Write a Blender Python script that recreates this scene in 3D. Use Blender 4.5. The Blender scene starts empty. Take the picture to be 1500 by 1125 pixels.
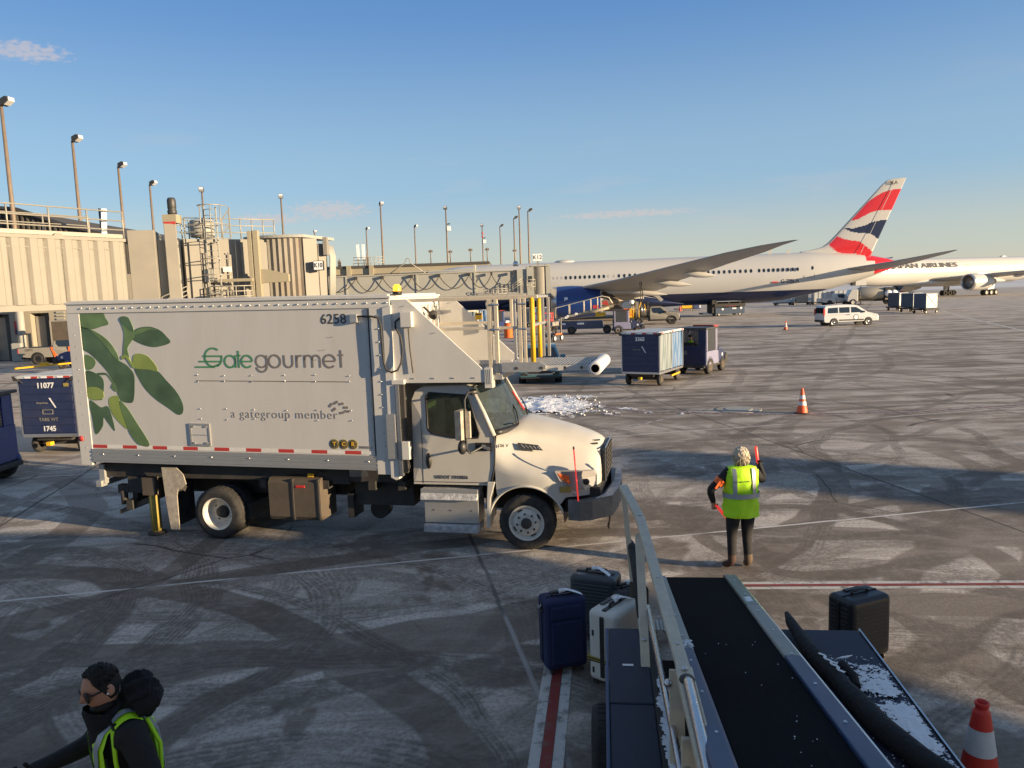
import bpy, bmesh, math, random
from math import sin, cos, pi, radians as R, sqrt, atan2, hypot
from mathutils import Vector as V3, Matrix
random.seed(7)
SC = bpy.context.scene
COL = SC.collection
# ------------------------------------------------------------------ camera
cam_d = bpy.data.cameras.new('camera'); cam = bpy.data.objects.new('camera', cam_d); COL.objects.link(cam)
cam_d.sensor_fit = 'HORIZONTAL'; cam_d.sensor_width = 36.0; cam_d.lens = 36.0*1127/1500
cam_d.clip_start = 0.05; cam_d.clip_end = 12000
PITCH = math.atan(135/1127); ROLL = 0.035
cam.matrix_world = (Matrix.Translation((0, 0, 3.9)) @ Matrix.Rotation(pi/2 - PITCH, 4, 'X') @ Matrix.Rotation(-ROLL, 4, 'Z'))
SC.camera = cam
SC.render.resolution_x = 1024; SC.render.resolution_y = 768
# ------------------------------------------------------------------ sky, sun, exposure
SUN_EL = R(9.0)
SUN_AZ = R(-24.0)            # direction towards the sun, measured from +X
sd = V3((cos(SUN_AZ)*cos(SUN_EL), sin(SUN_AZ)*cos(SUN_EL), sin(SUN_EL)))
W = bpy.data.worlds.new('World'); SC.world = W; W.use_nodes = True
wn = W.node_tree; wn.nodes.clear()
def wnode(t, **k):
    n = wn.nodes.new(t)
    for a, b in k.items(): setattr(n, a, b)
    return n
sky = wnode('ShaderNodeTexSky', sky_type='NISHITA', sun_disc=False, sun_elevation=SUN_EL, sun_rotation=pi/2 - SUN_AZ,
            altitude=200, air_density=1.0, dust_density=0.1, ozone_density=3.0)
bg = wnode('ShaderNodeBackground'); bg.inputs[1].default_value = 0.11
wo = wnode('ShaderNodeOutputWorld')
tc = wnode('ShaderNodeTexCoord'); mp = wnode('ShaderNodeMapping'); mp.inputs['Scale'].default_value = (5.0, 5.0, 26.0)
nz = wnode('ShaderNodeTexNoise'); nz.inputs['Scale'].default_value = 1.0; nz.inputs['Detail'].default_value = 5
rp = wnode('ShaderNodeValToRGB'); rp.color_ramp.elements[0].position = 0.60; rp.color_ramp.elements[1].position = 0.82
sx = wnode('ShaderNodeSeparateXYZ')
band = wnode('ShaderNodeMapRange'); band.inputs[1].default_value = 0.26; band.inputs[2].default_value = 0.06
mul = wnode('ShaderNodeMath', operation='MULTIPLY'); mul2 = wnode('ShaderNodeMath', operation='MULTIPLY'); mul2.inputs[1].default_value = 0.45
mx = wnode('ShaderNodeMix', data_type='RGBA'); mx.inputs[7].default_value = (2.55, 2.2, 2.1, 1)
L = wn.links.new
L(tc.outputs['Generated'], mp.inputs[0]); L(mp.outputs[0], nz.inputs[0]); L(nz.outputs[0], rp.inputs[0])
L(tc.outputs['Generated'], sx.inputs[0]); L(sx.outputs[2], band.inputs[0])
L(rp.outputs[0], mul.inputs[0]); L(band.outputs[0], mul.inputs[1]); L(mul.outputs[0], mul2.inputs[0])
# low winter haze: the sky pales towards the horizon
el = wnode('ShaderNodeValToRGB'); el.color_ramp.interpolation = 'EASE'
ES = el.color_ramp.elements; K_ = 1/(.11*2.43)
for i, (p_, c_) in enumerate(((0.0,(.56,.50,.43)),(.045,(.50,.515,.49)),(.14,(.30,.46,.62)),(.36,(.105,.255,.56)),(.62,(.20,.27,.38)),(1.0,(.20,.26,.36)))):
    e_ = ES[i] if i < 2 else ES.new(p_)
    e_.position = p_; e_.color = (c_[0], c_[1], c_[2], 1)
sc_ = wnode('ShaderNodeMix', data_type='RGBA', blend_type='MULTIPLY'); sc_.inputs[0].default_value = 1; sc_.inputs[7].default_value = (K_, K_, K_, 1)
skm = wnode('ShaderNodeMix', data_type='RGBA'); skm.inputs[0].default_value = .80
L(sx.outputs[2], el.inputs[0]); L(el.outputs[0], sc_.inputs[6]); L(sky.outputs[0], skm.inputs[6]); L(sc_.outputs[2], skm.inputs[7])
# two small fair-weather clouds low in the sky
cmask = mul2.outputs[0]
for az_, el_, a_, b_ in ((-30.3,15.3,.045,.012),(-12.6,6.2,.060,.013),(-16.5,5.6,.05,.008),(8.6,5.3,.10,.006)):
    az_, el_ = R(az_), R(el_); d0 = V3((sin(az_)*cos(el_), cos(az_)*cos(el_), sin(el_))); r0 = V3((cos(az_), -sin(az_), 0)); u0 = r0.cross(d0)
    es = []
    for ax_, sc2 in ((r0, a_), (u0, b_)):
        dp = wnode('ShaderNodeVectorMath', operation='DOT_PRODUCT'); L(tc.outputs['Generated'], dp.inputs[0]); dp.inputs[1].default_value = ax_
        su = wnode('ShaderNodeMath', operation='DIVIDE'); L(dp.outputs['Value'], su.inputs[0]); su.inputs[1].default_value = sc2
        sq_ = wnode('ShaderNodeMath', operation='MULTIPLY'); L(su.outputs[0], sq_.inputs[0]); L(su.outputs[0], sq_.inputs[1]); es.append(sq_)
    ad_ = wnode('ShaderNodeMath', operation='ADD'); L(es[0].outputs[0], ad_.inputs[0]); L(es[1].outputs[0], ad_.inputs[1])
    m2_ = wnode('ShaderNodeMapping'); m2_.inputs['Scale'].default_value = (30,30,70); n2_ = wnode('ShaderNodeTexNoise'); n2_.inputs['Detail'].default_value = 5; L(tc.outputs['Generated'], m2_.inputs[0]); L(m2_.outputs[0], n2_.inputs[0])
    wn_ = wnode('ShaderNodeMath', operation='MULTIPLY_ADD'); L(n2_.outputs[0], wn_.inputs[0]); wn_.inputs[1].default_value = -2.6; wn_.inputs[2].default_value = 1.5
    tt_ = wnode('ShaderNodeMath', operation='ADD'); L(ad_.outputs[0], tt_.inputs[0]); L(wn_.outputs[0], tt_.inputs[1])
    mr_ = wnode('ShaderNodeMapRange'); mr_.interpolation_type = 'SMOOTHSTEP'; mr_.inputs[1].default_value = 1.15; mr_.inputs[2].default_value = .1; mr_.inputs[4].default_value = .55; L(tt_.outputs[0], mr_.inputs[0])
    # only the hemisphere in front of the cloud
    fd = wnode('ShaderNodeVectorMath', operation='DOT_PRODUCT'); L(tc.outputs['Generated'], fd.inputs[0]); fd.inputs[1].default_value = d0
    st_ = wnode('ShaderNodeMath', operation='GREATER_THAN'); L(fd.outputs['Value'], st_.inputs[0]); st_.inputs[1].default_value = .5
    ml_ = wnode('ShaderNodeMath', operation='MULTIPLY'); L(mr_.outputs[0], ml_.inputs[0]); L(st_.outputs[0], ml_.inputs[1])
    mxm = wnode('ShaderNodeMath', operation='MAXIMUM'); L(cmask, mxm.inputs[0]); L(ml_.outputs[0], mxm.inputs[1]); cmask = mxm.outputs[0]
L(cmask, mx.inputs[0]); L(skm.outputs[2], mx.inputs[6]); L(mx.outputs[2], bg.inputs[0]); L(bg.outputs[0], wo.inputs[0])
sun_d = bpy.data.lights.new('sun', 'SUN'); sun_d.energy = 4.4; sun_d.angle = R(0.32); sun_d.color = (1.0, 0.76, 0.47)
sun = bpy.data.objects.new('sun', sun_d); COL.objects.link(sun)
sun.rotation_euler = sd.to_track_quat('Z', 'Y').to_euler(); sun.location = (60, -20, 40)
SC.view_settings.view_transform = 'Standard'; SC.view_settings.look = 'None'
SC.view_settings.exposure = 1.28; SC.view_settings.gamma = 1.0; SC.view_settings.use_curve_mapping = False
# ------------------------------------------------------------------ materials
MATS = {}
def pm(name, rgb, rough=.5, metal=0.0, var=.10, scale=6.0, bump=0.0, bscale=60.0, dirt=0.0, drgb=(.09,.075,.06), dscale=2.0, spec=.5, coat=0.0, trans=None, stretch=None):
    if name in MATS: return MATS[name]
    m = bpy.data.materials.new(name); m.use_nodes = True
    nt = m.node_tree; b = nt.nodes['Principled BSDF']; N = nt.nodes.new; K = nt.links.new
    b.inputs['Roughness'].default_value = rough; b.inputs['Metallic'].default_value = metal
    b.inputs['Specular IOR Level'].default_value = spec; b.inputs['Coat Weight'].default_value = coat
    t = N('ShaderNodeTexCoord'); src = t.outputs['Object']
    if stretch:
        g = N('ShaderNodeMapping'); g.inputs['Scale'].default_value = stretch; K(src, g.inputs[0]); src = g.outputs[0]
    n = N('ShaderNodeTexNoise'); n.inputs['Scale'].default_value = scale; n.inputs['Detail'].default_value = 4
    K(src, n.inputs[0])
    mix = N('ShaderNodeMix'); mix.data_type = 'RGBA'
    mix.inputs[6].default_value = tuple(c*(1-var) for c in rgb)+(1,); mix.inputs[7].default_value = tuple(min(1, c*(1+var)) for c in rgb)+(1,)
    K(n.outputs[0], mix.inputs[0]); out = mix.outputs[2]
    if dirt > 0:
        n2 = N('ShaderNodeTexNoise'); n2.inputs['Scale'].default_value = dscale; n2.inputs['Detail'].default_value = 7; n2.inputs['Roughness'].default_value = .7
        K(src, n2.inputs[0])
        r2 = N('ShaderNodeMapRange'); r2.inputs[1].default_value = .42; r2.inputs[2].default_value = .75; r2.inputs[3].default_value = 0; r2.inputs[4].default_value = dirt
        K(n2.outputs[0], r2.inputs[0])
        mx2 = N('ShaderNodeMix'); mx2.data_type = 'RGBA'; mx2.inputs[7].default_value = tuple(drgb)+(1,)
        K(r2.outputs[0], mx2.inputs[0]); K(out, mx2.inputs[6]); out = mx2.outputs[2]
        rr = N('ShaderNodeMapRange'); rr.inputs[3].default_value = rough; rr.inputs[4].default_value = min(1, rough+.35)
        K(r2.outputs[0], rr.inputs[0]); K(rr.outputs[0], b.inputs['Roughness'])
    K(out, b.inputs['Base Color'])
    if bump > 0:
        nb = N('ShaderNodeTexNoise'); nb.inputs['Scale'].default_value = bscale; nb.inputs['Detail'].default_value = 3
        K(src, nb.inputs[0])
        bp = N('ShaderNodeBump'); bp.inputs['Strength'].default_value = bump; bp.inputs['Distance'].default_value = .02
        K(nb.outputs[0], bp.inputs['Height']); K(bp.outputs[0], b.inputs['Normal'])
    MATS[name] = m
    return m
def glass(name, tint, rough=.03, clear=.7):
    m = bpy.data.materials.new(name); m.use_nodes = True; nt = m.node_tree; nt.nodes.clear(); N = nt.nodes.new; K = nt.links.new
    o = N('ShaderNodeOutputMaterial'); tr = N('ShaderNodeBsdfTransparent'); tr.inputs[0].default_value = tuple(tint)+(1,)
    gl = N('ShaderNodeBsdfPrincipled'); gl.inputs['Base Color'].default_value = tuple(c*.12 for c in tint)+(1,); gl.inputs['Roughness'].default_value = rough
    n = N('ShaderNodeTexNoise'); n.inputs['Scale'].default_value = 9; n.inputs['Detail'].default_value = 5
    t = N('ShaderNodeTexCoord'); K(t.outputs['Object'], n.inputs[0])
    r = N('ShaderNodeMapRange'); r.inputs[1].default_value = .3; r.inputs[2].default_value = .8; r.inputs[3].default_value = 1-clear; r.inputs[4].default_value = min(1, 1-clear+.25)
    K(n.outputs[0], r.inputs[0])
    mx_ = N('ShaderNodeMixShader'); K(r.outputs[0], mx_.inputs[0]); K(tr.outputs[0], mx_.inputs[1]); K(gl.outputs[0], mx_.inputs[2]); K(mx_.outputs[0], o.inputs[0])
    MATS[name] = m
    return m
def emit(name, rgb, s):
    m = pm(name, rgb, .4); b = m.node_tree.nodes['Principled BSDF']
    b.inputs['Emission Color'].default_value = tuple(rgb)+(1,); b.inputs['Emission Strength'].default_value = s
    return m
pm('truck_white', (.62,.60,.56), .38, var=.05, scale=2.0, dirt=.20, drgb=(.33,.30,.26), dscale=1.3, bump=.015, bscale=3, coat=.2)
pm('box_white', (.57,.555,.53), .45, var=.04, scale=1.2, dirt=.26, drgb=(.40,.37,.33), dscale=1.6, bump=.05, bscale=1.6, stretch=(1.6,1.6,.35))
pm('cab_white', (.53,.51,.465), .33, var=.06, scale=3.0, dirt=.35, drgb=(.40,.36,.30), dscale=1.6, coat=.3)
pm('aluminium', (.56,.55,.53), .42, .75, var=.12, scale=8, dirt=.35, drgb=(.30,.28,.25), dscale=3, stretch=(1,1,9))
pm('bumper_grey', (.13,.13,.135), .5, .35, var=.3, scale=6, dirt=.6, drgb=(.30,.29,.28), dscale=4); pm('galvanised', (.50,.50,.49), .5, .6, var=.22, scale=22, dirt=.3, drgb=(.33,.32,.30), dscale=6)
pm('steel', (.60,.61,.62), .25, .9, var=.1, scale=10, dirt=.2, dscale=6)
pm('dark_frame', (.035,.033,.032), .75, var=.3, scale=5, dirt=.7, drgb=(.10,.085,.07), dscale=3)
pm('tank_dirty', (.115,.092,.07), .7, .2, var=.3, scale=4, dirt=.7, drgb=(.07,.055,.045), dscale=3)
pm('rubber', (.024,.023,.023), .85, var=.3, scale=9, dirt=.5, drgb=(.12,.11,.10), dscale=5)
pm('black', (.012,.012,.013), .5, var=.3)
pm('black_plastic', (.022,.022,.024), .45, var=.3, dirt=.3, drgb=(.09,.08,.07))
pm('wheel_white', (.66,.63,.57), .5, var=.12, dirt=.5, drgb=(.22,.19,.16), dscale=7)
pm('mudflap', (.45,.40,.33), .85, var=.3, scale=12, dirt=.8, drgb=(.16,.13,.10), dscale=9)
pm('snow', (.82,.83,.86), .8, var=.08, scale=12, bump=.6, bscale=25)
pm('snowy_metal', (.33,.33,.34), .8, var=.7, scale=14, dirt=.8, drgb=(.75,.76,.79), dscale=9, bump=.4, bscale=40)
pm('red', (.55,.03,.02), .5, var=.1); pm('tape_red', (.50,.045,.04), .45, var=.12, dirt=.2); pm('tape_white', (.74,.72,.68), .45, var=.08, dirt=.2)
pm('yellow_paint', (.75,.44,.02), .45, var=.12, dirt=.25, dscale=5); pm('yellow_dirty', (.38,.29,.06), .75, var=.3, dirt=.6, drgb=(.12,.10,.06), dscale=6)
pm('logo_green', (.07,.25,.12), .5, var=.08); pm('logo_grey', (.19,.17,.16), .5, var=.06); pm('ink', (.06,.055,.055), .5, var=.1)
pm('slogan_grey', (.27,.25,.24), .5, var=.05); pm('leaf_dark', (.070,.125,.068), .5, var=.75, scale=2.6); pm('leaf_mid', (.115,.19,.080), .5, var=.65, scale=2.8); pm('leaf_light', (.23,.30,.075), .5, var=.4, scale=2.2)
emit('amber_lamp', (1.0,.42,.02), 1.2)
pm('orange', (.80,.15,.03), .5, var=.1); pm('cone_orange', (.85,.12,.035), .5, var=.1, dirt=.15, dscale=9); pm('cone_red', (.70,.045,.03), .45, var=.08, dirt=.12, dscale=12)
pm('reflective', (.33,.36,.39), .35, .1, var=.06, scale=30); pm('cone_white', (.68,.69,.70), .4, var=.06, scale=30, dirt=.15, dscale=12)
pm('navy', (.018,.028,.085), .5, var=.15, dirt=.25, drgb=(.09,.09,.11), dscale=2.5); pm('gse_slate', (.06,.075,.13), .5, var=.15, dirt=.3, drgb=(.14,.14,.15), dscale=2); pm('curtain_rusty', (.25,.23,.195), .6, var=.1, scale=1.5, dirt=.75, drgb=(.16,.10,.06), dscale=.55, stretch=(1,1,.35)); pm('gse_blue', (.035,.06,.19), .45, var=.12, dirt=.3, drgb=(.12,.12,.15), dscale=3)
pm('gse_lilac', (.22,.22,.34), .4, var=.15, dirt=.35, drgb=(.30,.28,.30), dscale=4)
pm('ba_blue', (.012,.045,.20), .28, var=.05, coat=.4); pm('ba_navy', (.012,.020,.065), .3, var=.08, coat=.3); pm('ba_red', (.62,.02,.03), .3, var=.05, coat=.4)
pm('plane_white', (.54,.53,.505), .32, var=.03, scale=.6, dirt=.10, drgb=(.50,.48,.45), dscale=.35, coat=.25)
pm('wing_grey', (.42,.42,.42), .45, var=.08, scale=.6, dirt=.25, drgb=(.26,.26,.26), dscale=.6)
pm('bare_metal', (.55,.55,.56), .3, .8, var=.06); pm('titanium', (.22,.19,.16), .45, .7, var=.2)
pm('bridge_cream', (.238,.223,.193), .6, var=.06, scale=1.5, dirt=.22, drgb=(.40,.36,.29), dscale=.8, bump=.03, bscale=6)
pm('bridge_grey', (.34,.34,.31), .65, var=.08, scale=1.0, dirt=.25, drgb=(.22,.21,.19), dscale=.7)
pm('bridge_yellow', (.34,.30,.21), .5, var=.06, dirt=.2, drgb=(.42,.36,.25), dscale=2)
pm('rail_grey', (.33,.31,.265), .5, .2, var=.1); pm('rail_beige', (.62,.54,.41), .5, .0, var=.08, scale=12, dirt=.35, drgb=(.30,.25,.19), dscale=10)
pm('roof_dark', (.07,.065,.06), .8, var=.2, stretch=(1,1,1)); pm('pole_brown', (.20,.155,.12), .6, .2, var=.2, scale=2); pm('lamp_dark', (.06,.06,.06), .5, .3)
pm('lamp_lens', (.75,.75,.75), .12, .3, var=.05)
pm('wall_cream', (.33,.295,.23), .7, var=.06, scale=1, dirt=.2, drgb=(.42,.36,.27), dscale=.6)
pm('belt_black', (.006,.007,.009), .9, var=.3, scale=3, bump=.2, bscale=160, dirt=.35, drgb=(.020,.022,.026), dscale=2.2, spec=.08, stretch=(.35,1.6,1))
pm('loader_blue', (.022,.055,.135), .42, var=.15, scale=5, dirt=.35, drgb=(.13,.15,.18), dscale=4); pm('loader_navy', (.010,.016,.04), .6, var=.2, dirt=.3, drgb=(.06,.07,.09), dscale=4)
pm('loader_green', (.25,.28,.24), .5, .2, var=.15, dirt=.4, drgb=(.14,.15,.15), dscale=5)
pm('case_navy', (.013,.02,.075), .8, var=.2, scale=20, bump=.25, bscale=250); pm('case_grey', (.055,.06,.066), .4, var=.1, bump=.03, bscale=90, coat=.15)
pm('case_black', (.018,.018,.020), .38, var=.15, bump=.03, bscale=90); pm('case_cream', (.66,.62,.55), .42, var=.05, dirt=.12, drgb=(.35,.32,.28), dscale=6)
pm('tag_white', (.82,.82,.83), .5, var=.05, scale=30)
pm('hi_vis', (.47,.86,.015), .6, var=.06, scale=9, bump=.5, bscale=13); emitv = MATS['hi_vis'].node_tree.nodes['Principled BSDF']
pm('jacket_black', (.010,.010,.012), .8, var=.4, scale=12, bump=.8, bscale=17); pm('trouser_black', (.014,.014,.017), .85, var=.3, scale=14, bump=.25, bscale=24)
pm('skin', (.47,.25,.17), .5, var=.10, scale=16, spec=.35); pm('boot_brown', (.055,.028,.02), .7, var=.3); pm('boot_brown_lit', (.10,.07,.045), .8, var=.3)
pm('hair_blond', (.58,.50,.38), .6, var=.35, scale=40, bump=.8, bscale=55, stretch=(1,1,.25)); pm('hair_black', (.012,.010,.009), .7, var=.4, scale=60, bump=.7, bscale=110)
pm('fleece_black', (.009,.009,.011), .95, var=.5, scale=30, bump=.9, bscale=70)
pm('wand_red', (.95,.06,.05), .35, var=.05); MATS['wand_red'].node_tree.nodes['Principled BSDF'].inputs['Emission Color'].default_value = (1,.06,.05,1)
MATS['wand_red'].node_tree.nodes['Principled BSDF'].inputs['Emission Strength'].default_value = .25
pm('teal_paint', (.09,.24,.29), .25, .35, var=.06, coat=.6, dirt=.15, drgb=(.2,.2,.19)); pm('van_silver', (.62,.63,.64), .3, .2, var=.04, coat=.4, dirt=.2, drgb=(.4,.38,.35), dscale=2)
pm('dark_glass', (.02,.026,.03), .06, var=.2, spec=.8); pm('chrome', (.7,.7,.7), .15, 1.0, var=.05)
pm('curtain_blue', (.07,.15,.29), .45, var=.25, scale=5, stretch=(1,1,.3)); pm('curtain_pale', (.15,.19,.21), .45, var=.25, scale=5, stretch=(1,1,.3))
pm('tarp_grey', (.50,.52,.53), .5, var=.25, scale=3, stretch=(1,1,.4)); pm('uld_blue', (.055,.08,.125), .5, var=.1)
pm('concrete_pad', (.30,.28,.25), .85, var=.2, scale=8)
pm('lens_clear', (.30,.285,.275), .1, var=.1, spec=.8)
glass('cab_glass', (.62,.70,.62), .04, .80); glass('screen_glass', (.60,.72,.76), .06, .52); glass('curtain_glass', (.72,.76,.84), .2, .55)
# ------------------------------------------------------------------ mesh helper
class MB:
    def __init__(s, *mats):
        s.v = []; s.f = []; s.fm = []; s.fs = []; s.mats = list(mats); s.cur = 0; s.X = None
    def use(s, m):
        if m not in s.mats: s.mats.append(m)
        s.cur = s.mats.index(m); return s
    def add(s, vs, fs, smooth=False):
        o = len(s.v)
        if s.X: vs = [s.X @ V3(p) for p in vs]
        s.v += [tuple(p) for p in vs]
        for f in fs:
            s.f.append([i+o for i in f]); s.fm.append(s.cur); s.fs.append(smooth)
        return s
    def box(s, x0, x1, y0, y1, z0, z1):
        if x0 > x1: x0, x1 = x1, x0
        if y0 > y1: y0, y1 = y1, y0
        if z0 > z1: z0, z1 = z1, z0
        return s.add([(x0,y0,z0),(x1,y0,z0),(x1,y1,z0),(x0,y1,z0),(x0,y0,z1),(x1,y0,z1),(x1,y1,z1),(x0,y1,z1)],
                     [(0,3,2,1),(4,5,6,7),(0,1,5,4),(1,2,6,5),(2,3,7,6),(3,0,4,7)])
    def cbox(s, c, d, rz=0.0, rx=0.0, ry=0.0):
        M = Matrix.Translation(c) @ Matrix.Rotation(rz,4,'Z') @ Matrix.Rotation(ry,4,'Y') @ Matrix.Rotation(rx,4,'X')
        a, b, c2 = d[0]/2, d[1]/2, d[2]/2
        p = [M @ V3(q) for q in [(-a,-b,-c2),(a,-b,-c2),(a,b,-c2),(-a,b,-c2),(-a,-b,c2),(a,-b,c2),(a,b,c2),(-a,b,c2)]]
        return s.add(p, [(0,3,2,1),(4,5,6,7),(0,1,5,4),(1,2,6,5),(2,3,7,6),(3,0,4,7)])
    def bar(s, p, q, w, h=None, up=(0,0,1)):
        h = h or w; p = V3(p); q = V3(q); d = (q-p).normalized(); u = V3(up)
        if abs(d.dot(u)) > .98: u = V3((1,0,0))
        a = d.cross(u).normalized(); b = a.cross(d)
        vs = [e + a*(i*w/2) + b*(j*h/2) for e in (p, q) for i, j in ((-1,-1),(1,-1),(1,1),(-1,1))]
        return s.add(vs, [(0,3,2,1)[::-1],(4,5,6,7)[::-1],(0,1,5,4)[::-1],(1,2,6,5)[::-1],(2,3,7,6)[::-1],(3,0,4,7)[::-1]])
    def cyl(s, p, q, r, r2=None, n=14, caps=True):
        r2 = r if r2 is None else r2
        return s.rev([(r, 0), (r2, (V3(q)-V3(p)).length)], p, (V3(q)-V3(p)), n, caps)
    def rev(s, prof, org, axis=(0,0,1), n=20, caps=True, smooth=True, a0=0, a1=2*pi):
        ax = V3(axis).normalized(); u = V3((0,0,1)) if abs(ax.z) < .9 else V3((1,0,0))
        a = ax.cross(u).normalized(); b = ax.cross(a); org = V3(org)
        full = abs(a1-a0-2*pi) < 1e-4; k = n if full else n+1
        vs = [org + ax*h + (a*cos(a0+(a1-a0)*i/n) + b*sin(a0+(a1-a0)*i/n))*r for r, h in prof for i in range(k)]
        fs = []
        for j in range(len(prof)-1):
            for i in range(n):
                i2 = (i+1) % k
                fs.append((j*k+i, (j+1)*k+i, (j+1)*k+i2, j*k+i2))
        s.add(vs, fs, smooth)
        if caps and full:
            if prof[0][0] > 1e-5: s.add(vs[:k], [tuple(range(k))])
            if prof[-1][0] > 1e-5: s.add(vs[-k:], [tuple(range(k))[::-1]])
        return s
    def tube(s, pts, r, n=8, caps=True):
        pts = [V3(p) for p in pts]; rings = []; pa = None
        for i, p in enumerate(pts):
            d = (pts[min(i+1, len(pts)-1)] - pts[max(i-1, 0)]).normalized()
            if pa is None:
                u = V3((0,0,1)) if abs(d.z) < .9 else V3((1,0,0)); a = d.cross(u).normalized()
            else:
                a = (pa - d*pa.dot(d)).normalized()
            pa = a; b = d.cross(a); rr = r[i] if isinstance(r, (list, tuple)) else r
            rings.append([p + (a*cos(2*pi*k/n) + b*sin(2*pi*k/n))*rr for k in range(n)])
        return s.loft(rings, caps=caps, smooth=True)
    def loft(s, rings, caps=True, closed=True, smooth=True):
        n = len(rings[0]); vs = [p for r in rings for p in r]; fs = []
        for j in range(len(rings)-1):
            for i in range(n if closed else n-1):
                i2 = (i+1) % n
                fs.append((j*n+i, j*n+i2, (j+1)*n+i2, (j+1)*n+i))
        s.add(vs, fs, smooth)
        if caps and closed:
            s.add(list(rings[0]), [tuple(range(n))[::-1]]); s.add(list(rings[-1]), [tuple(range(n))])
        return s
    def prism(s, poly, ax, a, b, smooth=False):
        def P(u, v, w):
            return {'x': (w,u,v), 'y': (u,w,v), 'z': (u,v,w)}[ax]
        n = len(poly)
        vs = [P(u,v,a) for u,v in poly] + [P(u,v,b) for u,v in poly]
        ar = sum(poly[i][0]*poly[(i+1)%n][1] - poly[(i+1)%n][0]*poly[i][1] for i in range(n))
        flip = (ar > 0) ^ (ax == 'y') ^ (b < a)
        fs = [tuple(range(n)), tuple(range(2*n-1, n-1, -1))] + [(i, i+n, (i+1)%n+n, (i+1)%n) for i in range(n)]
        if not flip: fs = [f[::-1] for f in fs]
        else: pass
        return s.add(vs, fs, smooth)
    def ball(s, c, rx, ry=None, rz=None, nu=16, nv=10, f=None):
        ry = ry or rx; rz = rz or rx; c = V3(c); rings = []
        vs = []
        for j in range(nv+1):
            t = pi*j/nv
            for i in range(nu):
                a = 2*pi*i/nu; d = V3((sin(t)*cos(a), sin(t)*sin(a), cos(t)))
                p = V3((d.x*rx, d.y*ry, d.z*rz))
                if f: p = f(d, p)
                vs.append(c + p)
        fs = [(j*nu+i, (j+1)*nu+i, (j+1)*nu+(i+1)%nu, j*nu+(i+1)%nu) for j in range(nv) for i in range(nu)]
        return s.add(vs, fs, True)
    def build(s, name, mat=None, parent=None, bev=0, seg=2, weld=True, auto=None):
        me = bpy.data.meshes.new(name); me.from_pydata(s.v, [], s.f)
        mats = s.mats if s.mats else [mat]
        if mat and s.mats and mat not in s.mats: mats = [mat]
        for m in mats: me.materials.append(MATS[m])
        for p, k, sm in zip(me.polygons, s.fm, s.fs): p.material_index = min(k, len(mats)-1); p.use_smooth = sm
        bm = bmesh.new(); bm.from_mesh(me)
        if weld: bmesh.ops.remove_doubles(bm, verts=bm.verts, dist=1e-5)
        bmesh.ops.recalc_face_normals(bm, faces=bm.faces)
        bm.to_mesh(me); bm.free(); me.update()
        o = bpy.data.objects.new(name, me); COL.objects.link(o)
        if parent: o.parent = parent
        if bev:
            md = o.modifiers.new('bevel', 'BEVEL'); md.width = bev; md.segments = seg; md.limit_method = 'ANGLE'; md.angle_limit = R(35)
        return o
def tag(o, label=None, cat=None, group=None, kind=None):
    if label: o['label'] = label
    if cat: o['category'] = cat
    if group: o['group'] = group
    if kind: o['kind'] = kind
    return o
def thing(name, label, cat, loc=(0,0,0), rz=0.0, group=None):
    o = bpy.data.objects.new(name, None); COL.objects.link(o); o.empty_display_size = .3
    o.location = loc; o.rotation_euler = (0,0,rz)
    return tag(o, label, cat, group)
def dup(o, parent=None):
    c = o.copy(); COL.objects.link(c)
    if parent: c.parent = parent
    for ch in [x for x in list(COL.objects) if x.parent == o]: dup(ch, c)
    return c
def copy_thing(o, label, loc, rz=None, group=None):
    c = dup(o); c.location = loc; c['label'] = label
    if rz is not None: c.rotation_euler = (0,0,rz)
    if group: c['group'] = group
    return c
def text(s, size, mat, loc, rot=(pi/2,0,0), parent=None, name='lettering', bold=0.0, align='CENTER', sx=1.0, ext=.0015, shear=0, space=1.0):
    cu = bpy.data.curves.new('t', 'FONT'); cu.body = s; cu.size = size; cu.extrude = ext; cu.offset = bold; cu.align_x = align; cu.align_y = 'CENTER'; cu.shear = shear; cu.space_character = space
    cu.resolution_u = 3
    ob = bpy.data.objects.new('t', cu); COL.objects.link(ob)
    dg = bpy.context.evaluated_depsgraph_get(); me = bpy.data.meshes.new_from_object(ob.evaluated_get(dg))
    bpy.data.objects.remove(ob); me.name = name
    if sx != 1.0:
        for v in me.vertices: v.co.x *= sx
    me.materials.clear(); me.materials.append(MATS[mat])
    o = bpy.data.objects.new(name, me); COL.objects.link(o); o.location = loc; o.rotation_euler = rot
    if parent: o.parent = parent
    return o
def lerp(a, b, t): return a+(b-a)*t
def interp(tab, x):
    if x <= tab[0][0]: return tab[0][1]
    for (a, b), (c, d) in zip(tab, tab[1:]):
        if x <= c: return b+(d-b)*(x-a)/(c-a)
    return tab[-1][1]
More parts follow.
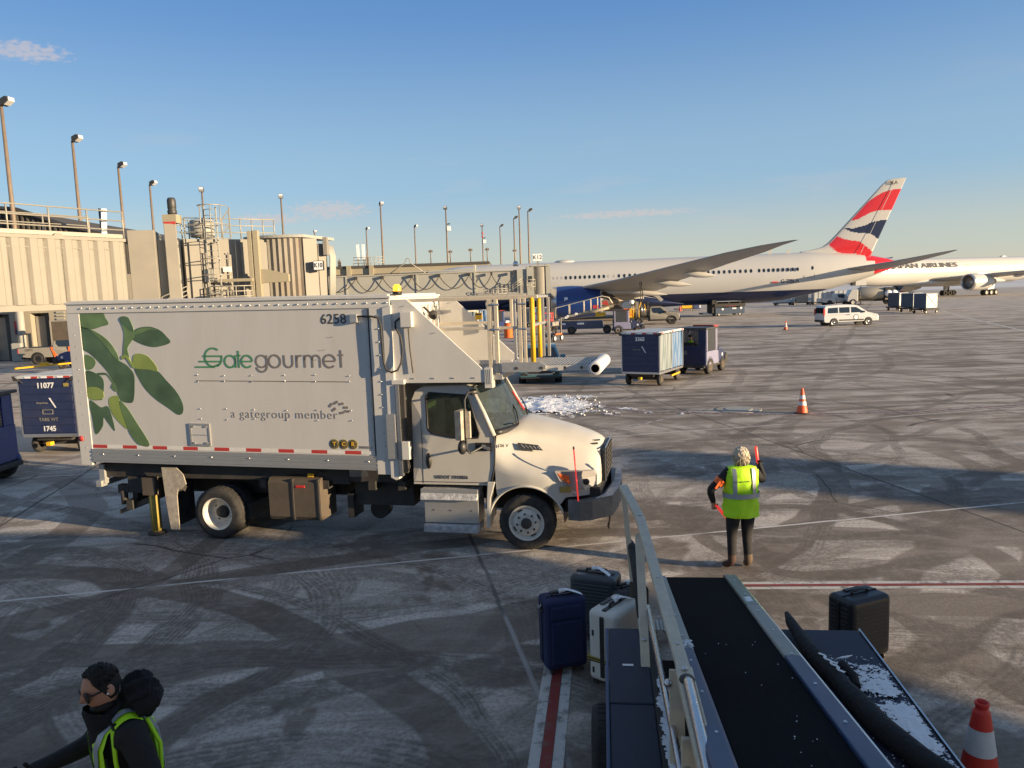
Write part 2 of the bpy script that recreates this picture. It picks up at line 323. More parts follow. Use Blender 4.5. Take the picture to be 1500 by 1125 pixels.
# ================================================================== GROUND
def ground_material():
    m = bpy.data.materials.new('apron'); m.use_nodes = True; nt = m.node_tree; b = nt.nodes['Principled BSDF']; K = nt.links.new
    def N(t, **k):
        n = nt.nodes.new('ShaderNode'+t)
        for a, v in k.items(): setattr(n, a, v)
        return n
    def val(n, i, v):
        if hasattr(v, 'is_linked') or hasattr(v, 'links'): K(v, n.inputs[i])
        else: n.inputs[i].default_value = v
    def mth(op, a, bb=0.0, c=None, clamp=False):
        n = N('Math', operation=op, use_clamp=clamp); val(n, 0, a); val(n, 1, bb)
        if c is not None: val(n, 2, c)
        return n.outputs[0]
    def mr(x, a, bb, c=0.0, d=1.0, sm=True):
        n = N('MapRange'); n.interpolation_type = 'SMOOTHSTEP' if sm else 'LINEAR'
        val(n, 0, x); n.inputs[1].default_value = a; n.inputs[2].default_value = bb; n.inputs[3].default_value = c; n.inputs[4].default_value = d
        return n.outputs[0]
    def noise(src, sc, det=4, rough=.55, dist=0.0):
        n = N('TexNoise'); K(src, n.inputs[0]); n.inputs['Scale'].default_value = sc; n.inputs['Detail'].default_value = det
        n.inputs['Roughness'].default_value = rough; n.inputs['Distortion'].default_value = dist
        return n.outputs[0]
    def mapping(src, rot, scale, loc=(0,0,0)):
        n = N('Mapping'); K(src, n.inputs[0]); n.inputs['Rotation'].default_value = (0,0,rot); n.inputs['Scale'].default_value = scale; n.inputs['Location'].default_value = loc
        return n.outputs[0]
    def mixc(f, a, bb):
        n = N('Mix', data_type='RGBA'); val(n, 0, f)
        for i, c in ((6, a), (7, bb)):
            if isinstance(c, tuple): n.inputs[i].default_value = c+(1,)
            else: K(c, n.inputs[i])
        return n.outputs[2]
    P = N('TexCoord').outputs['Object']
    sep = N('SeparateXYZ'); K(P, sep.inputs[0]); X, Y = sep.outputs[0], sep.outputs[1]
    big = noise(P, .11, 5, .6); mid = noise(P, .8, 6, .65); fine = noise(P, 16, 4, .7)
    base = mixc(mr(big, .3, .7), (.142,.112,.087), (.212,.171,.135))
    base = mixc(mr(mid, .35, .75, 0, .32), base, (.130,.110,.094))
    base = mixc(mr(fine, .3, .7, 0, .35), base, (.28,.24,.205))
    # wheel tracks : wide faint bands plus narrow tread marks
    rnd = random.Random(11); tr = None
    wob = N('Vector' 'Math', operation='SCALE'); nv = N('TexNoise'); nv.inputs['Scale'].default_value = .35; nv.inputs['Detail'].default_value = 2; K(P, nv.inputs[0])
    sb = N('VectorMath', operation='SUBTRACT'); K(nv.outputs['Color'], sb.inputs[0]); sb.inputs[1].default_value = (.5,.5,.5)
    K(sb.outputs[0], wob.inputs[0]); wob.inputs['Scale'].default_value = .9
    ad = N('VectorMath', operation='ADD'); K(P, ad.inputs[0]); K(wob.outputs[0], ad.inputs[1]); PW = ad.outputs[0]
    arcs = [(7.6,11.2,4.6,.5),(6.4,13.6,5.0,.95),(5.2,12.4,2.6,.35),(8.8,13.2,2.4,.3),(3.0,20.5,7.6,.95),(-7.5,3.5,8.6,.9),(-3.0,16.5,8.2,.95),(9.5,9.2,2.9,.0),(-12,7.5,6.0,.0),(1.5,2.0,9.3,.95),(6.0,25.0,11.2,.9),
            (-5.0,9.9,2.2,.35),(-8.0,9.2,3.4,.5),(-2.5,8.6,2.9,.4),(-8.5,14.5,5.2,.8),(12.5,16.0,6.6,.95),(-2.5,3.0,4.2,.9),(4.8,15.0,3.6,.0),(5.5,9.0,2.1,.0),(-5.5,8.8,3.1,.0),(18,28,14.5,.95),(0,45,19.0,1.0),(-40,-26,42,1.0),(26,60,55.0,1.0),(40,-40,58.0,.95),(-14,40,24,.95),(8,-30,44.5,.95),(10,90,64,1.0)]
    for cx, cy, r, half in arcs:
        dn = N('VectorMath', operation='DISTANCE'); K(PW, dn.inputs[0]); dn.inputs[1].default_value = (cx, cy, 0)
        d = mth('ABSOLUTE', mth('SUBTRACT', dn.outputs['Value'], r))
        if half: d = mth('ABSOLUTE', mth('SUBTRACT', d, half))
        w = rnd.uniform(.10,.24)
        k = mr(d, w+.05, w-.02, 0, rnd.uniform(.55, 1.0)); k = mth('MULTIPLY', k, mth('MULTIPLY_ADD', mth('SINE', mth('MULTIPLY', d, rnd.uniform(75,120))), .17, .83))
        tr = k if tr is None else mth('MAXIMUM', tr, k)
    # straight runs
    for ang, off, half in ((R(8), 13.2, .95), (R(-9), 16.9, .95), (R(22), 6.5, .95), (R(38), 9.6, .9), (R(4), 27.5, 1.0), (R(-3), 38.0, 1.0), (R(12), 33.0, 1.0), (R(64), 3.2, .95), (R(-30), 7.2,.95)):
        rt = mapping(PW, -ang, (1,1,1)); s2 = N('SeparateXYZ'); K(rt, s2.inputs[0])
        d = mth('ABSOLUTE', mth('SUBTRACT', mth('ABSOLUTE', mth('SUBTRACT', s2.outputs[1], off)), half))
        k = mr(d, .24, .13, 0, rnd.uniform(.4,.85)); tr = mth('MAXIMUM', tr, k)
    trb = mth('MULTIPLY', tr, mr(noise(P, .33, 3), .30, .48, .12, 1.0))
    trb = mth('MULTIPLY', trb, mr(noise(P, 7, 3, .7), .25, .6, .35, 1.0))
    # frost and dry snow dust, swept into streaks
    s1 = noise(mapping(P, R(-6), (.16, 1.5, 1)), 1.0, 7, .68, .8)
    s2_ = noise(mapping(P, R(-38), (.55, 1.9, 1)), 1.0, 7, .7, 1.1)
    s3 = noise(mapping(P, R(30), (.45, 2.2, 1), (9,3,0)), 1.0, 7, .7, .6)
    pk = mr(noise(P, .17, 2), .42, .58)
    near = mixc(pk, s2_, s3); 
    fy = mr(Y, 13, 30)
    st = mixc(fy, near, s1)
    pat = noise(P, .42, 5, .6, .5)
    fr = mth('ADD', mth('MULTIPLY', st, .62), mth('MULTIPLY', pat, .42))
    fr = mth('ADD', fr, mr(Y, 40, 110, 0, .075))
    lft = mth('MULTIPLY', mr(X, -3.5, -9.0, 0, .085), mr(Y, 8, 14))
    fr = mth('ADD', fr, lft)
    frost = mr(fr, .435, .625, 0, .80)
    # close by, wide swept lanes leave islands of frost with crisp rims
    wide = None; r3 = random.Random(23)
    for cx, cy, r, w in [(-9,2,6.4,.55),(-9,2,9.3,.5),(-3,18,9.8,.6),(-3,18,12.6,.5),(2,-3,12.2,.6),(2,-3,15.0,.45),(-14,12,6.2,.6),(-14,12,9.0,.4),(8,8,3.4,.42),(8,8,5.4,.36),(6,16,4.6,.45),(12,10,5.6,.45),(10,19,5.0,.5),(-7,9,2.0,.38),(-1,6,2.3,.35),(4.5,11.5,1.6,.30)]:
        dn = N('VectorMath', operation='DISTANCE'); K(PW, dn.inputs[0]); dn.inputs[1].default_value = (cx, cy, 0)
        d = mth('ABSOLUTE', mth('SUBTRACT', dn.outputs['Value'], r)); k = mr(d, w*.5+.05, w*.5-.02, 0, r3.uniform(.7,1)); wide = k if wide is None else mth('MAXIMUM', wide, k)
    isl = mr(noise(P, .30, 5, .6, .3), .425, .475)
    brush = mr(near, .32, .58, .38, 1.0)
    fnear = mth('MULTIPLY', mth('MULTIPLY', isl, brush), mth('SUBTRACT', 1.0, wide))
    fmix = N('Mix', data_type='FLOAT'); K(mr(Y, 13, 22), fmix.inputs[0]); K(mth('MAXIMUM', mth('MULTIPLY', fnear, 1.0), mth('MULTIPLY', frost, .40)), fmix.inputs[2]); K(frost, fmix.inputs[3]); frost = fmix.outputs[0]
    frost = mth('MULTIPLY', frost, mr(noise(P, 22, 4, .8), .30, .62, .28, 1.0))
    frost = mth('MULTIPLY', frost, mth('SUBTRACT', 1.0, mth('MULTIPLY', trb, .88)))
    nearfade = mr(Y, 3, 9.5, .40, 1.0); frost = mth('MULTIPLY', frost, nearfade)
    col = mixc(mth('MULTIPLY', trb, .62), base, (.066,.056,.048))
    col = mixc(frost, col, (.66,.60,.54))
    # slab joints, 8.2 m grid turned 10.4 degrees
    gj = mapping(P, R(-10.4), (1,1,1)); s5 = N('SeparateXYZ'); K(gj, s5.inputs[0])
    def joint(c, off, w):
        f = mth('FRACT', mth('DIVIDE', mth('SUBTRACT', c, off), 8.2)); d = mth('MULTIPLY', mth('ABSOLUTE', mth('SUBTRACT', f, .5)), 8.2)
        return mr(mth('SUBTRACT', 4.1, d), w*1.7, w*.7)
    jw = noise(P, 1.7, 3)
    jb = joint(mth('ADD', s5.outputs[0], mth('MULTIPLY', mth('SUBTRACT', jw, .5), .06)), 1.43+0, .022); ja = joint(mth('ADD', s5.outputs[1], mth('MULTIPLY', mth('SUBTRACT', jw, .5), .05)), 11.08, .020)
    jn = mr(noise(P, .9, 4), .36, .50, .25, 1.0)
    col = mixc(mth('MULTIPLY', jb, .8), col, (.05,.045,.042))
    jsnow = mth('MULTIPLY', mth('MAXIMUM', ja, mth('MULTIPLY', jb, mr(Y, 12, 8, 0, .45))), jn)
    col = mixc(mth('MULTIPLY', ja, .55), col, (.06,.055,.05)); col = mixc(mth('MULTIPLY', jsnow, .9), col, (.72,.69,.66))
    # wandering cracks
    vo = N('TexVoronoi', feature='DISTANCE_TO_EDGE'); K(PW, vo.inputs[0]); vo.inputs['Scale'].default_value = .13
    crk = mth('MULTIPLY', mr(vo.outputs['Distance'], .0035, .0012), mr(noise(P, .3, 2), .5, .56))
    col = mixc(mth('MULTIPLY', crk, .8), col, (.05,.045,.04))
    # tar and oil spots, far snow fields
    sp = noise(P, .55, 3, .4); col = mixc(mr(sp, .68, .76, 0, .55), col, (.045,.040,.038))
    far = mth('MULTIPLY', mr(Y, 215, 260), mr(noise(mapping(P, 0, (.004,.02,1)), 1.0, 3), .38, .5)); col = mixc(far, col, (.62,.62,.63))
    K(col, b.inputs['Base Color'])
    rg = mth('ADD', mr(sp, .68, .76, .86, .45), 0.0); K(rg, b.inputs['Roughness']); b.inputs['Specular IOR Level'].default_value = .35
    bp = N('Bump'); bp.inputs['Strength'].default_value = .5; bp.inputs['Distance'].default_value = .006
    h = mth('ADD', mth('ADD', fine, mth('MULTIPLY', frost, .8)), mth('MULTIPLY', noise(P, 55, 2), .5)); K(h, bp.inputs['Height']); K(bp.outputs[0], b.inputs['Normal'])
    MATS['apron'] = m
ground_material()
gm = MB('apron')
gx = [-5000,-1500,-300,-60,-20,0,20,60,300,1500,5000]; gy = [-400,-60,-10,10,30,60,120,250,800,2500,9000]
gm.add([(x,y,0) for y in gy for x in gx], [(j*11+i, j*11+i+1, (j+1)*11+i+1, (j+1)*11+i) for j in range(10) for i in range(10)])
tag(gm.build('ground'), kind='structure')
# painted lines -----------------------------------------------------
def worn(name, rgb, lo, hi, under=(.14,.125,.11)):
    m = pm(name, rgb, .7, var=.10, scale=9); nt = m.node_tree; b = nt.nodes['Principled BSDF']; K = nt.links.new
    prev = b.inputs['Base Color'].links[0].from_socket
    t = nt.nodes.new('ShaderNodeTexCoord'); n = nt.nodes.new('ShaderNodeTexNoise'); n.inputs['Scale'].default_value = 5; n.inputs['Detail'].default_value = 8; n.inputs['Roughness'].default_value = .75
    K(t.outputs['Object'], n.inputs[0]); r = nt.nodes.new('ShaderNodeMapRange'); r.inputs[1].default_value = lo; r.inputs[2].default_value = hi; K(n.outputs[0], r.inputs[0])
    x = nt.nodes.new('ShaderNodeMix'); x.data_type = 'RGBA'; x.inputs[7].default_value = under+(1,); K(r.outputs[0], x.inputs[0]); K(prev, x.inputs[6]); K(x.outputs[2], b.inputs['Base Color'])
worn('line_white', (.56,.54,.51), .50, .64); worn('line_red', (.24,.035,.03), .49, .70); worn('line_faint', (.46,.42,.40), .44, .58); worn('line_faint_red', (.36,.20,.18), .42, .56)
def stripe(pts, w, mat, z=.004, name='painted_line'):
    mb = MB(mat); pts = [V3((p[0], p[1], z)) for p in pts]; ring = []
    for i, p in enumerate(pts):
        d = (pts[min(i+1, len(pts)-1)] - pts[max(i-1, 0)]).normalized(); n = V3((-d.y, d.x, 0)); ring.append((p-n*w/2, p+n*w/2))
    vs = [q for r in ring for q in r]
    mb.add(vs, [(2*i, 2*i+1, 2*i+3, 2*i+2) for i in range(len(pts)-1)])
    return tag(mb.build(name), kind='structure')
cor = [(-.35,-.6),(.10,5.4),(.33,7.25),(.62,9.45)]
def off(pts, d):
    out = []
    for i, p in enumerate(pts):
        a = pts[max(i-1,0)]; c = pts[min(i+1,len(pts)-1)]; l = hypot(c[0]-a[0], c[1]-a[1]); out.append((p[0]-(c[1]-a[1])/l*d, p[1]+(c[0]-a[0])/l*d))
    return out
stripe(cor, .095, 'line_red', .008); stripe(off(cor, .10), .095, 'line_white'); stripe(off(cor, -.10), .095, 'line_white')
ln2 = [(2.3,9.66),(6.4,9.34),(20,8.3)]
stripe(ln2, .07, 'line_red', .008); stripe(off(ln2, .085), .08, 'line_white'); stripe(off(ln2, -.085), .08, 'line_white')
ln3 = [(2.72,25.5),(4.04,23.88),(8.35,22.52),(11.67,22.16),(15.33,22.79),(30,25.5)]
stripe(ln3, .12, 'line_faint_red', .008); stripe(off(ln3, .14), .10, 'line_faint'); stripe(off(ln3, -.14), .10, 'line_faint')
stripe([(2.0,20.2),(6.3,24.2)], .10, 'line_faint'); stripe([(2.6,25.2),(9.0,33.5)], .10, 'line_faint')
stripe([(60,109),(52.9,95.9),(44,75),(35.3,52.7),(31,44)], .22, 'line_white'); stripe([(12.6,52),(15.3,51.2)], .2, 'line_faint'); stripe([(-6,46),(80,31)], .12, 'line_faint')
# snow left by the plough, by the truck's nose ----------------------
rs = random.Random(5); sm = MB('snow')
def lump(mb, c, r, k, rr):
    mb.ball(c, r, r*rr.uniform(.7,1.3), r*k, 8, 5, f=lambda d, p: p*(1+rr.uniform(-.28,.28)))
from mathutils import noise as mno
def snow_sheet(mb, x0, x1, y0, y1, step, keep, height):
    nx, ny = int((x1-x0)/step), int((y1-y0)/step); idx = {}; vs = []; fs = []
    def vid(i, j):
        if (i, j) not in idx:
            x = x0+i*step+rs.uniform(-.35,.35)*step; y = y0+j*step+rs.uniform(-.35,.35)*step
            idx[(i,j)] = len(vs); vs.append((x, y, max(.003, height(x, y))))
        return idx[(i,j)]
    for j in range(ny):
        for i in range(nx):
            if keep(x0+(i+.5)*step, y0+(j+.5)*step): fs.append((vid(i,j), vid(i+1,j), vid(i+1,j+1), vid(i,j+1)))
    mb.add(vs, fs, True)
def frac_(x, y, s, o=0): return mno.fractal(V3((x*s+o, y*s-o, o*.7)), .8, 2.1, 5)
def env(x, y):      # 1 inside the heap, falling towards its rim
    return 1-max(abs(y-26.0)/2.6, (x-(.6+.0*y))/2.6 if x > .6 else (.6-x)/4.0)
def keep1(x, y): return env(x, y)+.42*frac_(x, y, 1.1, 3)+.30*frac_(x, y, 4.0, 7)+.22*frac_(x, y, 13.0, 2) > .30
def h1(x, y):
    e = max(0, env(x, y)); return .010+e*.12*max(0, .55+.7*frac_(x, y, 1.4, 1))+.016*abs(frac_(x, y, 7.0, 5))
snow_sheet(sm, -4.0, 3.4, 23.2, 28.8, .055, keep1, h1)
for i in range(260):
    x = rs.gauss(.6,1.3); y = rs.gauss(25.8,1.1)
    if env(x, y) > .05: lump(sm, (x, y, h1(x, y)*.8), rs.uniform(.010,.045), .6, rs)
tag(sm.build('ploughed_snow', weld=False), 'heap of broken white snow on the apron beyond the bonnet of the white box truck', 'snow', kind='stuff')
sm2 = MB('snow')
snow_sheet(sm2, 2.2, 5.6, 23.0, 27.2, .09, lambda x, y: abs(y-(28.6-x*1.05))/1.1+.9*frac_(x,y,1.6,9)+.5*frac_(x,y,6,2)+(x-2.2)*.14 < .10, lambda x, y: .006+.02*abs(frac_(x,y,7,4)))
tag(sm2.build('snow_crumbs', weld=False), 'loose thin snow trailing along the faded line past the snow heap', 'snow', kind='stuff')
# manhole
mh = thing('manhole_cover', 'round grey manhole cover in a pale concrete collar, left of the mid-distance orange cone', 'manhole cover', (7.05,23.75,0))
o = MB('concrete_pad').rev([(.70,.002),(.70,.012),(.68,.016)], (0,0,0), n=32).build('collar', parent=mh)
o = MB('bridge_grey').rev([(.42,.014),(.42,.024),(.40,.028)], (0,0,0), n=28).build('lid', parent=mh)
# ================================================================== WHEELS (shared builder)
def wheel(parent, x, y, z, r, w, side, rim='wheel_white', style='front', rr=.56, name='wheel', lugs=8):
    """wheel turning about the local y axis; side=-1 shows its face towards -y"""
    prof = [(r*rr, -w*.46), (r*.80, -w*.50), (r*.94, -w*.47), (r, -w*.30), (r, w*.30), (r*.94, w*.47), (r*.8, w*.5), (r*rr, w*.46)]
    mb = MB('rubber'); mb.rev(prof, (0,0,0), (0,1,0), 30, caps=False)
    if r > .3:
        for k in range(30):
            a = 2*pi*k/30
            for q in (-1, 1):
                mb.cbox((cos(a)*r*.995, q*w*.17, sin(a)*r*.995), (r*.03, w*.24, r*.12), ry=-a)
    o = mb.build(name, parent=parent); o.location = (x, y, z)
    f = side
    rb = MB(rim)
    R0 = r*rr
    if style == 'dual':
        rb.rev([(R0*1.06, f*w*.50),(R0*.99, f*w*.49),(R0*.93, f*w*.25),(R0*.90, -f*w*.30),(R0*.45, -f*w*.36),(R0*.02, -f*w*.36)], (0,0,0), (0,1,0), 28, caps=False)
        rb.use('dark_frame').rev([(R0*.36, -f*w*.36),(R0*.34, f*w*.02),(R0*.02, f*w*.03)], (0,0,0), (0,1,0), 16, caps=False)
        for k in range(8):
            a = 2*pi*k/8+.2; rb.cyl((cos(a)*R0*.68, -f*w*.38, sin(a)*R0*.68), (cos(a)*R0*.68, -f*w*.33, sin(a)*R0*.68), R0*(.11 if k % 2 else .045), n=8)
    elif style == 'front':
        rb.rev([(R0*1.06, f*w*.50),(R0*.97, f*w*.49),(R0*.90, f*w*.36),(R0*.84, f*w*.33),(R0*.70, f*w*.48),(R0*.40, f*w*.52),(R0*.02, f*w*.52)], (0,0,0), (0,1,0), 28, caps=False)
        rb.use('dark_frame').rev([(R0*.33, f*w*.50),(R0*.30, f*w*.66),(R0*.22, f*w*.70),(R0*.02, f*w*.70)], (0,0,0), (0,1,0), 18, caps=False)
        for k in range(lugs):
            a = 2*pi*k/lugs+.15; c = (cos(a)*R0*.56, f*w*.50, sin(a)*R0*.56); rb.cyl(c, (c[0], f*w*.60, c[2]), R0*.062, R0*.05, n=8)
        for k in range(4):
            a = 2*pi*k/4+.5; rb.use('black').cbox((cos(a)*R0*.80, f*w*.405, sin(a)*R0*.80), (R0*.07, w*.06, R0*.30), ry=-a)
    else:
        rb.rev([(R0*1.05, f*w*.49),(R0*.95, f*w*.47),(R0*.85, f*w*.30),(R0*.40, f*w*.34),(R0*.36, f*w*.42),(R0*.02, f*w*.42)], (0,0,0), (0,1,0), 22, caps=False)
        if style == 'spoke':
            for k in range(6):
                a = 2*pi*k/6; rb.use('black').cbox((cos(a)*R0*.66, f*w*.33, sin(a)*R0*.66), (R0*.30, w*.05, R0*.22), ry=-a)
    rb.build('rim', parent=o)
    return o
# ================================================================== CATERING TRUCK
def catering_truck():
    t = thing('catering_truck', 'large white box truck with green leaf graphics and a raised gangway over its cab', 'truck', (-4.68,13.52,0), R(-12.57))
    NY = -1.25; FY = 1.15
    def tl(x, z): return z + .035 - .0125*(x+2.42)      # the lifted box sits slightly nose down
    def shear(o):
        for v in o.data.vertices: v.co.z = tl(v.co.x, v.co.z)
        return o
    B = lambda mb, n, **k: shear(mb.build(n, parent=t, **k))
    box = MB('box_white'); box.box(-2.40,3.0,NY+.012,FY-.012,1.30,3.78)
    body = B(box, 'cargo_box')
    top = MB('truck_white'); top.box(-2.44,3.24,NY-.006,FY+.006,3.76,3.905); top.box(-2.46,3.26,NY-.028,FY+.028,3.905,3.94)
    top.box(-2.40,3.2,NY+.03,FY-.03,3.94,3.965)
    B(top, 'roof', bev=.008)
    low = MB('aluminium')
    for i in range(7): low.box(-2.22,2.90,NY-.004-(.006 if i % 2 else 0),NY+.05,1.26+i*.033,1.26+i*.033+.031)
    low.box(-2.2,2.9,FY-.05,FY+.006,1.26,1.48); low.box(-2.44,-2.40,NY+.02,FY-.02,1.2,1.42)
    B(low, 'sill_rail')
    post = MB('truck_white'); post.prism([(-2.46,1.20),(-2.25,1.20),(-2.21,1.3),(-2.21,3.76),(-2.46,3.76)], 'y', NY+.002, NY+.09); B(post, 'corner_post', bev=.008); post = MB('truck_white')
    post.prism([(-2.46,1.20),(-2.25,1.20),(-2.21,1.3),(-2.21,3.76),(-2.46,3.76)], 'y', FY-.09, FY-.002); B(post, 'corner_post', bev=.008)
    fp = MB('truck_white'); fp.box(2.90,3.12,NY-.010,NY+.09,1.20,3.76); fp.prism([(3.12,1.16),(3.20,1.12),(3.26,1.14),(3.26,3.80),(3.12,3.76)], 'y', NY-.03, NY+.10)
    B(fp, 'front_post', bev=.007); fp = MB('truck_white'); fp.box(2.90,3.24,FY-.09,FY+.012,1.20,3.76); B(fp, 'front_post', bev=.007)
    seam = MB('ink'); seam.box(2.875,2.888,NY-.008,NY+.02,1.5,3.755); B(seam, 'panel_seam')
    rv = MB('bare_metal'); rr = random.Random(3)
    def rivet(x, z, r=.011): rv.rev([(r,0),(r*.8,.009),(r*.05,.013)], (x, NY-.012 if z > 3.74 or x > 2.9 else NY+.008, z), (0,-1,0), 7, caps=False)
    for i in range(34): rivet(-2.15+i*.162, 3.84, .014)
    for i in range(12):
        rivet(3.04, 1.45+i*.2, .012); rivet(2.845, 1.55+i*.19, .009); rivet(-2.33, 1.5+i*.19, .010)
    for x in (-.1,.37,.86,1.43,1.95,2.52):
        for z in (2.64,2.74,2.03,2.19): rivet(x, z+rr.uniform(-.01,.01), .009)
    for i in range(8): rv.rev([(.013,0),(.009,.009),(.001,.012)], (-2.0+i*.68, NY-.011, 1.40), (0,-1,0), 7, caps=False)
    for x, z, l in ((2.25,3.33,.09),(2.1,3.13,.10),(1.98,2.98,.06)): rv.cbox((x, NY+.008, z), (l,.008,.008), ry=-.15)
    B(rv, 'rivets')
    # reflective tape, hatch, dot
    tp = MB('tape_red','tape_white')
    x = -2.19; k = 0
    while x < 2.86:
        w = (.27 if k % 2 == 0 else .30); x1 = min(x+w, 2.87)
        tp.use('tape_red' if k % 2 == 0 else 'tape_white').box(x, x1, NY+.006, NY+.02, 1.505, 1.558); x = x1; k += 1
    B(tp, 'reflective_tape')
    dt = MB('tape_red'); dt.rev([(.048,0),(.046,.012),(.001,.016)], (-2.40, NY-.013, 1.66), (0,-1,0), 16, caps=False); B(dt, 'marker_lamp')
    h = MB('aluminium'); hx0,hx1,hz0,hz1 = -.33,.04,1.58,1.95
    for a in ((hx0,hx1,hz0,hz0+.03),(hx0,hx1,hz1-.03,hz1),(hx0,hx0+.03,hz0+.03,hz1-.03),(hx1-.03,hx1,hz0+.03,hz1-.03)): h.box(a[0],a[1],NY-.004,NY+.02,a[2],a[3])
    h.use('box_white').box(hx0+.032,hx1-.032,NY+.002,NY+.02,hz0+.032,hz1-.032); h.use('aluminium').box(hx0+.04,hx1-.04,NY-.002,NY+.01,1.755,1.768)
    for cx in (hx0+.07,hx1-.07):
        for cz in (hz0+.05,hz1-.05): h.box(cx-.02,cx+.02,NY-.010,NY,cz-.014,cz+.014)
    B(h, 'access_hatch')
    # leaves ---------------------------------------------------------
    def lp(u, v): px = u/4.6875; py = 420+v/4.6875; return (-2.31+(px-108)*.01181, 3.76-(py-459)*.01133)
    def smooth_poly(P, k=5):
        Q = []; n = len(P)
        for i in range(n):
            p0, p1, p2, p3 = P[i-1], P[i], P[(i+1) % n], P[(i+2) % n]
            for j in range(k):
                u = j/k; Q.append(tuple(.5*(2*p1[c]+(p2[c]-p0[c])*u+(2*p0[c]-5*p1[c]+4*p2[c]-p3[c])*u*u+(3*p1[c]-p0[c]-3*p2[c]+p3[c])*u**3) for c in (0,1)))
        return [(max(x, -2.375), z) for x, z in Q]
    LV = [('leaf_mid', [(498,182),(610,180),(722,182),(742,215),(760,258),(700,275),(640,291),(570,288),(500,250)], 0),
          ('leaf_dark', [(512,262),(560,272),(640,300),(740,370),(800,450),(815,505),(870,540),(915,600),(912,680),(903,745),(880,796),(800,782),(775,720),(755,650),(700,560),(600,460),(516,405)], 0),
          ('leaf_mid', [(610,292),(680,320),(750,375),(800,450),(815,520),(770,470),(700,380)], 1),
          ('leaf_mid', [(848,232),(862,210),(885,207),(920,225),(945,300),(940,350),(900,400),(885,430),(890,487),(850,490),(856,420),(872,330),(862,275)], 1),
          ('leaf_dark', [(848,232),(862,210),(885,207),(920,225),(945,300),(935,310),(890,280)], 2),
          ('leaf_dark', [(930,352),(958,296),(1050,278),(1130,300),(1180,345),(1202,388),(1100,416),(1020,405),(950,376)], 0),
          ('leaf_mid', [(945,330),(975,296),(1050,284),(1120,302),(1060,300),(1000,318)], 1),
          ('leaf_dark', [(925,560),(990,556),(1088,575),(1150,640),(1220,720),(1256,800),(1252,858),(1215,874),(1150,830),(1060,770),(990,700),(945,620)], 0),
          ('leaf_light', [(916,505),(930,470),(970,459),(1030,478),(1080,535),(1092,580),(1030,568),(925,560),(916,535)], 1),
          ('leaf_light', [(705,800),(720,760),(778,752),(795,830),(835,900),(832,980),(770,935),(722,870)], 0),
          ('leaf_mid', [(790,782),(840,830),(900,930),(985,1085),(908,1088),(850,1020),(830,960),(800,860)], 1),
          ('leaf_dark', [(545,585),(640,600),(682,650),(662,760),(640,780),(555,760)], 0),
          ('leaf_light', [(548,700),(620,690),(668,720),(660,770),(560,772)], 1),
          ('leaf_dark', [(560,782),(640,830),(700,830),(732,992),(682,935),(655,900),(640,965),(580,1020),(566,900)], 0),
          ('leaf_mid', [(556,470),(612,482),(635,520),(600,565),(550,560)], 0), ('leaf_mid', [(735,690),(760,660),(772,720)], 1),
          ('leaf_dark', [(640,592),(700,590),(720,610),(702,606),(650,604)], 0), ('leaf_mid', [(700,590),(735,620),(760,665),(752,668),(726,630)], 0), ('leaf_light', [(835,478),(875,470),(918,545),(905,548),(868,490),(840,500)], 2)]
    dec = MB('leaf_dark','leaf_mid','leaf_light')
    for mt, P, lay in LV:
        Q = smooth_poly([lp(*p) for p in P]); dec.use(mt).prism(Q, 'y', NY+.011-.0025*(lay+1), NY+.013)
    B(dec, 'leaf_decal')
    # lettering drawn as strokes ------------------------------------
    def cu(u, v): return (-.672+u*.002987, 2.855+(455-v)*.00295)
    def stroke(mb, pts, w, y=NY+.008):
        n = len(pts); l = []; r_ = []
        for i, p in enumerate(pts):
            a = pts[max(i-1,0)]; c = pts[min(i+1,n-1)]; d = (c[0]-a[0], c[1]-a[1]); q = hypot(*d) or 1
            l.append((p[0]-d[1]/q*w/2, p[1]+d[0]/q*w/2)); r_.append((p[0]+d[1]/q*w/2, p[1]-d[0]/q*w/2))
        vs = [(u, y, v) for u, v in l]+[(u, y, v) for u, v in r_]
        mb.add(vs, [(i, i+n, i+n+1, i+1) for i in range(n-1)])
    def arc(cx, cy, r, a0, a1, n=26): return [cu(cx+r*cos(R(lerp(a0,a1,i/n))), cy-r*sin(R(lerp(a0,a1,i/n)))) for i in range(n+1)]
    lg = MB('logo_green','logo_grey'); w = .030
    lg.use('logo_green')
    stroke(lg, arc(293,398,50,52,270), w); stroke(lg, [cu(293,448), cu(326,436)], w); stroke(lg, [cu(230,391), cu(348,391)], w*.9); stroke(lg, arc(296,400,48,-70,12), w)
    stroke(lg, [cu(205,420), cu(338,420)], w*.9); stroke(lg, [cu(180,450), cu(300,450)], w*.9)
    stroke(lg, arc(392,420,32,0,360), w); stroke(lg, [cu(424,387), cu(424,454)], w)
    stroke(lg, [cu(443,362), cu(443,454)], w); stroke(lg, [cu(430,388), cu(457,388)], w*.8)
    stroke(lg, arc(491,420,32,-45,-356), w); stroke(lg, [cu(460,420), cu(523,420)], w*.8)
    lg.use('logo_grey')
    stroke(lg, arc(575,420,32,0,360), w, NY+.009); stroke(lg, [cu(606,387), cu(606,446)] + [cu(575+31*cos(R(a)), 446+30*sin(R(a))) for a in range(10,171,16)], w)
    stroke(lg, arc(652,420,33,0,360), w)
    stroke(lg, [cu(707,387), cu(707,426)]+[cu(731-24*cos(R(a)), 428+24*sin(R(a))) for a in range(10,171,16)]+[cu(755,426), cu(755,387)], w)
    stroke(lg, [cu(779,454), cu(779,387)], w); stroke(lg, [cu(779,418)]+[cu(801-22*cos(R(a)), 412-22*sin(R(a))) for a in range(10,100,15)]+[cu(808,391)], w)
    stroke(lg, [cu(824,454), cu(824,387)], w)
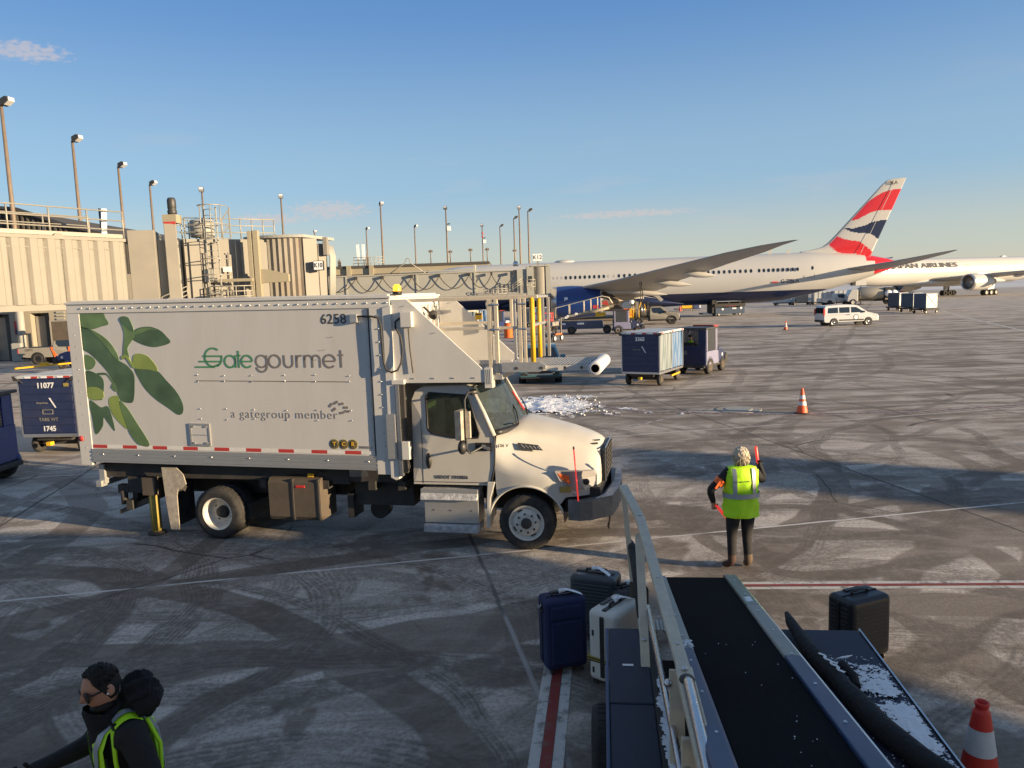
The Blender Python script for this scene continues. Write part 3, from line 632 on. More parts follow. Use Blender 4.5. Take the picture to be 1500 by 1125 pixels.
    for x0 in (824, 867): stroke(lg, [cu(x0,414)]+[cu(x0+21.5-21.5*cos(R(a)), 410-21*sin(R(a))) for a in range(10,171,16)]+[cu(x0+43,414), cu(x0+43,454)], w)
    stroke(lg, arc(963,420,33,-45,-356), w); stroke(lg, [cu(931,420), cu(995,420)], w*.8)
    stroke(lg, [cu(1027,362), cu(1027,454)], w); stroke(lg, [cu(1012,388), cu(1042,388)], w*.8)
    stroke(lg, [cu(180,525), cu(1050,528)], .012)
    B(lg, 'company_lettering')
    def T(s, size, mat, x, z, name, **k): 
        o = text(s, size, mat, (x, NY+.009, tl(x, z)), (pi/2,R(.7),0), t, name, **k); return o
    T('a gategroup member', .200, 'slogan_grey', 1.365, 2.115, 'slogan_lettering', bold=-.003, sx=1.0, space=1.1)
    T('6258', .215, 'ink', 2.31, 3.60, 'fleet_number', bold=.001)
    T('20020613', .055, 'logo_grey', 2.72, 1.615, 'serial_number')
    em = MB('logo_grey')
    for u, v in ((955,650),(985,636),(1015,643),(1038,662),(1044,682),(1015,690),(972,673)):
        c = cu(u, v+2); em.cbox((c[0], NY+.009, c[1]), (.075,.004,.036), ry=R(-25+ (u-990)*.5))
    B(em, 'star_emblem')
    bd = MB('yellow_dirty','ink')
    for k in range(3):
        x = 2.20+k*.155; bd.use('yellow_dirty').rev([(.078,.0),(.078,.005)], (x, NY+.012, 1.66), (0,-1,0), 24); bd.use('ink').rev([(.069,0),(.069,.003)], (x, NY+.008, 1.66), (0,-1,0), 24); bd.use('yellow_dirty').rev([(.056,0),(.056,.003)], (x, NY+.0065, 1.66), (0,-1,0), 24); bd.use('ink').rev([(.05,0),(.05,.003)], (x, NY+.005, 1.66), (0,-1,0), 24)
    B(bd, 'round_badges')
    for k, c in enumerate('TCR'): text(c, .085, 'yellow_paint', (2.20+k*.155, NY-.001, tl(2.3,1.66)), (pi/2,0,0), t, 'badge_letter', bold=.003)
    # conduit and hoses
    cd = MB('aluminium'); cd.box(2.60,2.72,NY-.05,NY+.01,3.545,3.675); B(cd, 'junction_box', bev=.008)
    hs = MB('dark_frame'); hs.tube([(2.72,NY-.03,3.61),(2.95,NY-.035,3.605),(3.06,NY-.05,3.58),(3.10,NY-.06,3.48),(3.11,NY-.06,3.15),(3.12,NY-.06,2.9),(3.16,NY-.07,2.80),(3.24,NY-.08,2.76),(3.34,NY-.08,2.79),(3.40,NY-.07,2.9),(3.43,NY-.06,3.1),(3.40,NY-.05,3.3),(3.33,NY-.05,3.43),(3.33,NY-.04,3.52),(3.40,NY-.03,3.57)], .016, 7)
    hs.tube([(3.52,NY-.02,3.42),(3.53,NY-.02,3.1),(3.56,NY-.02,2.74)], .009, 6)
    hs.build('hose', parent=t)
    eb = MB('truck_white'); eb.box(3.42,3.60,NY-.09,NY+.02,3.43,3.66); eb.build('control_box', parent=t, bev=.01)
    # guide rail with gauge on the front post
    ga = MB('steel'); ga.box(3.27,3.33,NY-.05,NY+.03,1.15,2.56); ga.use('dark_frame').box(3.335,3.40,NY-.02,NY+.05,1.2,2.56)
    ga.use('truck_white').box(3.22,3.42,NY-.05,NY+.06,2.57,2.64); ga.box(3.34,3.46,NY-.08,NY+.02,1.42,1.70); ga.use('aluminium').box(3.10,3.25,NY-.055,NY-.035,1.42,2.12); ga.use('dark_frame').tube([(3.42,NY-.03,1.42),(3.44,NY-.03,1.30),(3.40,NY-.03,1.22)], .012, 6)
    ga.build('lift_guide', parent=t, bev=.006)
    # ---------------- front wall of the box, side panels, deck, gangway
    fw = MB('truck_white'); fw.box(3.0,3.22,NY+.10,FY-.10,1.3,3.75)
    fw.use('bridge_cream'); 
    for y0, y1 in ((-.9,-.25),(-.2,.45)): fw.box(3.222,3.245,y0,y1,2.75,3.4)
    fw.use('truck_white').box(3.22,3.27,.50,.62,2.7,3.75); fw.box(3.22,3.27,-1.0,-.94,2.7,3.75); fw.use('aluminium').box(3.222,3.26,-1.0,.6,3.42,3.46)
    fw.box(3.225,3.25,.72,.80,2.72,3.7); fw.box(3.225,3.25,.95,1.02,2.72,3.7)
    fw.build('front_bulkhead', parent=t)
    wl = MB('dark_frame'); wl.rev([(.03,0),(.075,.05),(.08,.12),(.04,.15)], (3.32,.30,3.58), (.9,.3,-.25), 14); wl.bar((3.24,.3,3.7),(3.34,.3,3.60),.03); wl.use('steel').rev([(.11,0),(.11,.02)], (3.275,.86,3.55), (1,0,0), 18); wl.build('work_lamp', parent=t)
    def wing_panel(y, lab=None):
        mb = MB('truck_white'); mb.prism([(3.26,2.585),(4.66,2.585),(4.69,2.62),(4.69,2.72),(4.655,2.765),(3.50,3.845),(3.26,3.845)], 'y', y, y+.035)
        mb.use('bare_metal')
        for x in (3.55,3.87,4.18,4.5): mb.cbox((x, y-.004, 2.655), (.045,.012,.018))
        for x, z in ((3.44,3.74),(3.9,3.33)): mb.cbox((x+.0, y-.004, z), (.07,.008,.010), ry=-.2)
        return mb.build('wing_panel', parent=t, bev=.006)
    wing_panel(NY+.005); wing_panel(FY-.04)
    nt_ = MB('yellow_paint'); nt_.box(3.92,4.05,FY-.052,FY-.042,3.43,3.55); nt_.use('ink').box(3.93,4.04,FY-.055,FY-.05,3.51,3.535); nt_.build('warning_notice', parent=t)
    dk = MB('galvanised'); dk.box(3.22,4.92,NY+.045,FY-.045,2.62,2.70)
    for i in range(12): dk.box(3.24,4.9,NY+.06+i*.19,NY+.075+i*.19,2.70,2.712)
    dk.use('truck_white').box(3.3,4.75,.25,.30,2.712,2.78)
    dk.build('front_deck', parent=t)
    mw = MB('truck_white'); mw.box(4.66,4.78,NY+.0,NY+.16,2.50,2.80); mw.use('aluminium')
    for i in range(4): mw.box(4.665+i*.028,4.675+i*.028,NY-.008,NY+.0,2.56,2.78)
    mw.build('deck_corner', parent=t, bev=.01)
    rl = MB('rail_beige')
    def pst(x, y, z0, z1, w=.05, mat='rail_beige'): rl.use(mat).box(x-w/2,x+w/2,y-w/2,y+w/2,z0,z1)
    pst(4.755,NY+.06,2.5,3.80,.06); pst(4.86,NY+.05,2.70,3.80,.055); pst(5.215,NY+.05,2.86,3.80,.055); pst(5.285,NY+.05,2.86,3.80,.045)
    pst(4.28,FY-.35,3.08,3.80,.05); pst(4.38,FY-.35,2.7,3.80,.05); pst(4.62,FY-.2,3.30,3.80,.05)
    for y, x0, x1 in ((NY+.06,3.5,5.48),(FY-.35,3.3,4.9)):
        rl.box(x0,x1,y-.022,y+.022,3.795,3.845)
    rl.box(3.98,4.76,NY+.04,NY+.08,3.36,3.405); rl.box(4.88,5.2,NY+.04,NY+.08,3.36,3.40); rl.box(3.35,4.36,FY-.37,FY-.33,3.36,3.41)
    rl.use('aluminium'); pst(4.89,-.05,2.80,3.80,.045,'aluminium'); pst(5.33,.05,2.85,3.80,.05,'aluminium'); pst(5.42,.05,2.85,3.80,.045,'aluminium'); 
    rl.box(4.9,5.42,.03,.07,3.795,3.835); rl.box(5.36,5.40,NY+.1,.05,3.795,3.835); rl.box(5.34,5.38,NY+.1,.05,3.38,3.42)
    for z in (3.36,3.72):
        for x in (4.845,5.25): rl.use('steel').cyl((x-.06,NY+.04,z),(x+.06,NY+.04,z),.022,n=8)
    rl.build('guard_rail', parent=t, bev=.004)
    yb = MB('yellow_paint'); yb.cyl((5.395,NY+.06,2.86),(5.395,NY+.06,3.81),.036,n=14); yb.build('yellow_post', parent=t)
    yb = MB('yellow_paint'); yb.cyl((5.32,-.22,2.86),(5.32,-.22,3.79),.034,n=14); yb.build('yellow_post', parent=t)
    gw = MB('galvanised'); gw.prism([(4.93,2.735),(5.50,2.735),(5.58,2.78),(5.58,2.83),(5.50,2.875),(4.93,2.875)], 'y', NY+.0, NY+.045)
    gw.use('truck_white').box(5.50,6.22,NY+.045,NY+.075,2.745,2.82); gw.box(5.0,6.22,.02,.05,2.745,2.82); gw.box(4.95,5.5,NY+.05,.02,2.74,2.77)
    gw.use('galvanised')
    n = 26
    for i in range(n): gw.box(4.95+i*(1.25/n), 4.95+i*(1.25/n)+.022, NY+.076, .018, 2.80, 2.832)
    for j in range(6): gw.box(4.95,6.2,NY+.12+j*.22,NY+.135+j*.22,2.79,2.826)
    gw.use('dark_frame')
    for x in (5.15,5.52,5.86,6.10): gw.cyl((x,NY-.006,2.79),(x,NY+.02,2.79),.022,n=10)
    gw.build('gangway', parent=t)
    ro = MB('cone_white'); ro.rev([(.06,.0),(.088,.0),(.10,.015),(.10,1.32),(.088,1.335),(.06,1.335)], (6.30,NY-.03,2.775), (0,1,0), 22, caps=False); ro.use('black').rev([(.062,.004),(.06,.3)], (6.30,NY-.03,2.775), (0,1,0), 18, caps=False); ro.rev([(.062,.3),(.001,.3)], (6.30,NY-.03,2.775), (0,1,0), 18, caps=False)
    ro.build('bumper_roll', parent=t)
    br = MB('amber_lamp'); br.rev([(.06,0),(.06,.07),(.035,.10),(.001,.105)], (3.30,NY+.18,3.97), (0,0,1), 14, caps=False); br.use('black').rev([(.07,-.06),(.07,0.0)], (3.30,NY+.18,3.97), n=14); br.build('beacon', parent=t)
    # ---------------- chassis
    fr = MB('dark_frame')
    for y in (-.45,.42): fr.box(-2.0,5.6,y-.05,y+.05,.62,.92)
    fr.box(-2.3,3.2,-1.0,.9,.98,1.21); fr.box(-1.75,-1.2,-1.05,.95,.72,1.0); fr.box(-.5,.5,-.95,.85,.3,.55)
    for x in (-1.0,.8,1.9,2.7,3.2): fr.box(x-.06,x+.06,-1.05,.95,.86,1.0)
    fr.box(2.3,3.3,-.8,.8,.55,.95); fr.cyl((-.0,-1.0,.42),(0,.95,.42),.11,n=12); fr.cyl((5.2,-.95,.44),(5.2,.9,.44),.06,n=10); fr.box(4.4,5.5,-.45,.45,.45,1.0)
    fr.box(2.02,2.30,-1.02,-.8,.94,1.2); fr.use('aluminium').box(2.3,2.62,-1.0,-.8,1.06,1.2)
    fr.use('black_plastic').box(2.2,2.3,-.9,-.5,.35,.75); fr.cyl((2.62,-.6,.42),(2.62,-.4,.42),.16,n=14)
    fr.build('chassis', parent=t)
    tk = MB('tank_dirty'); tk.prism([(-1.12,.36),(-1.16,.42),(-1.16,.98),(-1.10,1.05),(-.6,1.05),(-.6,.36)], 'x', .95, 1.86); tk.use('yellow_paint').box(1.60,1.70,-1.05,-.97,1.05,1.11); tk.use('red').box(1.44,1.60,-1.168,-1.155,.90,.94)
    tk.use('dark_frame').box(1.22,1.5,-1.0,-.8,1.05,1.09); tk.tube([(1.7,-1.0,1.05),(1.75,-1.02,1.16),(1.86,-1.02,1.12),(1.92,-1.0,1.2)], .014, 6)
    for x in (1.38,1.83): tk.use('dark_frame').box(x-.018,x+.018,-1.172,-1.10,.37,1.04)
    tk.build('fuel_tank', parent=t, bev=.02)
    mf = MB('mudflap'); mf.prism([(-.98,1.20),(-.70,1.20),(-.58,1.08),(-.54,.92),(-.64,.84),(-.70,.84),(-.73,.72),(-.735,.14),(-.90,.14),(-.945,.6)], 'y', -1.17, -1.155); mf.build('mudflap', parent=t)
    mf = MB('rubber'); mf.box(-.86,-.845,-1.1,-.55,.16,1.0); mf.build('mudflap', parent=t)
    for y in (-1.0,.9):
        og = MB('yellow_dirty'); og.cyl((-1.30,y,.03),(-1.30,y,.92),.085,n=16); og.use('dark_frame').rev([(.15,.0),(.15,.03),(.09,.05)], (-1.30,y,0), n=16); og.use('tank_dirty').box(-1.42,-1.18,y-.12,y+.12,.7,1.0); og.build('stabiliser_leg', parent=t)
    tb = MB('dark_frame'); tb.box(-1.82,-1.70,-1.05,.95,.42,.58); tb.box(-1.8,-1.7,-.9,-.78,.58,1.0); tb.box(-1.8,-1.7,.66,.78,.58,1.0); tb.use('tank_dirty').prism([(-2.05,.30),(-1.2,.62),(-1.2,.72),(-2.05,.38)], 'y', -.95, -.80); tb.prism([(-2.05,.30),(-1.2,.62),(-1.2,.72),(-2.05,.38)], 'y', .6, .75)
    tb.use('dark_frame').cyl((-1.9,-.98,.5),(-1.9,-.98,.74),.06,n=10); tb.box(-2.0,-1.8,-1.0,-.9,.70,.84)
    tb.use('galvanised').box(-2.3,-2.2,-1.05,-.93,.86,1.2); tb.box(-2.3,-2.2,.75,.87,.86,1.2); tb.box(-2.34,-2.24,-1.1,.9,.82,.92)
    tb.build('rear_underride', parent=t)
    w1 = wheel(t, 0, -1.07, .43, .43, .22, -1, style='dual', rr=.60); w2 = wheel(t, 0, -.80, .43, .43, .22, 1, style='dual', rr=.60); wheel(t, 0, .97, .43, .43, .22, 1, style='dual', rr=.60); wheel(t, 0, .70, .43, .43, .22, 1, style='dual', rr=.60)
    wheel(t, 5.20, -1.02, .43, .43, .27, -1, style='front', rr=.60); wheel(t, 5.20, .94, .43, .43, .27, 1, style='front', rr=.60)
    # ---------------- cab
    CY = -1.14; cab = MB('cab_white')
    side = [(3.44,1.0),(3.44,2.30),(3.50,2.44),(3.62,2.50),(4.30,2.52),(4.40,2.49),(4.60,2.10),(4.745,1.78),(4.745,1.42),(4.70,1.2),(4.64,1.0)]
    win = [(3.70,1.86),(3.76,1.80),(4.12,1.735),(4.50,1.735),(4.515,1.80),(4.36,2.30),(4.30,2.37),(3.72,2.41),(3.67,2.36)]
    def cy(z): return CY + .11*max(0, z-1.75)/.77        # tumblehome above the belt line
    def panel(mb, poly, hole, s):
        # side skin with a window opening
        import mathutils.geometry as gg
        a = [V3((x, 0, z)) for x, z in poly]; b = [V3((x, 0, z)) for x, z in hole]
        tris = gg.tessellate_polygon([[V3((p.x, p.z, 0)) for p in a], [V3((p.x, p.z, 0)) for p in b][::-1]])
        pts = a+b[::-1]
        vs = [(p.x, s*abs(cy(p.z)) + (.02 if s > 0 else -.0), p.z) for p in pts]
        mb.add(vs, [tuple(q) for q in tris], False)
    for s in (-1, 1):
        panel(cab, side, win, s)
    # roof, back wall, floor
    top_ = [p for p in side if p[1] >= 2.28 and p[0] < 4.45]
    rings = []
    for x, z in top_ + [(4.40,2.49)]:
        h = abs(cy(z)); rings.append([V3((x + (0.16*(1-(y/h)**2) if x > 4.35 else 0), y, z + (.05*(1-(abs(y)/h)**2)))) for y in [h*k/8 for k in range(-8, 9)]])
    cab.loft(rings, caps=False, closed=False)
    cab.add([(3.44,CY,1.0),(3.44,-CY,1.0),(3.44,abs(cy(2.3)),2.30),(3.44,-abs(cy(2.3)),2.30)], [(0,1,2,3)])
    cab.add([(3.44,CY,1.0),(3.44,-CY,1.0),(4.64,-CY,1.0),(4.64,CY,1.0)], [(0,1,2,3)])
    cb = cab.build('cab', parent=t)
    wf = MB('black'); 
    wring = win+[win[0]]
    for s in (-1, 1):
        wf.tube([(x, s*(abs(cy(z))+.004), z) for x, z in wring], .016, 6, caps=False)
    wf.tube([(4.415,-1.02,2.49),(4.50,-.72,2.52),(4.56,-.3,2.54),(4.57,0,2.545),(4.56,.3,2.54),(4.50,.72,2.52),(4.415,1.02,2.49)], .018, 6)
    wf.build('window_seal', parent=t)
    for s in (-1, 1):
        wg = MB('cab_glass'); wg.prism(win, 'y', 0, .006)
        o = wg.build('door_window', parent=t)
        for v in o.data.vertices: v.co.y += s*(abs(cy(v.co.z))-.012)
    # windscreen
    sc = MB('screen_glass'); rg = []
    for z, k in ((2.49,0),(2.25,.33),(2.0,.66),(1.80,1)):
        h = lerp(1.02,1.10,k); xs = lerp(4.405,4.735,k)
        rg.append([V3((xs + lerp(.16,.30,k)*(1-(y/h)**2), y, z+.05*(1-k)*(1-(y/h)**2))) for y in [h*q/10 for q in range(-10, 11)]])
    sc.loft(rg, caps=False, closed=False); sc.build('windscreen', parent=t)
    for s in (-1, 1):
        ap = MB('cab_white'); ap.tube([(4.39,s*1.035,2.48),(4.59,s*1.09,2.10),(4.745,s*1.13,1.76)], .036, 8); ap.build('screen_pillar', parent=t)
    cw = MB('black_plastic'); cw.tube([(4.76+.30*(1-(y/1.1)**2), y, 1.80) for y in [1.1*q/10 for q in range(-10, 11)]], .045, 8)
    for a, b in (((5.0,-.5,1.84),(4.78,-.05,2.13)),((5.03,.1,1.84),(4.82,.55,2.10)),((4.98,-.5,1.84),(4.98,-.85,1.9))): cw.tube([a, ((a[0]+b[0])/2+.02,(a[1]+b[1])/2,(a[2]+b[2])/2+.02), b], .012, 6)
    cw.use('red').bar((4.74,.28,2.25),(4.93,.24,1.95),.05,.012); cw.build('wiper', parent=t)
    # interior
    it = MB('black_plastic'); it.box(4.3,4.7,-1.05,1.05,1.1,1.74); it.box(3.48,3.55,-1.0,1.0,1.1,2.3)
    for y in (-.55,.5):
        it.use('jacket_black').box(3.72,4.15,y-.25,y+.25,1.28,1.42); it.prism([(3.62,1.35),(3.78,1.35),(3.68,2.12),(3.56,2.12)], 'y', y-.24, y+.24)
    it.use('black_plastic').rev([(.20,0),(.225,.012),(.20,.024)], (4.22,.5,1.74), (-.5,0,.85), 20, caps=False); it.bar((4.22,.5,1.74),(4.45,.5,1.55),.05)
    it.use('leaf_light').box(3.56,3.60,-.9,-.35,1.5,2.2)
    it.build('seat', parent=t, bev=.02)
    dl = MB('ink'); 
    dl.box(3.595,3.601,CY-.004,CY+.01,1.02,2.0); dl.tube([(4.75,CY-.002,1.79),(4.755,CY-.006,1.55),(4.74,CY-.004,1.3),(4.68,CY-.002,1.05)], .011, 6); dl.box(3.46,4.66,CY-.004,CY+.01,1.035,1.045)
    dl.build('door_seam', parent=t)
    hd_ = MB('black_plastic'); hd_.ball((3.70,CY-.012,1.37), .05,.03,.125,14,10); hd_.use('black').ball((3.715,CY-.03,1.36), .02,.02,.085,10,8); hd_.build('door_handle', parent=t)
    text('USDOT 1910856', .075, 'ink', (4.05,CY-.004,1.115), (pi/2,0,0), t, 'registration_lettering', bold=.001)
    # bonnet
    hood = MB('cab_white'); secs = []
    tf = [(4.745,1.14),(5.0,1.17),(5.25,1.18),(5.5,1.16),(5.8,1.09),(6.0,1.0),(6.15,.90),(6.25,.74),(6.30,.60)]
    tz = [(4.745,1.40),(4.9,1.30),(5.0,1.26),(5.25,1.24),(5.5,1.23),(5.8,1.20),(6.1,1.17),(6.30,1.13)]
    sy = [(4.745,1.08),(5.0,.96),(5.4,.86),(5.8,.78),(6.1,.72),(6.30,.60)]; sz = [(4.745,1.62),(5.0,1.56),(5.4,1.46),(5.8,1.38),(6.1,1.32),(6.30,1.28)]
    hy = [(4.745,.98),(5.2,.80),(5.7,.66),(6.1,.56),(6.25,.52),(6.30,.50)]; hz = [(4.745,1.80),(5.0,1.80),(5.4,1.72),(5.8,1.62),(6.1,1.53),(6.22,1.48),(6.30,1.40)]
    cz = [(4.745,1.86),(5.05,1.90),(5.4,1.83),(5.8,1.73),(6.1,1.62),(6.22,1.56),(6.30,1.45)]
    xs = [4.745,4.80,4.88,4.96,5.04,5.12,5.2,5.28,5.36,5.44,5.52,5.6,5.66,5.72,5.78,5.84,5.92,6.0,6.08,6.16,6.24,6.30]
    def zb(x):
        d = .58**2-(x-5.20)**2
        return max(.43+sqrt(d) if d > 0 else .40, .42 if x < 4.75 else (.83 if x > 5.74 else 0))
    for x in xs:
        b = zb(x); f = interp(tf, x); half = [(f, b), (f+.012, max(b+.04, interp(tz,x)-.10)), (f-.01, max(b+.06, interp(tz,x))), (interp(sy,x)+.03, max(b+.10, interp(sz,x)-.10)), (interp(sy,x)-.05, max(b+.13, interp(sz,x))), (interp(hy,x)+.02, interp(hz,x)-.05), (interp(hy,x)-.10, interp(hz,x)), (interp(hy,x)*.45, lerp(interp(hz,x), interp(cz,x), .75)), (0, interp(cz,x))]
        sec = [V3((x-(.0 if x < 6.2 else 0), -y, z)) for y, z in half] + [V3((x, y, z)) for y, z in half[-2::-1]]
        if 4.745 < x < 5.1:   # cowl sweeps forward at the centre line
            pass
        secs.append(sec)
    hood.loft(secs, caps=False, closed=False)
    f0 = secs[-1]; hood.add(list(f0), [tuple(range(len(f0)))])
    # wheel arch lips and inner liner
    for s in (-1, 1):
        arcp = [(5.20+.58*cos(R(a)), s*(interp(tf, 5.20+.58*cos(R(a)))+.008), .43+.58*sin(R(a))) for a in range(14, 181, 8)]
        hood.tube(arcp, .022, 6)
        hood.prism([(4.60,.30),(4.64,.30),(4.70,.95),(4.60,1.0)], 'y', s*.75, s*1.15) if s < 0 else None
    hb = hood.build('bonnet', parent=t)
    md = hb.modifiers.new('sub', 'SUBSURF'); md.levels = 1; md.render_levels = 1
    ln = MB('black_plastic')
    for s in (-1, 1):
        n = 14; rg2 = [[V3((5.20+.575*cos(pi*k/n), s*y, .43+.575*sin(pi*k/n))) for k in range(n+1)] for y in (1.12,.70)]
        ln.loft(rg2, caps=False, closed=False)
    ln.build('arch_liner', parent=t)
    fl = MB('cab_white'); fl.prism([(4.585,.34),(4.63,.34),(4.66,.8),(4.74,1.06),(4.62,1.06),(4.60,.8)], 'y', CY-.03, CY+.2); fl.build('splash_guard', parent=t, bev=.01)
    gr = MB('black_plastic'); gr.prism([(-.52,.95),(.52,.95),(.50,1.42),(.3,1.47),(-.3,1.47),(-.50,1.42)], 'x', 6.29, 6.335)
    gr.use('dark_frame')
    for i in range(6): gr.cbox((6.345,0,1.02+i*.075), (.03,.94,.028))
    for y in (-.3,0,.3): gr.box(6.335,6.355,y-.015,y+.015,.97,1.45)
    gr.use('steel').box(6.34,6.352,-.55,-.515,.95,1.44); gr.box(6.34,6.352,.515,.55,.95,1.44); gr.box(6.34,6.352,-.52,.52,1.455,1.475)
    gr.build('grille', parent=t)
    for s in (-1, 1):
        hl = MB('lens_clear')
        P = [(5.66,1.16,1.24),(5.72,1.135,1.10),(5.90,1.075,.98),(6.08,.99,.93),(6.20,.86,.97),(6.24,.79,1.10),(6.20,.855,1.19),(6.0,1.03,1.22)]
        pts = [V3((x, s*(y+.025), z)) for x, y, z in P]; c = V3((5.99, s*1.065, 1.10)); inner = [V3((p.x, p.y-s*.09, p.z)) for p in pts]
        k = len(pts); hl.add(pts+[c]+inner, [(i, (i+1) % k, k) for i in range(k)] + [(i, i+k+1, (i+1) % k+k+1, (i+1) % k) for i in range(k)])
        hl.use('orange').add([V3((5.70,s*1.178,1.215)), V3((5.76,s*1.155,1.11)), V3((5.88,s*1.125,1.03)), V3((5.86,s*1.135,1.17))], [(0,1,2,3)])
        hl.use('black_plastic').ball((6.10,s*1.0,1.05), .05,.03,.05,10,8)
        hl.build('headlight', parent=t)
    vt = MB('black_plastic'); 
    P = [(5.05,1.625),(5.12,1.525),(5.44,1.495),(5.36,1.575)]
    vt.add([(x, -(interp(hy,x)+.05+(1.68-z)*.62), z) for x, z in P], [(0,1,2,3)]); 
    vt.use('galvanised')
    for k in range(5):
        a_, b_ = (lerp(5.08,5.38,(k+.5)/5), lerp(1.60,1.55,(k+.5)/5)), (lerp(5.14,5.42,(k+.5)/5), lerp(1.545,1.515,(k+.5)/5))
        vt.bar((a_[0], -(interp(hy,a_[0])+.056+(1.68-a_[1])*.62), a_[1]), (b_[0], -(interp(hy,b_[0])+.056+(1.68-b_[1])*.62), b_[1]), .012, .012)
    vt.build('air_vent', parent=t)
    text('106 V', .07, 'ink', (4.86,-1.075,1.60), (R(66),0,0), t, 'bonnet_badge', bold=.002)
    lb = MB('yellow_dirty'); lb.cbox((5.80,-1.115,.955), (.17,.01,.085), rz=R(12)); lb.build('warning_label', parent=t)
    hk = MB('black_plastic'); hk.cbox((6.16,-.42,1.515), (.12,.05,.02), rz=.4); hk.cbox((6.18,-.30,1.545), (.13,.025,.02), rz=.5); hk.build('bonnet_latch', parent=t)
    bp = MB('bumper_grey'); pl = [(5.84,-1.16),(6.02,-1.20),(6.20,-1.12),(6.47,-.84),(6.52,-.4),(6.53,0),(6.52,.4),(6.47,.84),(6.20,1.12),(6.02,1.16),(5.84,1.14),(5.84,1.05),(6.0,1.06),(6.3,.80),(6.38,0),(6.3,-.80),(6.0,-1.08),(5.84,-1.08)]
    bp.prism(pl, 'z', .50, .80); bp.use('snowy_metal').prism([(6.24,-1.06),(6.47,-.84),(6.52,-.4),(6.53,0),(6.52,.4),(6.47,.84),(6.38,.9),(6.42,0),(6.36,-.8)], 'z', .803, .83)
    bp.use('black_plastic').box(5.75,6.3,-.9,.9,.55,.95); bp.use('dark_frame').tube([(6.40,-.70,.5),(6.41,-.70,.42),(6.40,-.70,.34)], .014, 6); bp.ball((6.40,-.70,.30), .03,.03,.06,8,6)
    bp.use('steel').ball((5.90,-1.0,.88), .05,.05,.04,10,8); bp.box(6.1,6.16,-1.0,-.9,.45,.72)
    bp.build('bumper', parent=t, bev=.02)
    pf = MB('wand_red'); pf.tube([(6.00,-1.17,.74),(5.98,-1.18,1.1),(5.95,-1.19,1.60)], .012, 6); pf.use('black').cyl((5.95,-1.19,1.58),(5.95,-1.19,1.62),.014,n=8); pf.build('marker_rod', parent=t)
    # steps
    st = MB('aluminium'); st.box(3.60,4.46,CY-.02,CY+.35,.40,.78); st.use('snowy_metal').prism([(CY-.10,.78),(CY+.3,.78),(CY+.3,.93),(CY-.03,.93)], 'x', 3.56, 4.46); st.box(3.60,4.46,CY-.10,CY+.3,.27,.385); st.use('aluminium').box(3.56,4.47,CY-.06,CY-.03,.88,.94)
    for x in (3.75,4.02,4.35): st.use('dark_frame').cyl((x,CY-.028,.60),(x,CY-.01,.60),.012,n=8)
    st.build('cab_step', parent=t, bev=.008)
    for s in (-1, 1):
        mr_ = MB('black_plastic'); Y0 = s*1.36
        mr_.tube([(4.44,s*1.06,2.42),(4.40,Y0-s*.08,2.44),(4.37,Y0,2.34),(4.37,Y0,1.60),(4.42,Y0,1.54),(4.60,s*1.15,1.62)], .018, 7)
        mr_.use('mudflap'); mr_.cbox((4.30,Y0,1.97), (.10,.20,.44), rz=s*R(10)); mr_.cbox((4.41,Y0-s*.01,1.97), (.07,.06,.40)); mr_.use('black_plastic').ball((4.31,Y0,1.63), .07,.10,.11,12,8)
        mr_.cyl((4.40,s*1.10,2.42),(4.46,s*1.04,2.42),.045,n=12)
        mr_.use('black_plastic').cbox((4.58,s*1.155,1.60), (.26,.02,.12)); mr_.use('steel').bar((4.50,s*1.18,1.56),(4.58,s*1.18,1.63),.03); mr_.bar((4.58,s*1.18,1.60),(4.68,s*1.18,1.57),.04)
        mr_.build('mirror', parent=t, bev=.012)
    cl = MB('orange')
    for y in (-.72,.0,.72): cl.ball((4.42+.12*(1-(y/1.0)**2),y,2.575), .07,.05,.03,10,6)
    cl.build('clearance_lamp', parent=t)
    return t
catering_truck()
# ================================================================== AIRLINERS
def fuselage(name, t, R_, zc, prof, colour, n=40, extra=(), mats=('plane_white',), split=None):
    """prof: (x, top z, bottom z, half width).  colour(x,y,z) gives the material name of a face"""
    mb = MB(*mats)
    angs = sorted(set([2*pi*i/n for i in range(n)] + list(extra)))
    xs = []
    for (a, *_), (b, *_) in zip(prof, prof[1:]):
        k = max(1, int(abs(b-a)/.9)); xs += [a+(b-a)*i/k for i in range(k)]
    xs.append(prof[-1][0])
    tt = [(p[0], p[1]) for p in prof]; tb = [(p[0], p[2]) for p in prof]; tw = [(p[0], p[3]) for p in prof]
    def ss(tab, x):      # smooth interpolation
        for (a, b), (c, d) in zip(tab, tab[1:]):
            if x <= c:
                return b+(d-b)*(x-a)/(c-a)
        return tab[-1][1]
    rings = []
    for x in xs:
        T, Bm, w = ss(tt, x), ss(tb, x), ss(tw, x); c = (T+Bm)/2; h = (T-Bm)/2
        if split is not None:
            a1 = math.asin(max(-.97, min(.97, (split-c)/h))); n1 = n//3; n2 = n-n1
            angs = [a1+(pi-2*a1)*i/n2 for i in range(n2)] + [pi-a1+(pi+2*a1)*i/n1 for i in range(n1)]
        rings.append([V3((x, w*cos(a), c+h*sin(a))) for a in angs])
    k = len(angs)
    for j in range(len(rings)-1):
        for i in range(k):
            i2 = (i+1) % k; q = [rings[j][i], rings[j][i2], rings[j+1][i2], rings[j+1][i]]; c = (q[0]+q[1]+q[2]+q[3])/4
            mb.use(colour(c.x, c.y, c.z)); mb.add(q, [(0,3,2,1)], True)
    mb.use(colour(*rings[0][0])); mb.add(rings[0], [tuple(range(k))]); mb.add(rings[-1], [tuple(range(k))[::-1]])
    return mb.build(name, parent=t)
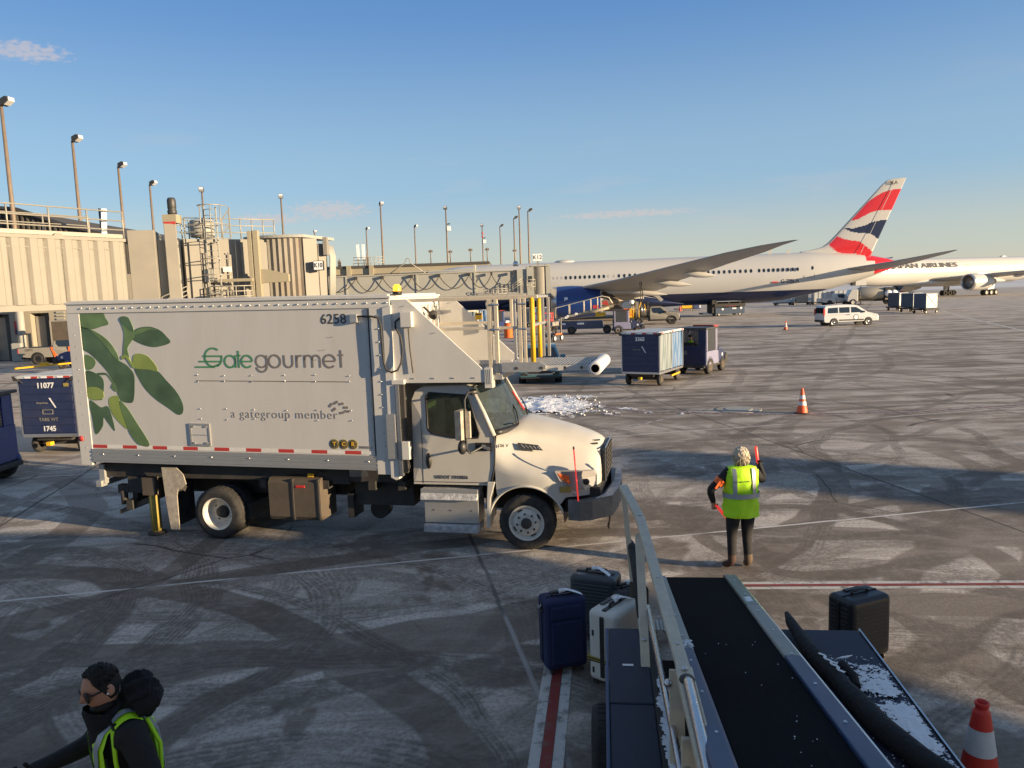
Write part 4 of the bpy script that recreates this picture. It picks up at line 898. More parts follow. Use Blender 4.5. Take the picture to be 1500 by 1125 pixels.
def foil(secs, mb, n=10):
    """secs: (lex,ley,lez, tex,tey,tez, thickness, up) -> lofted aerofoil sections"""
    rings = []
    for lx,ly,lz,tx,ty,tz,th,up in secs:
        L_, T_ = V3((lx,ly,lz)), V3((tx,ty,tz)); u = V3(up); r = []
        for i in range(n+1):
            s = (1-cos(pi*i/n))/2; h = th*1.9*(sqrt(s)*.9-s*.55-s*s*.35); r.append(L_.lerp(T_, s)+u*max(h,0))
        for i in range(n-1, 0, -1):
            s = (1-cos(pi*i/n))/2; h = th*1.3*(sqrt(s)*.9-s*.55-s*s*.35); r.append(L_.lerp(T_, s)-u*max(h,0))
        rings.append(r)
    mb.loft(rings, caps=True); return mb
def airliner_long():
    """the long twin-jet behind the jet bridge: nose to -x, tail to +x, its port side faces the camera (-y)"""
    t = thing('airliner', 'long white twin-jet with navy belly, blue engine and red, white and blue wave-painted tail fin', 'airliner', (41.83,95.0,0), R(-8))
    zc, Rr = 4.43, 3.02
    a1 = math.asin((2.93-zc)/Rr)
    prof = [(-57,5.0,3.9,.5),(-55.5,5.9,2.9,1.5),(-53,6.75,1.95,2.3),(-49,7.35,1.5,2.75),(-45,7.45,1.41,2.88),(-14,7.45,1.41,2.88),(-11,7.47,1.48,2.87),(-8,7.48,1.68,2.80),(-5,7.46,2.25,2.62),(-2,7.30,2.98,2.25),(0.5,7.05,3.65,1.80),(2.5,6.75,4.25,1.35),(4.2,6.35,4.85,.85),(5.1,6.05,5.3,.45),(5.35,5.9,5.5,.2)]
    def col(x, y, z):
        if x > .9+(7.0-z)*1.1: return 'ba_red'
        if z < 2.93 and x < -1.7: return 'ba_navy'
        return 'plane_white'
    fuselage('fuselage', t, Rr, zc, prof, col, 48, (), ('plane_white','ba_navy','ba_red'), 2.93)
    # belly fairing
    fa = MB('plane_white','ba_navy'); rg = []
    for x, w, zt, zb_ in ((-43,1.9,2.7,1.45),(-41,2.7,3.4,1.2),(-37,3.2,3.75,1.0),(-29,3.25,3.7,.98),(-25,3.0,3.3,1.1),(-22.5,2.3,2.6,1.3),(-20,1.2,1.9,1.42)):
        rg.append([V3((x, w*cos(a), (zt+zb_)/2+(zt-zb_)/2*sin(a))) for a in [2*pi*i/24 for i in range(24)]])
    for j in range(len(rg)-1):
        for i in range(24):
            q = [rg[j][i], rg[j][(i+1)%24], rg[j+1][(i+1)%24], rg[j+1][i]]; c = sum((p.z for p in q))/4
            fa.use('ba_navy' if c < 2.55 else 'plane_white').add(q, [(0,3,2,1)], True)
    fa.build('belly_fairing', parent=t)
    # windows
    wm = MB('dark_glass'); wm.prism([(.15*cos(a)*1.0, .235*sin(a)) for a in [2*pi*i/14 for i in range(14)]], 'y', -.012, .02)
    first = None
    def win_at(x, kind='window'):
        nonlocal first
        if first is None: o = first = wm.build(kind, parent=t)
        else: o = first.copy(); COL.objects.link(o); o.parent = t
        o.location = (x, -sqrt(1-((5.40-zc)/Rr)**2)*2.88-.004, 5.40); o.rotation_euler = (-math.asin((5.40-zc)/Rr)*.9, 0, 0)
    for x0, x1, n in ((-34.57,-29.85,9),(-28.0,-24.7,6),(-24.0,-19.9,7),(-19.1,-12.15,12),(-11.2,-6.75,9),(-46,-38,0)):
        for i in range(n): win_at(x0+(x1-x0)*i/(n-1))
    pw = MB('wing_grey'); pw.prism([(.13*cos(a), .21*sin(a)) for a in [2*pi*i/12 for i in range(12)]], 'y', -.010, .02)
    f0 = pw.build('window_plug', parent=t)
    for i, x in enumerate((-36.6,-36.1,-35.6,-35.1,-29.3,-28.6)):
        o = f0 if i == 0 else f0.copy()
        if i: COL.objects.link(o); o.parent = t
        o.location = (x, -2.725, 5.40); o.rotation_euler = (-.3,0,0)
    def outline(x0, x1, z0, z1, name):
        mb = MB('wing_grey'); pts = []
        for x, z in ((x0,z0),(x0,z1),(x1,z1),(x1,z0),(x0,z0)):
            pts.append((x,z))
        P = []
        for (xa,za),(xb,zb_) in zip(pts, pts[1:]):
            for k in range(6):
                x = lerp(xa,xb,k/6); z = lerp(za,zb_,k/6); w = 2.88 if x < -8 else lerp(2.80,2.60,(x+8)/3)
                P.append((x, -w*sqrt(max(0,1-((z-zc)/Rr)**2))-.008, z))
        P.append(P[0]); mb.tube(P, .028, 5); return mb.build(name, parent=t)
    outline(-5.95,-4.72,4.35,6.35,'cabin_door'); o = first.copy(); COL.objects.link(o); o.parent = t; o.location = (-5.0,-2.53,5.5); o.rotation_euler = (-.3,0,0)
    text('G-ZBLA', .62, 'ba_navy', (-7.65,-2.80,4.0), (pi/2,0,0), t, 'registration_lettering', bold=.006)
    rm = MB('ba_red'); rm.box(-9.7,-9.05,-2.86,-2.80,3.88,4.02); rm.build('red_marking', parent=t)
    tp = MB('plane_white'); tp.ball((-34.9,0,7.42), 1.35,.7,.32,16,8); tp.build('antenna_dome', parent=t)
    for x in (-13.2,-9.9,-7.7):
        an = MB('plane_white'); an.prism([(x,7.4),(x+.55,7.4),(x+.75,8.0),(x+.5,8.0)], 'y', -.03, .03); an.build('blade_antenna', parent=t)
    # fin with wave livery
    def cv(P): return [(-3.23+(1180+u/6.25-1205)*.0772, 15.7-(240+v/6.25-263)*.0803-(1180+u/6.25-1300)*.0035) for u, v in P]
    bands = [('ba_red', cv([(380,470),(570,350),(640,300),(700,265),(760,245),(810,235),(872,228),(960,226)]), cv([(340,520),(400,525),(480,510),(570,460),(630,435),(690,425),(785,422),(900,420)])),
             ('ba_navy', cv([(345,590),(400,592),(450,592),(560,560),(610,535),(650,525),(740,512),(820,508)]), cv([(345,590),(420,625),(500,638),(580,638),(630,655),(660,680),(720,720)])),
             ('ba_red', cv([(150,600),(230,640),(280,662),(350,690),(420,705),(500,712),(560,755),(610,795),(680,840)]), cv([(150,690),(200,735),(280,810),(370,832),(470,828),(540,838),(600,850),(690,900)]))]
    def fcol(x, z):
        for m_, up, lo in bands:
            if up[0][0] <= x <= up[-1][0] and x >= lo[0][0]:
                if interp(lo, x) < z < interp(up, x): return m_
        return 'plane_white'
    le = [(7.55,-6.0),(7.7,-4.6),(8.0,-3.35),(8.5,-2.65),(9.2,-1.95),(15.1,3.45),(15.55,3.95),(15.80,4.6)]
    def lex(z): return interp(le, z)
    def tex(z): return interp([(6.6,2.30),(16.05,6.35)], z)
    fm = MB('plane_white','ba_red','ba_navy','wing_grey'); nz_, nx = 96, 48
    zs = [6.7+(15.98-6.7)*j/nz_ for j in range(nz_+1)]
    def fp_(j, i, s):
        z = zs[j]; a = i/nx; lx = lex(max(z,7.55)); tx = tex(z)
        ztop = min(z, 15.72+.055*(lx+(tx-lx)*a-4.2)) if z > 15.5 else z
        th = lerp(.42,.16,(z-6.7)/9.3); h = th*(sqrt(max(a,0))*1.5-a*1.2-a*a*.3)
        return V3((lx+(tx-lx)*a, s*max(h,.0), ztop))
    for s in (-1, 1):
        for j in range(nz_):
            for i in range(nx):
                q = [fp_(j,i,s), fp_(j,i+1,s), fp_(j+1,i+1,s), fp_(j+1,i,s)]; c = (q[0]+q[1]+q[2]+q[3])/4
                m_ = fcol(c.x, c.z)
                if i < 3 and c.z > 8.2: m_ = 'wing_grey'
                fm.use(m_).add(q, [(0,1,2,3) if s < 0 else (0,3,2,1)], True)
    fin = fm.build('tail_fin', parent=t)
    rl = MB('plane_white'); rl.bar((1.15,-.30,7.15),(5.05,-.16,15.55),.02,.05); rl.build('rudder_hinge', parent=fin)
    text('BLA', .55, 'ink', (4.75,-.20,15.28), (pi/2,0,0), t, 'fin_lettering', bold=.01)
    # tailplanes, wings
    for s in (-1, 1):
        mb = MB('wing_grey'); foil([(-1.4,s*1.6,5.15,3.6,s*1.2,5.05,.42,(0,0,1)),(2.6,s*5.2,5.75,5.7,s*5.2,5.68,.26,(0,0,1)),(6.2,s*8.8,6.45,7.7,s*8.9,6.42,.12,(0,0,1)),(7.9,s*9.8,6.72,8.3,s*9.9,6.72,.05,(0,0,1))], mb); mb.build('tailplane', parent=t)
        mb = MB('wing_grey')
        foil([(-38.5,s*2.2,3.0,-25.0,s*2.2,2.75,1.1,(0,0,1)),(-33.6,s*8.8,3.9,-23.2,s*10.0,3.55,.75,(0,0,1)),(-28.3,s*15.5,4.75,-21.4,s*15.8,4.55,.5,(0,0,1)),(-22.6,s*23,5.9,-17.9,s*23,5.75,.32,(0,0,1)),(-18.6,s*28,6.7,-15.2,s*28,6.6,.2,(0,0,1)),(-16.0,s*30,7.12,-14.0,s*30.3,7.1,.1,(0,0,1)),(-13.6,s*31.2,7.4,-13.0,s*31.4,7.4,.04,(0,0,1))], mb)
        wg = mb.build('wing', parent=t)
        for yy, xx, zz, l in ((11.5,-25.2,3.45,4.6),(16.5,-22.6,4.35,4.0),(21,-20.3,5.1,3.2)):
            fb = MB('plane_white'); fb.rev([(.02,0),(.22,l*.15),(.30,l*.4),(.26,l*.7),(.03,l)], (xx-l*.45,s*yy,zz), (1,0,-.10), 12, caps=False); fb.build('flap_fairing', parent=wg)
        fl = MB('wing_grey'); fl.prism([(-25.6,3.3),(-23.9,2.75),(-23.3,2.2),(-23.0,2.4),(-23.6,3.0),(-25.2,3.5)], 'y', s*4.5, s*9.4); fl.build('flap', parent=wg)
        # engine
        en = MB('bare_metal'); c = (-35.9, s*9.8, 2.45)
        en.rev([(1.52,.55),(1.56,.18),(1.66,.02),(1.76,.10),(1.85,.75)], c, (1,0,0), 40, caps=False)
        en.use('black').rev([(1.53,.55),(1.50,1.2),(.3,1.25)], c, (1,0,0), 32, caps=False); en.use('bare_metal').rev([(.02,.75),(.35,1.25)], c, (1,0,0), 16, caps=False)
        en.use('ba_blue').rev([(1.853,.75),(1.92,1.9),(1.90,3.2),(1.74,4.8),(1.60,5.75)], c, (1,0,0), 40, caps=False)
        vs = []; fs = []
        for i in range(40):
            a = 2*pi*i/40; r1 = 1.60; r2 = 1.53 if i % 2 else 1.57; x2 = 6.05 if i % 2 else 5.78
            vs += [(c[0]+5.75, c[1]+r1*cos(a), c[2]+r1*sin(a)), (c[0]+x2, c[1]+r2*cos(a), c[2]+r2*sin(a))]
        for i in range(40): fs.append((2*i, 2*i+1, (2*i+3) % 80, (2*i+2) % 80))
        en.use('wing_grey').add(vs, fs); en.use('titanium').rev([(1.15,5.3),(1.05,6.2),(.75,7.2)], c, (1,0,0), 28, caps=False); en.rev([(.74,6.6),(.5,7.4),(.02,8.3)], c, (1,0,0), 20, caps=False)
        eo = en.build('engine', parent=t)
        py = MB('plane_white'); py.prism([(-34.3,4.2),(-32,4.55),(-27.5,4.2),(-27.0,3.3),(-29.0,3.2),(-30.2,3.9)], 'y', s*9.8-.22, s*9.8+.22); py.build('pylon', parent=eo)
        lb = MB('tag_white'); lb.cbox((-34.05, s*11.68, 2.75), (.38,.02,.62)); lb.build('engine_label', parent=eo)
        # main gear
        ge = MB('bare_metal'); ge.cyl((-27.0,s*4.9,.7),(-27.0,s*4.6,3.2),.2,n=12); ge.cyl((-28.4,s*4.9,.68),(-25.6,s*4.9,.68),.14,n=10); ge.bar((-27,s*4.9,1.4),(-27.9,s*3,2.8),.14)
        go = ge.build('landing_gear', parent=t)
        dr = MB('plane_white'); dr.prism([(-28.6,3.1),(-26.6,3.1),(-25.9,2.2),(-26.0,1.2),(-27.0,1.3),(-28.0,1.7),(-28.9,2.3)], 'y', s*5.55, s*5.62); dr.build('gear_door', parent=t)
        for x in (-28.1,-25.9):
            for y in (4.55,5.25): wheel(go, x, s*y, .68, .68, .5, s, rim='wheel_white', style='plain', rr=.5)
    ng = MB('bare_metal'); ng.cyl((-50,0,.5),(-50,0,2.2),.12,n=10); no = ng.build('nose_gear', parent=t)
    for y in (-.3,.3): wheel(no, -50, y, .5, .5, .3, -1, style='plain', rr=.5)
    return t
airliner_long()
def airliner_far():
    t = thing('airliner', 'farther white airliner with black JAPAN AIRLINES lettering and bare white engine, behind the wave-painted tail', 'airliner', (92.5,156,0), R(20))
    zc, Rr = 5.0, 2.54
    prof = [(-34.2,5.3,4.5,.35),(-33,5.95,3.8,1.1),(-31,6.7,3.2,1.8),(-28,7.35,2.75,2.3),(-25,7.52,2.52,2.5),(-22,7.54,2.46,2.54),(12,7.54,2.46,2.54),(18,7.5,3.2,2.3),(24,7.35,4.6,1.5),(29,7.0,6.0,.7),(31,6.8,6.5,.2)]
    fuselage('fuselage', t, Rr, zc, prof, lambda x,y,z: 'plane_white', 36)
    fa = MB('plane_white'); rg = []
    for x, w, zt, zb_ in ((-17,.9,2.9,2.46),(-14.5,1.9,3.5,2.2),(-11,2.6,3.9,2.05),(0,2.75,3.9,1.95),(5,2.4,3.5,2.2),(9,1.2,2.9,2.46)):
        rg.append([V3((x, w*cos(a), (zt+zb_)/2+(zt-zb_)/2*sin(a))) for a in [2*pi*i/22 for i in range(22)]])
    fa.loft(rg); fa.build('belly_fairing', parent=t)
    text('JAPAN AIRLINES', 1.32, 'ink', (-5.75,-2.37,6.13), (R(90-24),0,0), t, 'airline_lettering', bold=.035, align='RIGHT', sx=1.78)
    wm = MB('dark_glass'); wm.prism([(.11*cos(a), .17*sin(a)) for a in [2*pi*i/10 for i in range(10)]], 'y', -.012, .02); first = wm.build('window', parent=t); k = 0
    for x0, x1, n in ((-27,-18.8,14),(-16.0,-10.6,13),(-9.9,-8.6,4),(-7.9,-6.0,5),(-1.5,4.4,12),(5.6,9.2,8)):
        for i in range(n):
            o = first if k == 0 else first.copy()
            if k: COL.objects.link(o); o.parent = t
            o.location = (x0+(x1-x0)*i/(n-1), -2.52, 5.38); o.rotation_euler = (-.1,0,0); k += 1
    for x in (-17.7,-3.2):
        d = MB('wing_grey'); d.tube([(x-.45,-2.545,4.75),(x-.45,-2.46,6.15),(x+.45,-2.46,6.15),(x+.45,-2.545,4.75),(x-.45,-2.545,4.75)], .022, 5); d.build('cabin_door', parent=t)
    for x in (-12.5,9.6):
        a = MB('plane_white'); a.ball((x,0,7.55), .9,.35,.28,12,6); a.build('antenna_dome', parent=t)
    for s in (-1, 1):
        mb = MB('wing_grey'); foil([(-12.5,s*2.0,3.4,-.5,s*2.0,3.1,.9,(0,0,1)),(-7.5,s*8,3.95,1.0,s*9,3.7,.6,(0,0,1)),(4,s*20,5.0,7.5,s*20,4.9,.3,(0,0,1)),(10,s*27,5.8,11.3,s*27,5.75,.1,(0,0,1))], mb); wg = mb.build('wing', parent=t)
        for yy, xx in ((11,-.5),(15,2.2)):
            fb = MB('plane_white'); fb.rev([(.02,0),(.28,.8),(.32,1.8),(.03,4.2)], (xx-1.5,s*yy,3.55), (1,0,.08), 12, caps=False); fb.build('flap_fairing', parent=wg)
        c = (-9.9, s*8.0, 2.72); en = MB('bare_metal'); en.rev([(1.25,.5),(1.32,.12),(1.42,.0),(1.52,.12),(1.56,.5)], c, (1,0,0), 36, caps=False)
        en.use('titanium').rev([(1.25,.5),(1.2,1.1),(.25,1.2)], c, (1,0,0), 28, caps=False); en.use('tag_white').rev([(.02,.7),(.3,1.2)], c, (1,0,0), 14, caps=False)
        en.use('plane_white').rev([(1.563,.5),(1.62,1.6),(1.58,3.2),(1.38,4.8),(1.2,5.6)], c, (1,0,0), 36, caps=False); en.use('titanium').rev([(.9,5.2),(.75,6.2),(.5,7.0),(.02,7.6)], c, (1,0,0), 22, caps=False)
        eo = en.build('engine', parent=t); py = MB('plane_white'); py.prism([(-8.5,4.2),(-6,4.6),(-2.5,4.1),(-2.0,3.4),(-4.4,3.5)], 'y', s*8-.18, s*8+.18); py.build('pylon', parent=eo)
        ge = MB('bare_metal'); ge.cyl((.2,s*4.6,.9),(.2,s*4.3,3.0),.16,n=10); ge.cyl((-1.3,s*4.6,.55),(1.7,s*4.6,.55),.12,n=8); ge.use('plane_white').prism([(-.7,1.1),(.9,1.3),(1.1,2.3),(.2,3.0),(-.8,2.8)], 'y', s*5.0, s*5.05)
        go = ge.build('landing_gear', parent=t)
        for x in (-1.1,.2,1.5):
            for y in (4.3,4.95): wheel(go, x, s*y, .55, .55, .4, s, style='plain', rr=.52)
        mb = MB('wing_grey'); foil([(22,s*1.2,6.2,27,s*1,6.1,.35,(0,0,1)),(29,s*8,7.0,31,s*8,6.95,.1,(0,0,1))], mb); mb.build('tailplane', parent=t)
    mb = MB('plane_white'); foil([(19,0,7.3,28.5,0,6.9,.35,(0,1,0)),(29,0,15.5,32.5,0,15.5,.12,(0,1,0))], mb); mb.build('tail_fin', parent=t)
airliner_far()
# two unseen airliners outside the frame, shaped and placed to throw the foreground shade
def airliner_plain(loc, rz, R_, zc, L0, L1, label, ztip, fin=True):
    t = thing('airliner', label, 'airliner', loc, rz)
    T, Bm = zc+R_, zc-R_
    fuselage('fuselage', t, R_, zc, [(L0,zc,zc-.6,.3),(L0+1.5,zc+R_*.5,Bm+R_*.3,R_*.6),(L0+5,T,Bm,R_),(L1-11,T,Bm,R_),(L1-5,T-.05,zc-.4,R_*.7),(L1,T-.4,T-1,.3)], lambda x,y,z: 'plane_white', 32)
    mb = MB('plane_white'); foil([(L1-10,0,T-.1,L1-2.5,0,T-.5,.3,(0,1,0)),(L1-2.6,0,ztip,L1+.2,0,ztip,.1,(0,1,0))], mb); mb.build('tail_fin', parent=t)
    for s in (-1,1):
        mb = MB('wing_grey'); foil([(L1-6,s*.8,zc+.8,L1-2,s*.6,zc+.8,.25,(0,0,1)),(L1-2,s*5.5,zc+1.3,L1-.5,s*5.5,zc+1.3,.08,(0,0,1))], mb); mb.build('tailplane', parent=t)
    return t
airliner_plain((0,-2.75,0), 0, 1.98, 4.15, -12, 30.5, 'narrow white airliner standing right beside the camera, outside the photo', 6.1)  # height and low fin fitted to the shade it throws
airliner_plain((73,-19.9,0), R(90), 1.98, 3.3, -30, 7, 'unseen white airliner added far to the right to throw a band of shade', 12.3)  # invented airliner, added so that its fin throws a shade band
# ================================================================== JET BRIDGES, BUILDINGS, LIGHT POLES
def rib_panel(mb, a, b, z0, z1, nrib, depth=.09, th=.06):
    """upright ribbed sheet from a to b (plan points)"""
    a, b = V3((a[0],a[1],0)), V3((b[0],b[1],0)); d = (b-a); n = V3((d.y,-d.x,0)).normalized(); P = []
    for i in range(nrib):
        for f, o in ((0,0),(.13,depth),(.52,depth),(.60,depth*.45),(.86,depth*.45),(.93,0)):
            P.append(a+d*((i+f)/nrib)+n*o)
    P.append(b)
    mb.loft([[V3((p.x,p.y,z0)) for p in P],[V3((p.x,p.y,z1)) for p in P]], caps=False, closed=False, smooth=False)
def slab(mb, a, b, z0, z1, th):
    """upright slab from a to b, thickness th to the left of the run"""
    a, b = V3((a[0],a[1],0)), V3((b[0],b[1],0)); d = (b-a).normalized(); n = V3((-d.y,d.x,0))*th
    P = [a,b,b+n,a+n]; mb.add([(p.x,p.y,z) for z in (z0,z1) for p in P], [(0,3,2,1),(4,5,6,7),(0,1,5,4),(1,2,6,5),(2,3,7,6),(3,0,4,7)])
def railing(mb, pts, h, posts, r=.03, mids=2):
    pts = [V3(p) for p in pts]
    for k in range(mids+1): mb.tube([p+V3((0,0,h*(k+1)/(mids+1))) for p in pts], r*.9, 6)
    for p, q in zip(pts, pts[1:]):
        for i in range(posts+1):
            c = p.lerp(q, i/posts); mb.cyl(c, c+V3((0,0,h)), r, n=6)
def bridge_near():
    t = thing('jet_bridge', 'near cream jet bridge with ribbed wall, roof railing, caged ladder and K10 gate sign', 'jet bridge', (0,0,0))
    A = (-24.9,22.3); Bq = (-17.55,35.9)
    w = MB('bridge_cream'); rib_panel(w, A, Bq, 4.05, 6.80, 21); slab(w, A, Bq, 4.02, 6.78, 2.9)
    w.build('tunnel', parent=t)
    e = MB('bridge_cream'); slab(e, (-24.85,22.2), (-17.45,35.85), 3.80, 4.02, 3.1); slab(e, (-24.85,22.2), (-17.45,35.85), 6.78, 6.92, 3.0); e.build('edge_beam', parent=t)
    ra = MB('rail_grey'); railing(ra, [(-24.9,22.6,6.92),(-17.6,36.0,6.92)], 1.22, 9, .035); railing(ra, [(-27.4,24.2,6.92),(-20.0,37.6,6.92)], 1.22, 7, .035); slab(ra, (-24.9,22.5), (-17.6,35.9), 6.95, 7.12, .04)
    ra.build('roof_railing', parent=t)
    for k in (.55,.80):
        p = V3((-24.9,22.3,0)).lerp(V3((-17.55,35.9,0)), k); lg = MB('bridge_cream'); lg.prism([(.25*cos(a), .25*max(0,sin(a))) for a in [pi*i/8 for i in range(9)]], 'y', -.03, .03)
        o = lg.build('lifting_lug', parent=t); o.location = (p.x+.05,p.y-.03,6.80); o.rotation_euler = (0,0,R(61))
    f = MB('bridge_cream'); slab(f, (-17.45,36.0), (-16.35,36.35), 3.6, 7.32, 3.4); f.build('telescope_frame', parent=t, bev=.02)
    dk = MB('bridge_grey'); slab(dk, (-16.5,36.9), (-15.7,37.6), 3.8, 6.9, 2.6); dk.build('telescope_gap', parent=t)
    f = MB('bridge_cream'); slab(f, (-16.0,36.6), (-15.50,36.8), 3.6, 7.62, .7); f.build('telescope_frame', parent=t, bev=.02)
    mo = MB('bridge_yellow'); mo.box(-16.1,-15.45,36.75,37.4,7.66,8.05); mo.use('tape_red').box(-16.05,-15.5,36.74,36.76,7.6,7.72); mo.use('lamp_dark').rev([(.2,8.05),(.22,8.25),(.17,8.3),(.2,8.35),(.2,8.75),(.15,8.85)], (-15.75,37.1,0), n=14); mo.build('lift_motor', parent=t)
    b2 = MB('bridge_cream'); slab(b2, (-15.45,37.4), (-11.9,39.6), 3.8, 6.95, 2.8); b2.build('cab_tunnel', parent=t)
    for k, (a, c) in enumerate(((.05,.16),(.30,.36),(.62,.68),(.80,.97))):
        p = V3((-15.45,37.4,0)).lerp(V3((-11.9,39.6,0)), a); q = V3((-15.45,37.4,0)).lerp(V3((-11.9,39.6,0)), c); s = MB('bridge_cream'); slab(s, (p.x+.06,p.y-.1), (q.x+.06,q.y-.1), 3.8, 6.8, .12); s.build('wall_stiffener', parent=t)
    dr = MB('bridge_cream'); slab(dr, (-14.2,38.08), (-13.6,38.45), 4.0, 6.2, .1); dr.build('cab_door', parent=t)
    pp = MB('rail_grey')
    for u in (.22,.47,.56): q = V3((-15.45,37.4,0)).lerp(V3((-11.9,39.6,0)), u); pp.cyl((q.x+.1,q.y-.16,3.9),(q.x+.1,q.y-.16,6.3 if u < .5 else 6.9),.035,n=6)
    pp.tube([(-17.9,35.2,6.4),(-20.5,30.4,6.42),(-23.4,25.0,6.4)], .03, 6); pp.build('conduit', parent=t)
    bx = MB('bridge_grey'); q = V3((-15.45,37.4,0)).lerp(V3((-11.9,39.6,0)), .25); bx.box(q.x-.1,q.x+.3,q.y-.35,q.y-.1,4.9,5.5); bx.use('tag_white').box(-13.9,-13.5,38.0,38.05,5.35,5.6); bx.build('electric_box', parent=t)
    cm = MB('tag_white'); cm.ball((-22.6,26.8,7.35), .12,.12,.14,10,8); cm.use('rail_grey').tube([(-22.6,26.8,7.5),(-22.6,26.8,7.6),(-22.9,26.6,7.6),(-22.9,26.6,6.9)], .025, 6); cm.build('dome_camera', parent=t)
    an = MB('tag_white'); an.bar((-18.3,35.6,7.0),(-18.1,35.4,8.25),.22,.12); an.use('lamp_dark').cyl((-18.4,35.6,6.9),(-18.4,35.6,8.3),.04,n=6); an.build('panel_antenna', parent=t)
    rr = MB('rail_grey'); railing(rr, [(-15.4,37.5,6.95),(-13.2,38.9,6.95),(-11.8,39.8,6.95)], 1.0, 3, .03); railing(rr, [(-15.9,37.5,7.0),(-15.9,40.1,7.0)], 1.0, 3, .03); rr.build('roof_railing', parent=t)
    dm = MB('bridge_grey'); dm.rev([(.02,7.1),(.56,7.12),(.58,7.2),(.58,7.85),(.52,7.95),(.02,7.98)], (-15.1,38.9,0), n=24, caps=False); dm.use('bridge_yellow').rev([(.595,7.2),(.595,7.8)], (-15.1,38.9,0), (0,0,1), 24, caps=False, a0=R(-60), a1=R(60)); dm.build('cooling_drum', parent=t)
    # caged ladder
    la = MB('bridge_grey'); lx, ly = -14.15, 37.55
    for dx in (-.28,.28): la.bar((lx+dx,ly,4.2),(lx+dx,ly,8.45),.07,.05)
    for i in range(15): la.cyl((lx-.28,ly,4.4+i*.28),(lx+.28,ly,4.4+i*.28),.018,n=6)
    la.use('rail_grey')
    for z in (5.2,5.95,6.9,7.6,8.45): la.tube([(lx-.30,ly,z)]+[(lx+.12+.55*cos(R(a)), ly-.32+.50*sin(R(a)), z) for a in range(200,385,22)]+[(lx+.78,ly+.1,z)], .025, 6)
    for a in (235,290,345): la.cyl((lx+.12+.55*cos(R(a)), ly-.32+.5*sin(R(a)),6.9),(lx+.12+.55*cos(R(a)), ly-.32+.5*sin(R(a)),8.45),.025,n=6)
    la.bar((lx+.85,ly+.15,6.9),(lx+.85,ly+.15,8.4),.06); la.bar((lx+.55,ly+.1,7.9),(lx+.85,ly+.15,8.25),.05); la.bar((lx+.55,ly+.1,7.2),(lx+.85,ly+.15,7.55),.05)
    la.build('caged_ladder', parent=t)
    fr = MB('bridge_yellow'); fr.box(-12.62,-12.42,38.0,38.2,3.2,7.28); fr.box(-12.36,-12.1,38.0,38.3,3.2,7.30); fr.box(-14.6,-12.4,37.7,37.85,4.85,5.0); fr.prism([(-12.1,4.75),(-12.1,5.42),(-11.9,5.42),(-10.75,5.15),(-10.75,4.78)], 'y', 38.1, 38.35); fr.box(-14.75,-14.5,37.6,37.8,3.2,4.6)
    fr.build('lift_column', parent=t, bev=.015)
    st = MB('rail_grey'); railing(st, [(-14.3,37.3,3.9),(-12.5,37.9,3.9)], .75, 5, .028); 
    for i in range(5): st.box(-14.2,-13.6,37.2-.05*i,37.5-.05*i,3.6+i*.17,3.66+i*.17)
    railing(st, [(-16.8,36.2,3.4),(-15.3,37.0,4.1)], .6, 3, .028); st.build('service_stair', parent=t)
    cp = MB('curtain_rusty'); c = V3((-11.45,42.0,0)); arc_ = [c+V3((2.75*cos(R(a)), 2.75*sin(R(a)), 0)) for a in range(236,296,3)]; P = []
    for i, p in enumerate(arc_): P.append(p if i % 2 else c+(p-c)*.978)
    cp.loft([[V3((p.x,p.y,3.7)) for p in P],[V3((p.x,p.y,7.0)) for p in P]], caps=False, closed=False, smooth=False)
    cp.build('cab_curtain', parent=t)
    rf = MB('bridge_grey'); Q = [c+V3((2.85*cos(R(a)), 2.85*sin(R(a)),0)) for a in range(225,300,5)]+[V3((-9.4,42.5,0)),V3((-12.5,42.5,0))]; rf.prism([(p.x,p.y) for p in Q], 'z', 7.0, 7.14); rf.build('cab_roof', parent=t)
    pn = MB('bridge_cream'); slab(pn, (-10.30,39.45), (-9.72,39.95), 3.7, 6.95, .2); slab(pn, (-9.70,40.0), (-9.35,40.4), 3.7, 6.7, .2); pn.prism([(39.9,6.1),(40.3,6.1),(40.55,6.5),(40.2,7.0),(39.9,7.0)], 'x', -9.42, -9.2); pn.build('cab_panel', parent=t, bev=.015)
    bl = MB('bridge_grey'); 
    for i in range(9): bl.tube([(-9.3+i*.02,40.3+.05*i,3.8),(-9.15+i*.02,40.3+.05*i,6.0),(-9.3+i*.02,40.4+.05*i,6.6)], .045, 6)
    bl.build('bellows', parent=t)
    sg = MB('tag_white','black'); sg.use('black').box(-9.80,-9.36,39.3,39.72,5.32,5.80); sg.use('tag_white').box(-9.78,-9.34,39.27,39.3,5.35,5.77); so = sg.build('gate_sign', parent=t)
    text('K10', .32, 'ink', (-9.55,39.262,5.56), (pi/2,0,0), so, 'sign_lettering', bold=.006, sx=.8)
    for p in ((-14.2,39.4),):
        lg = MB('bridge_grey'); lg.box(p[0]-.35,p[0]+.35,p[1]+.7,p[1]+1.4,0,3.85); lg.build('support_leg', parent=t)
bridge_near()
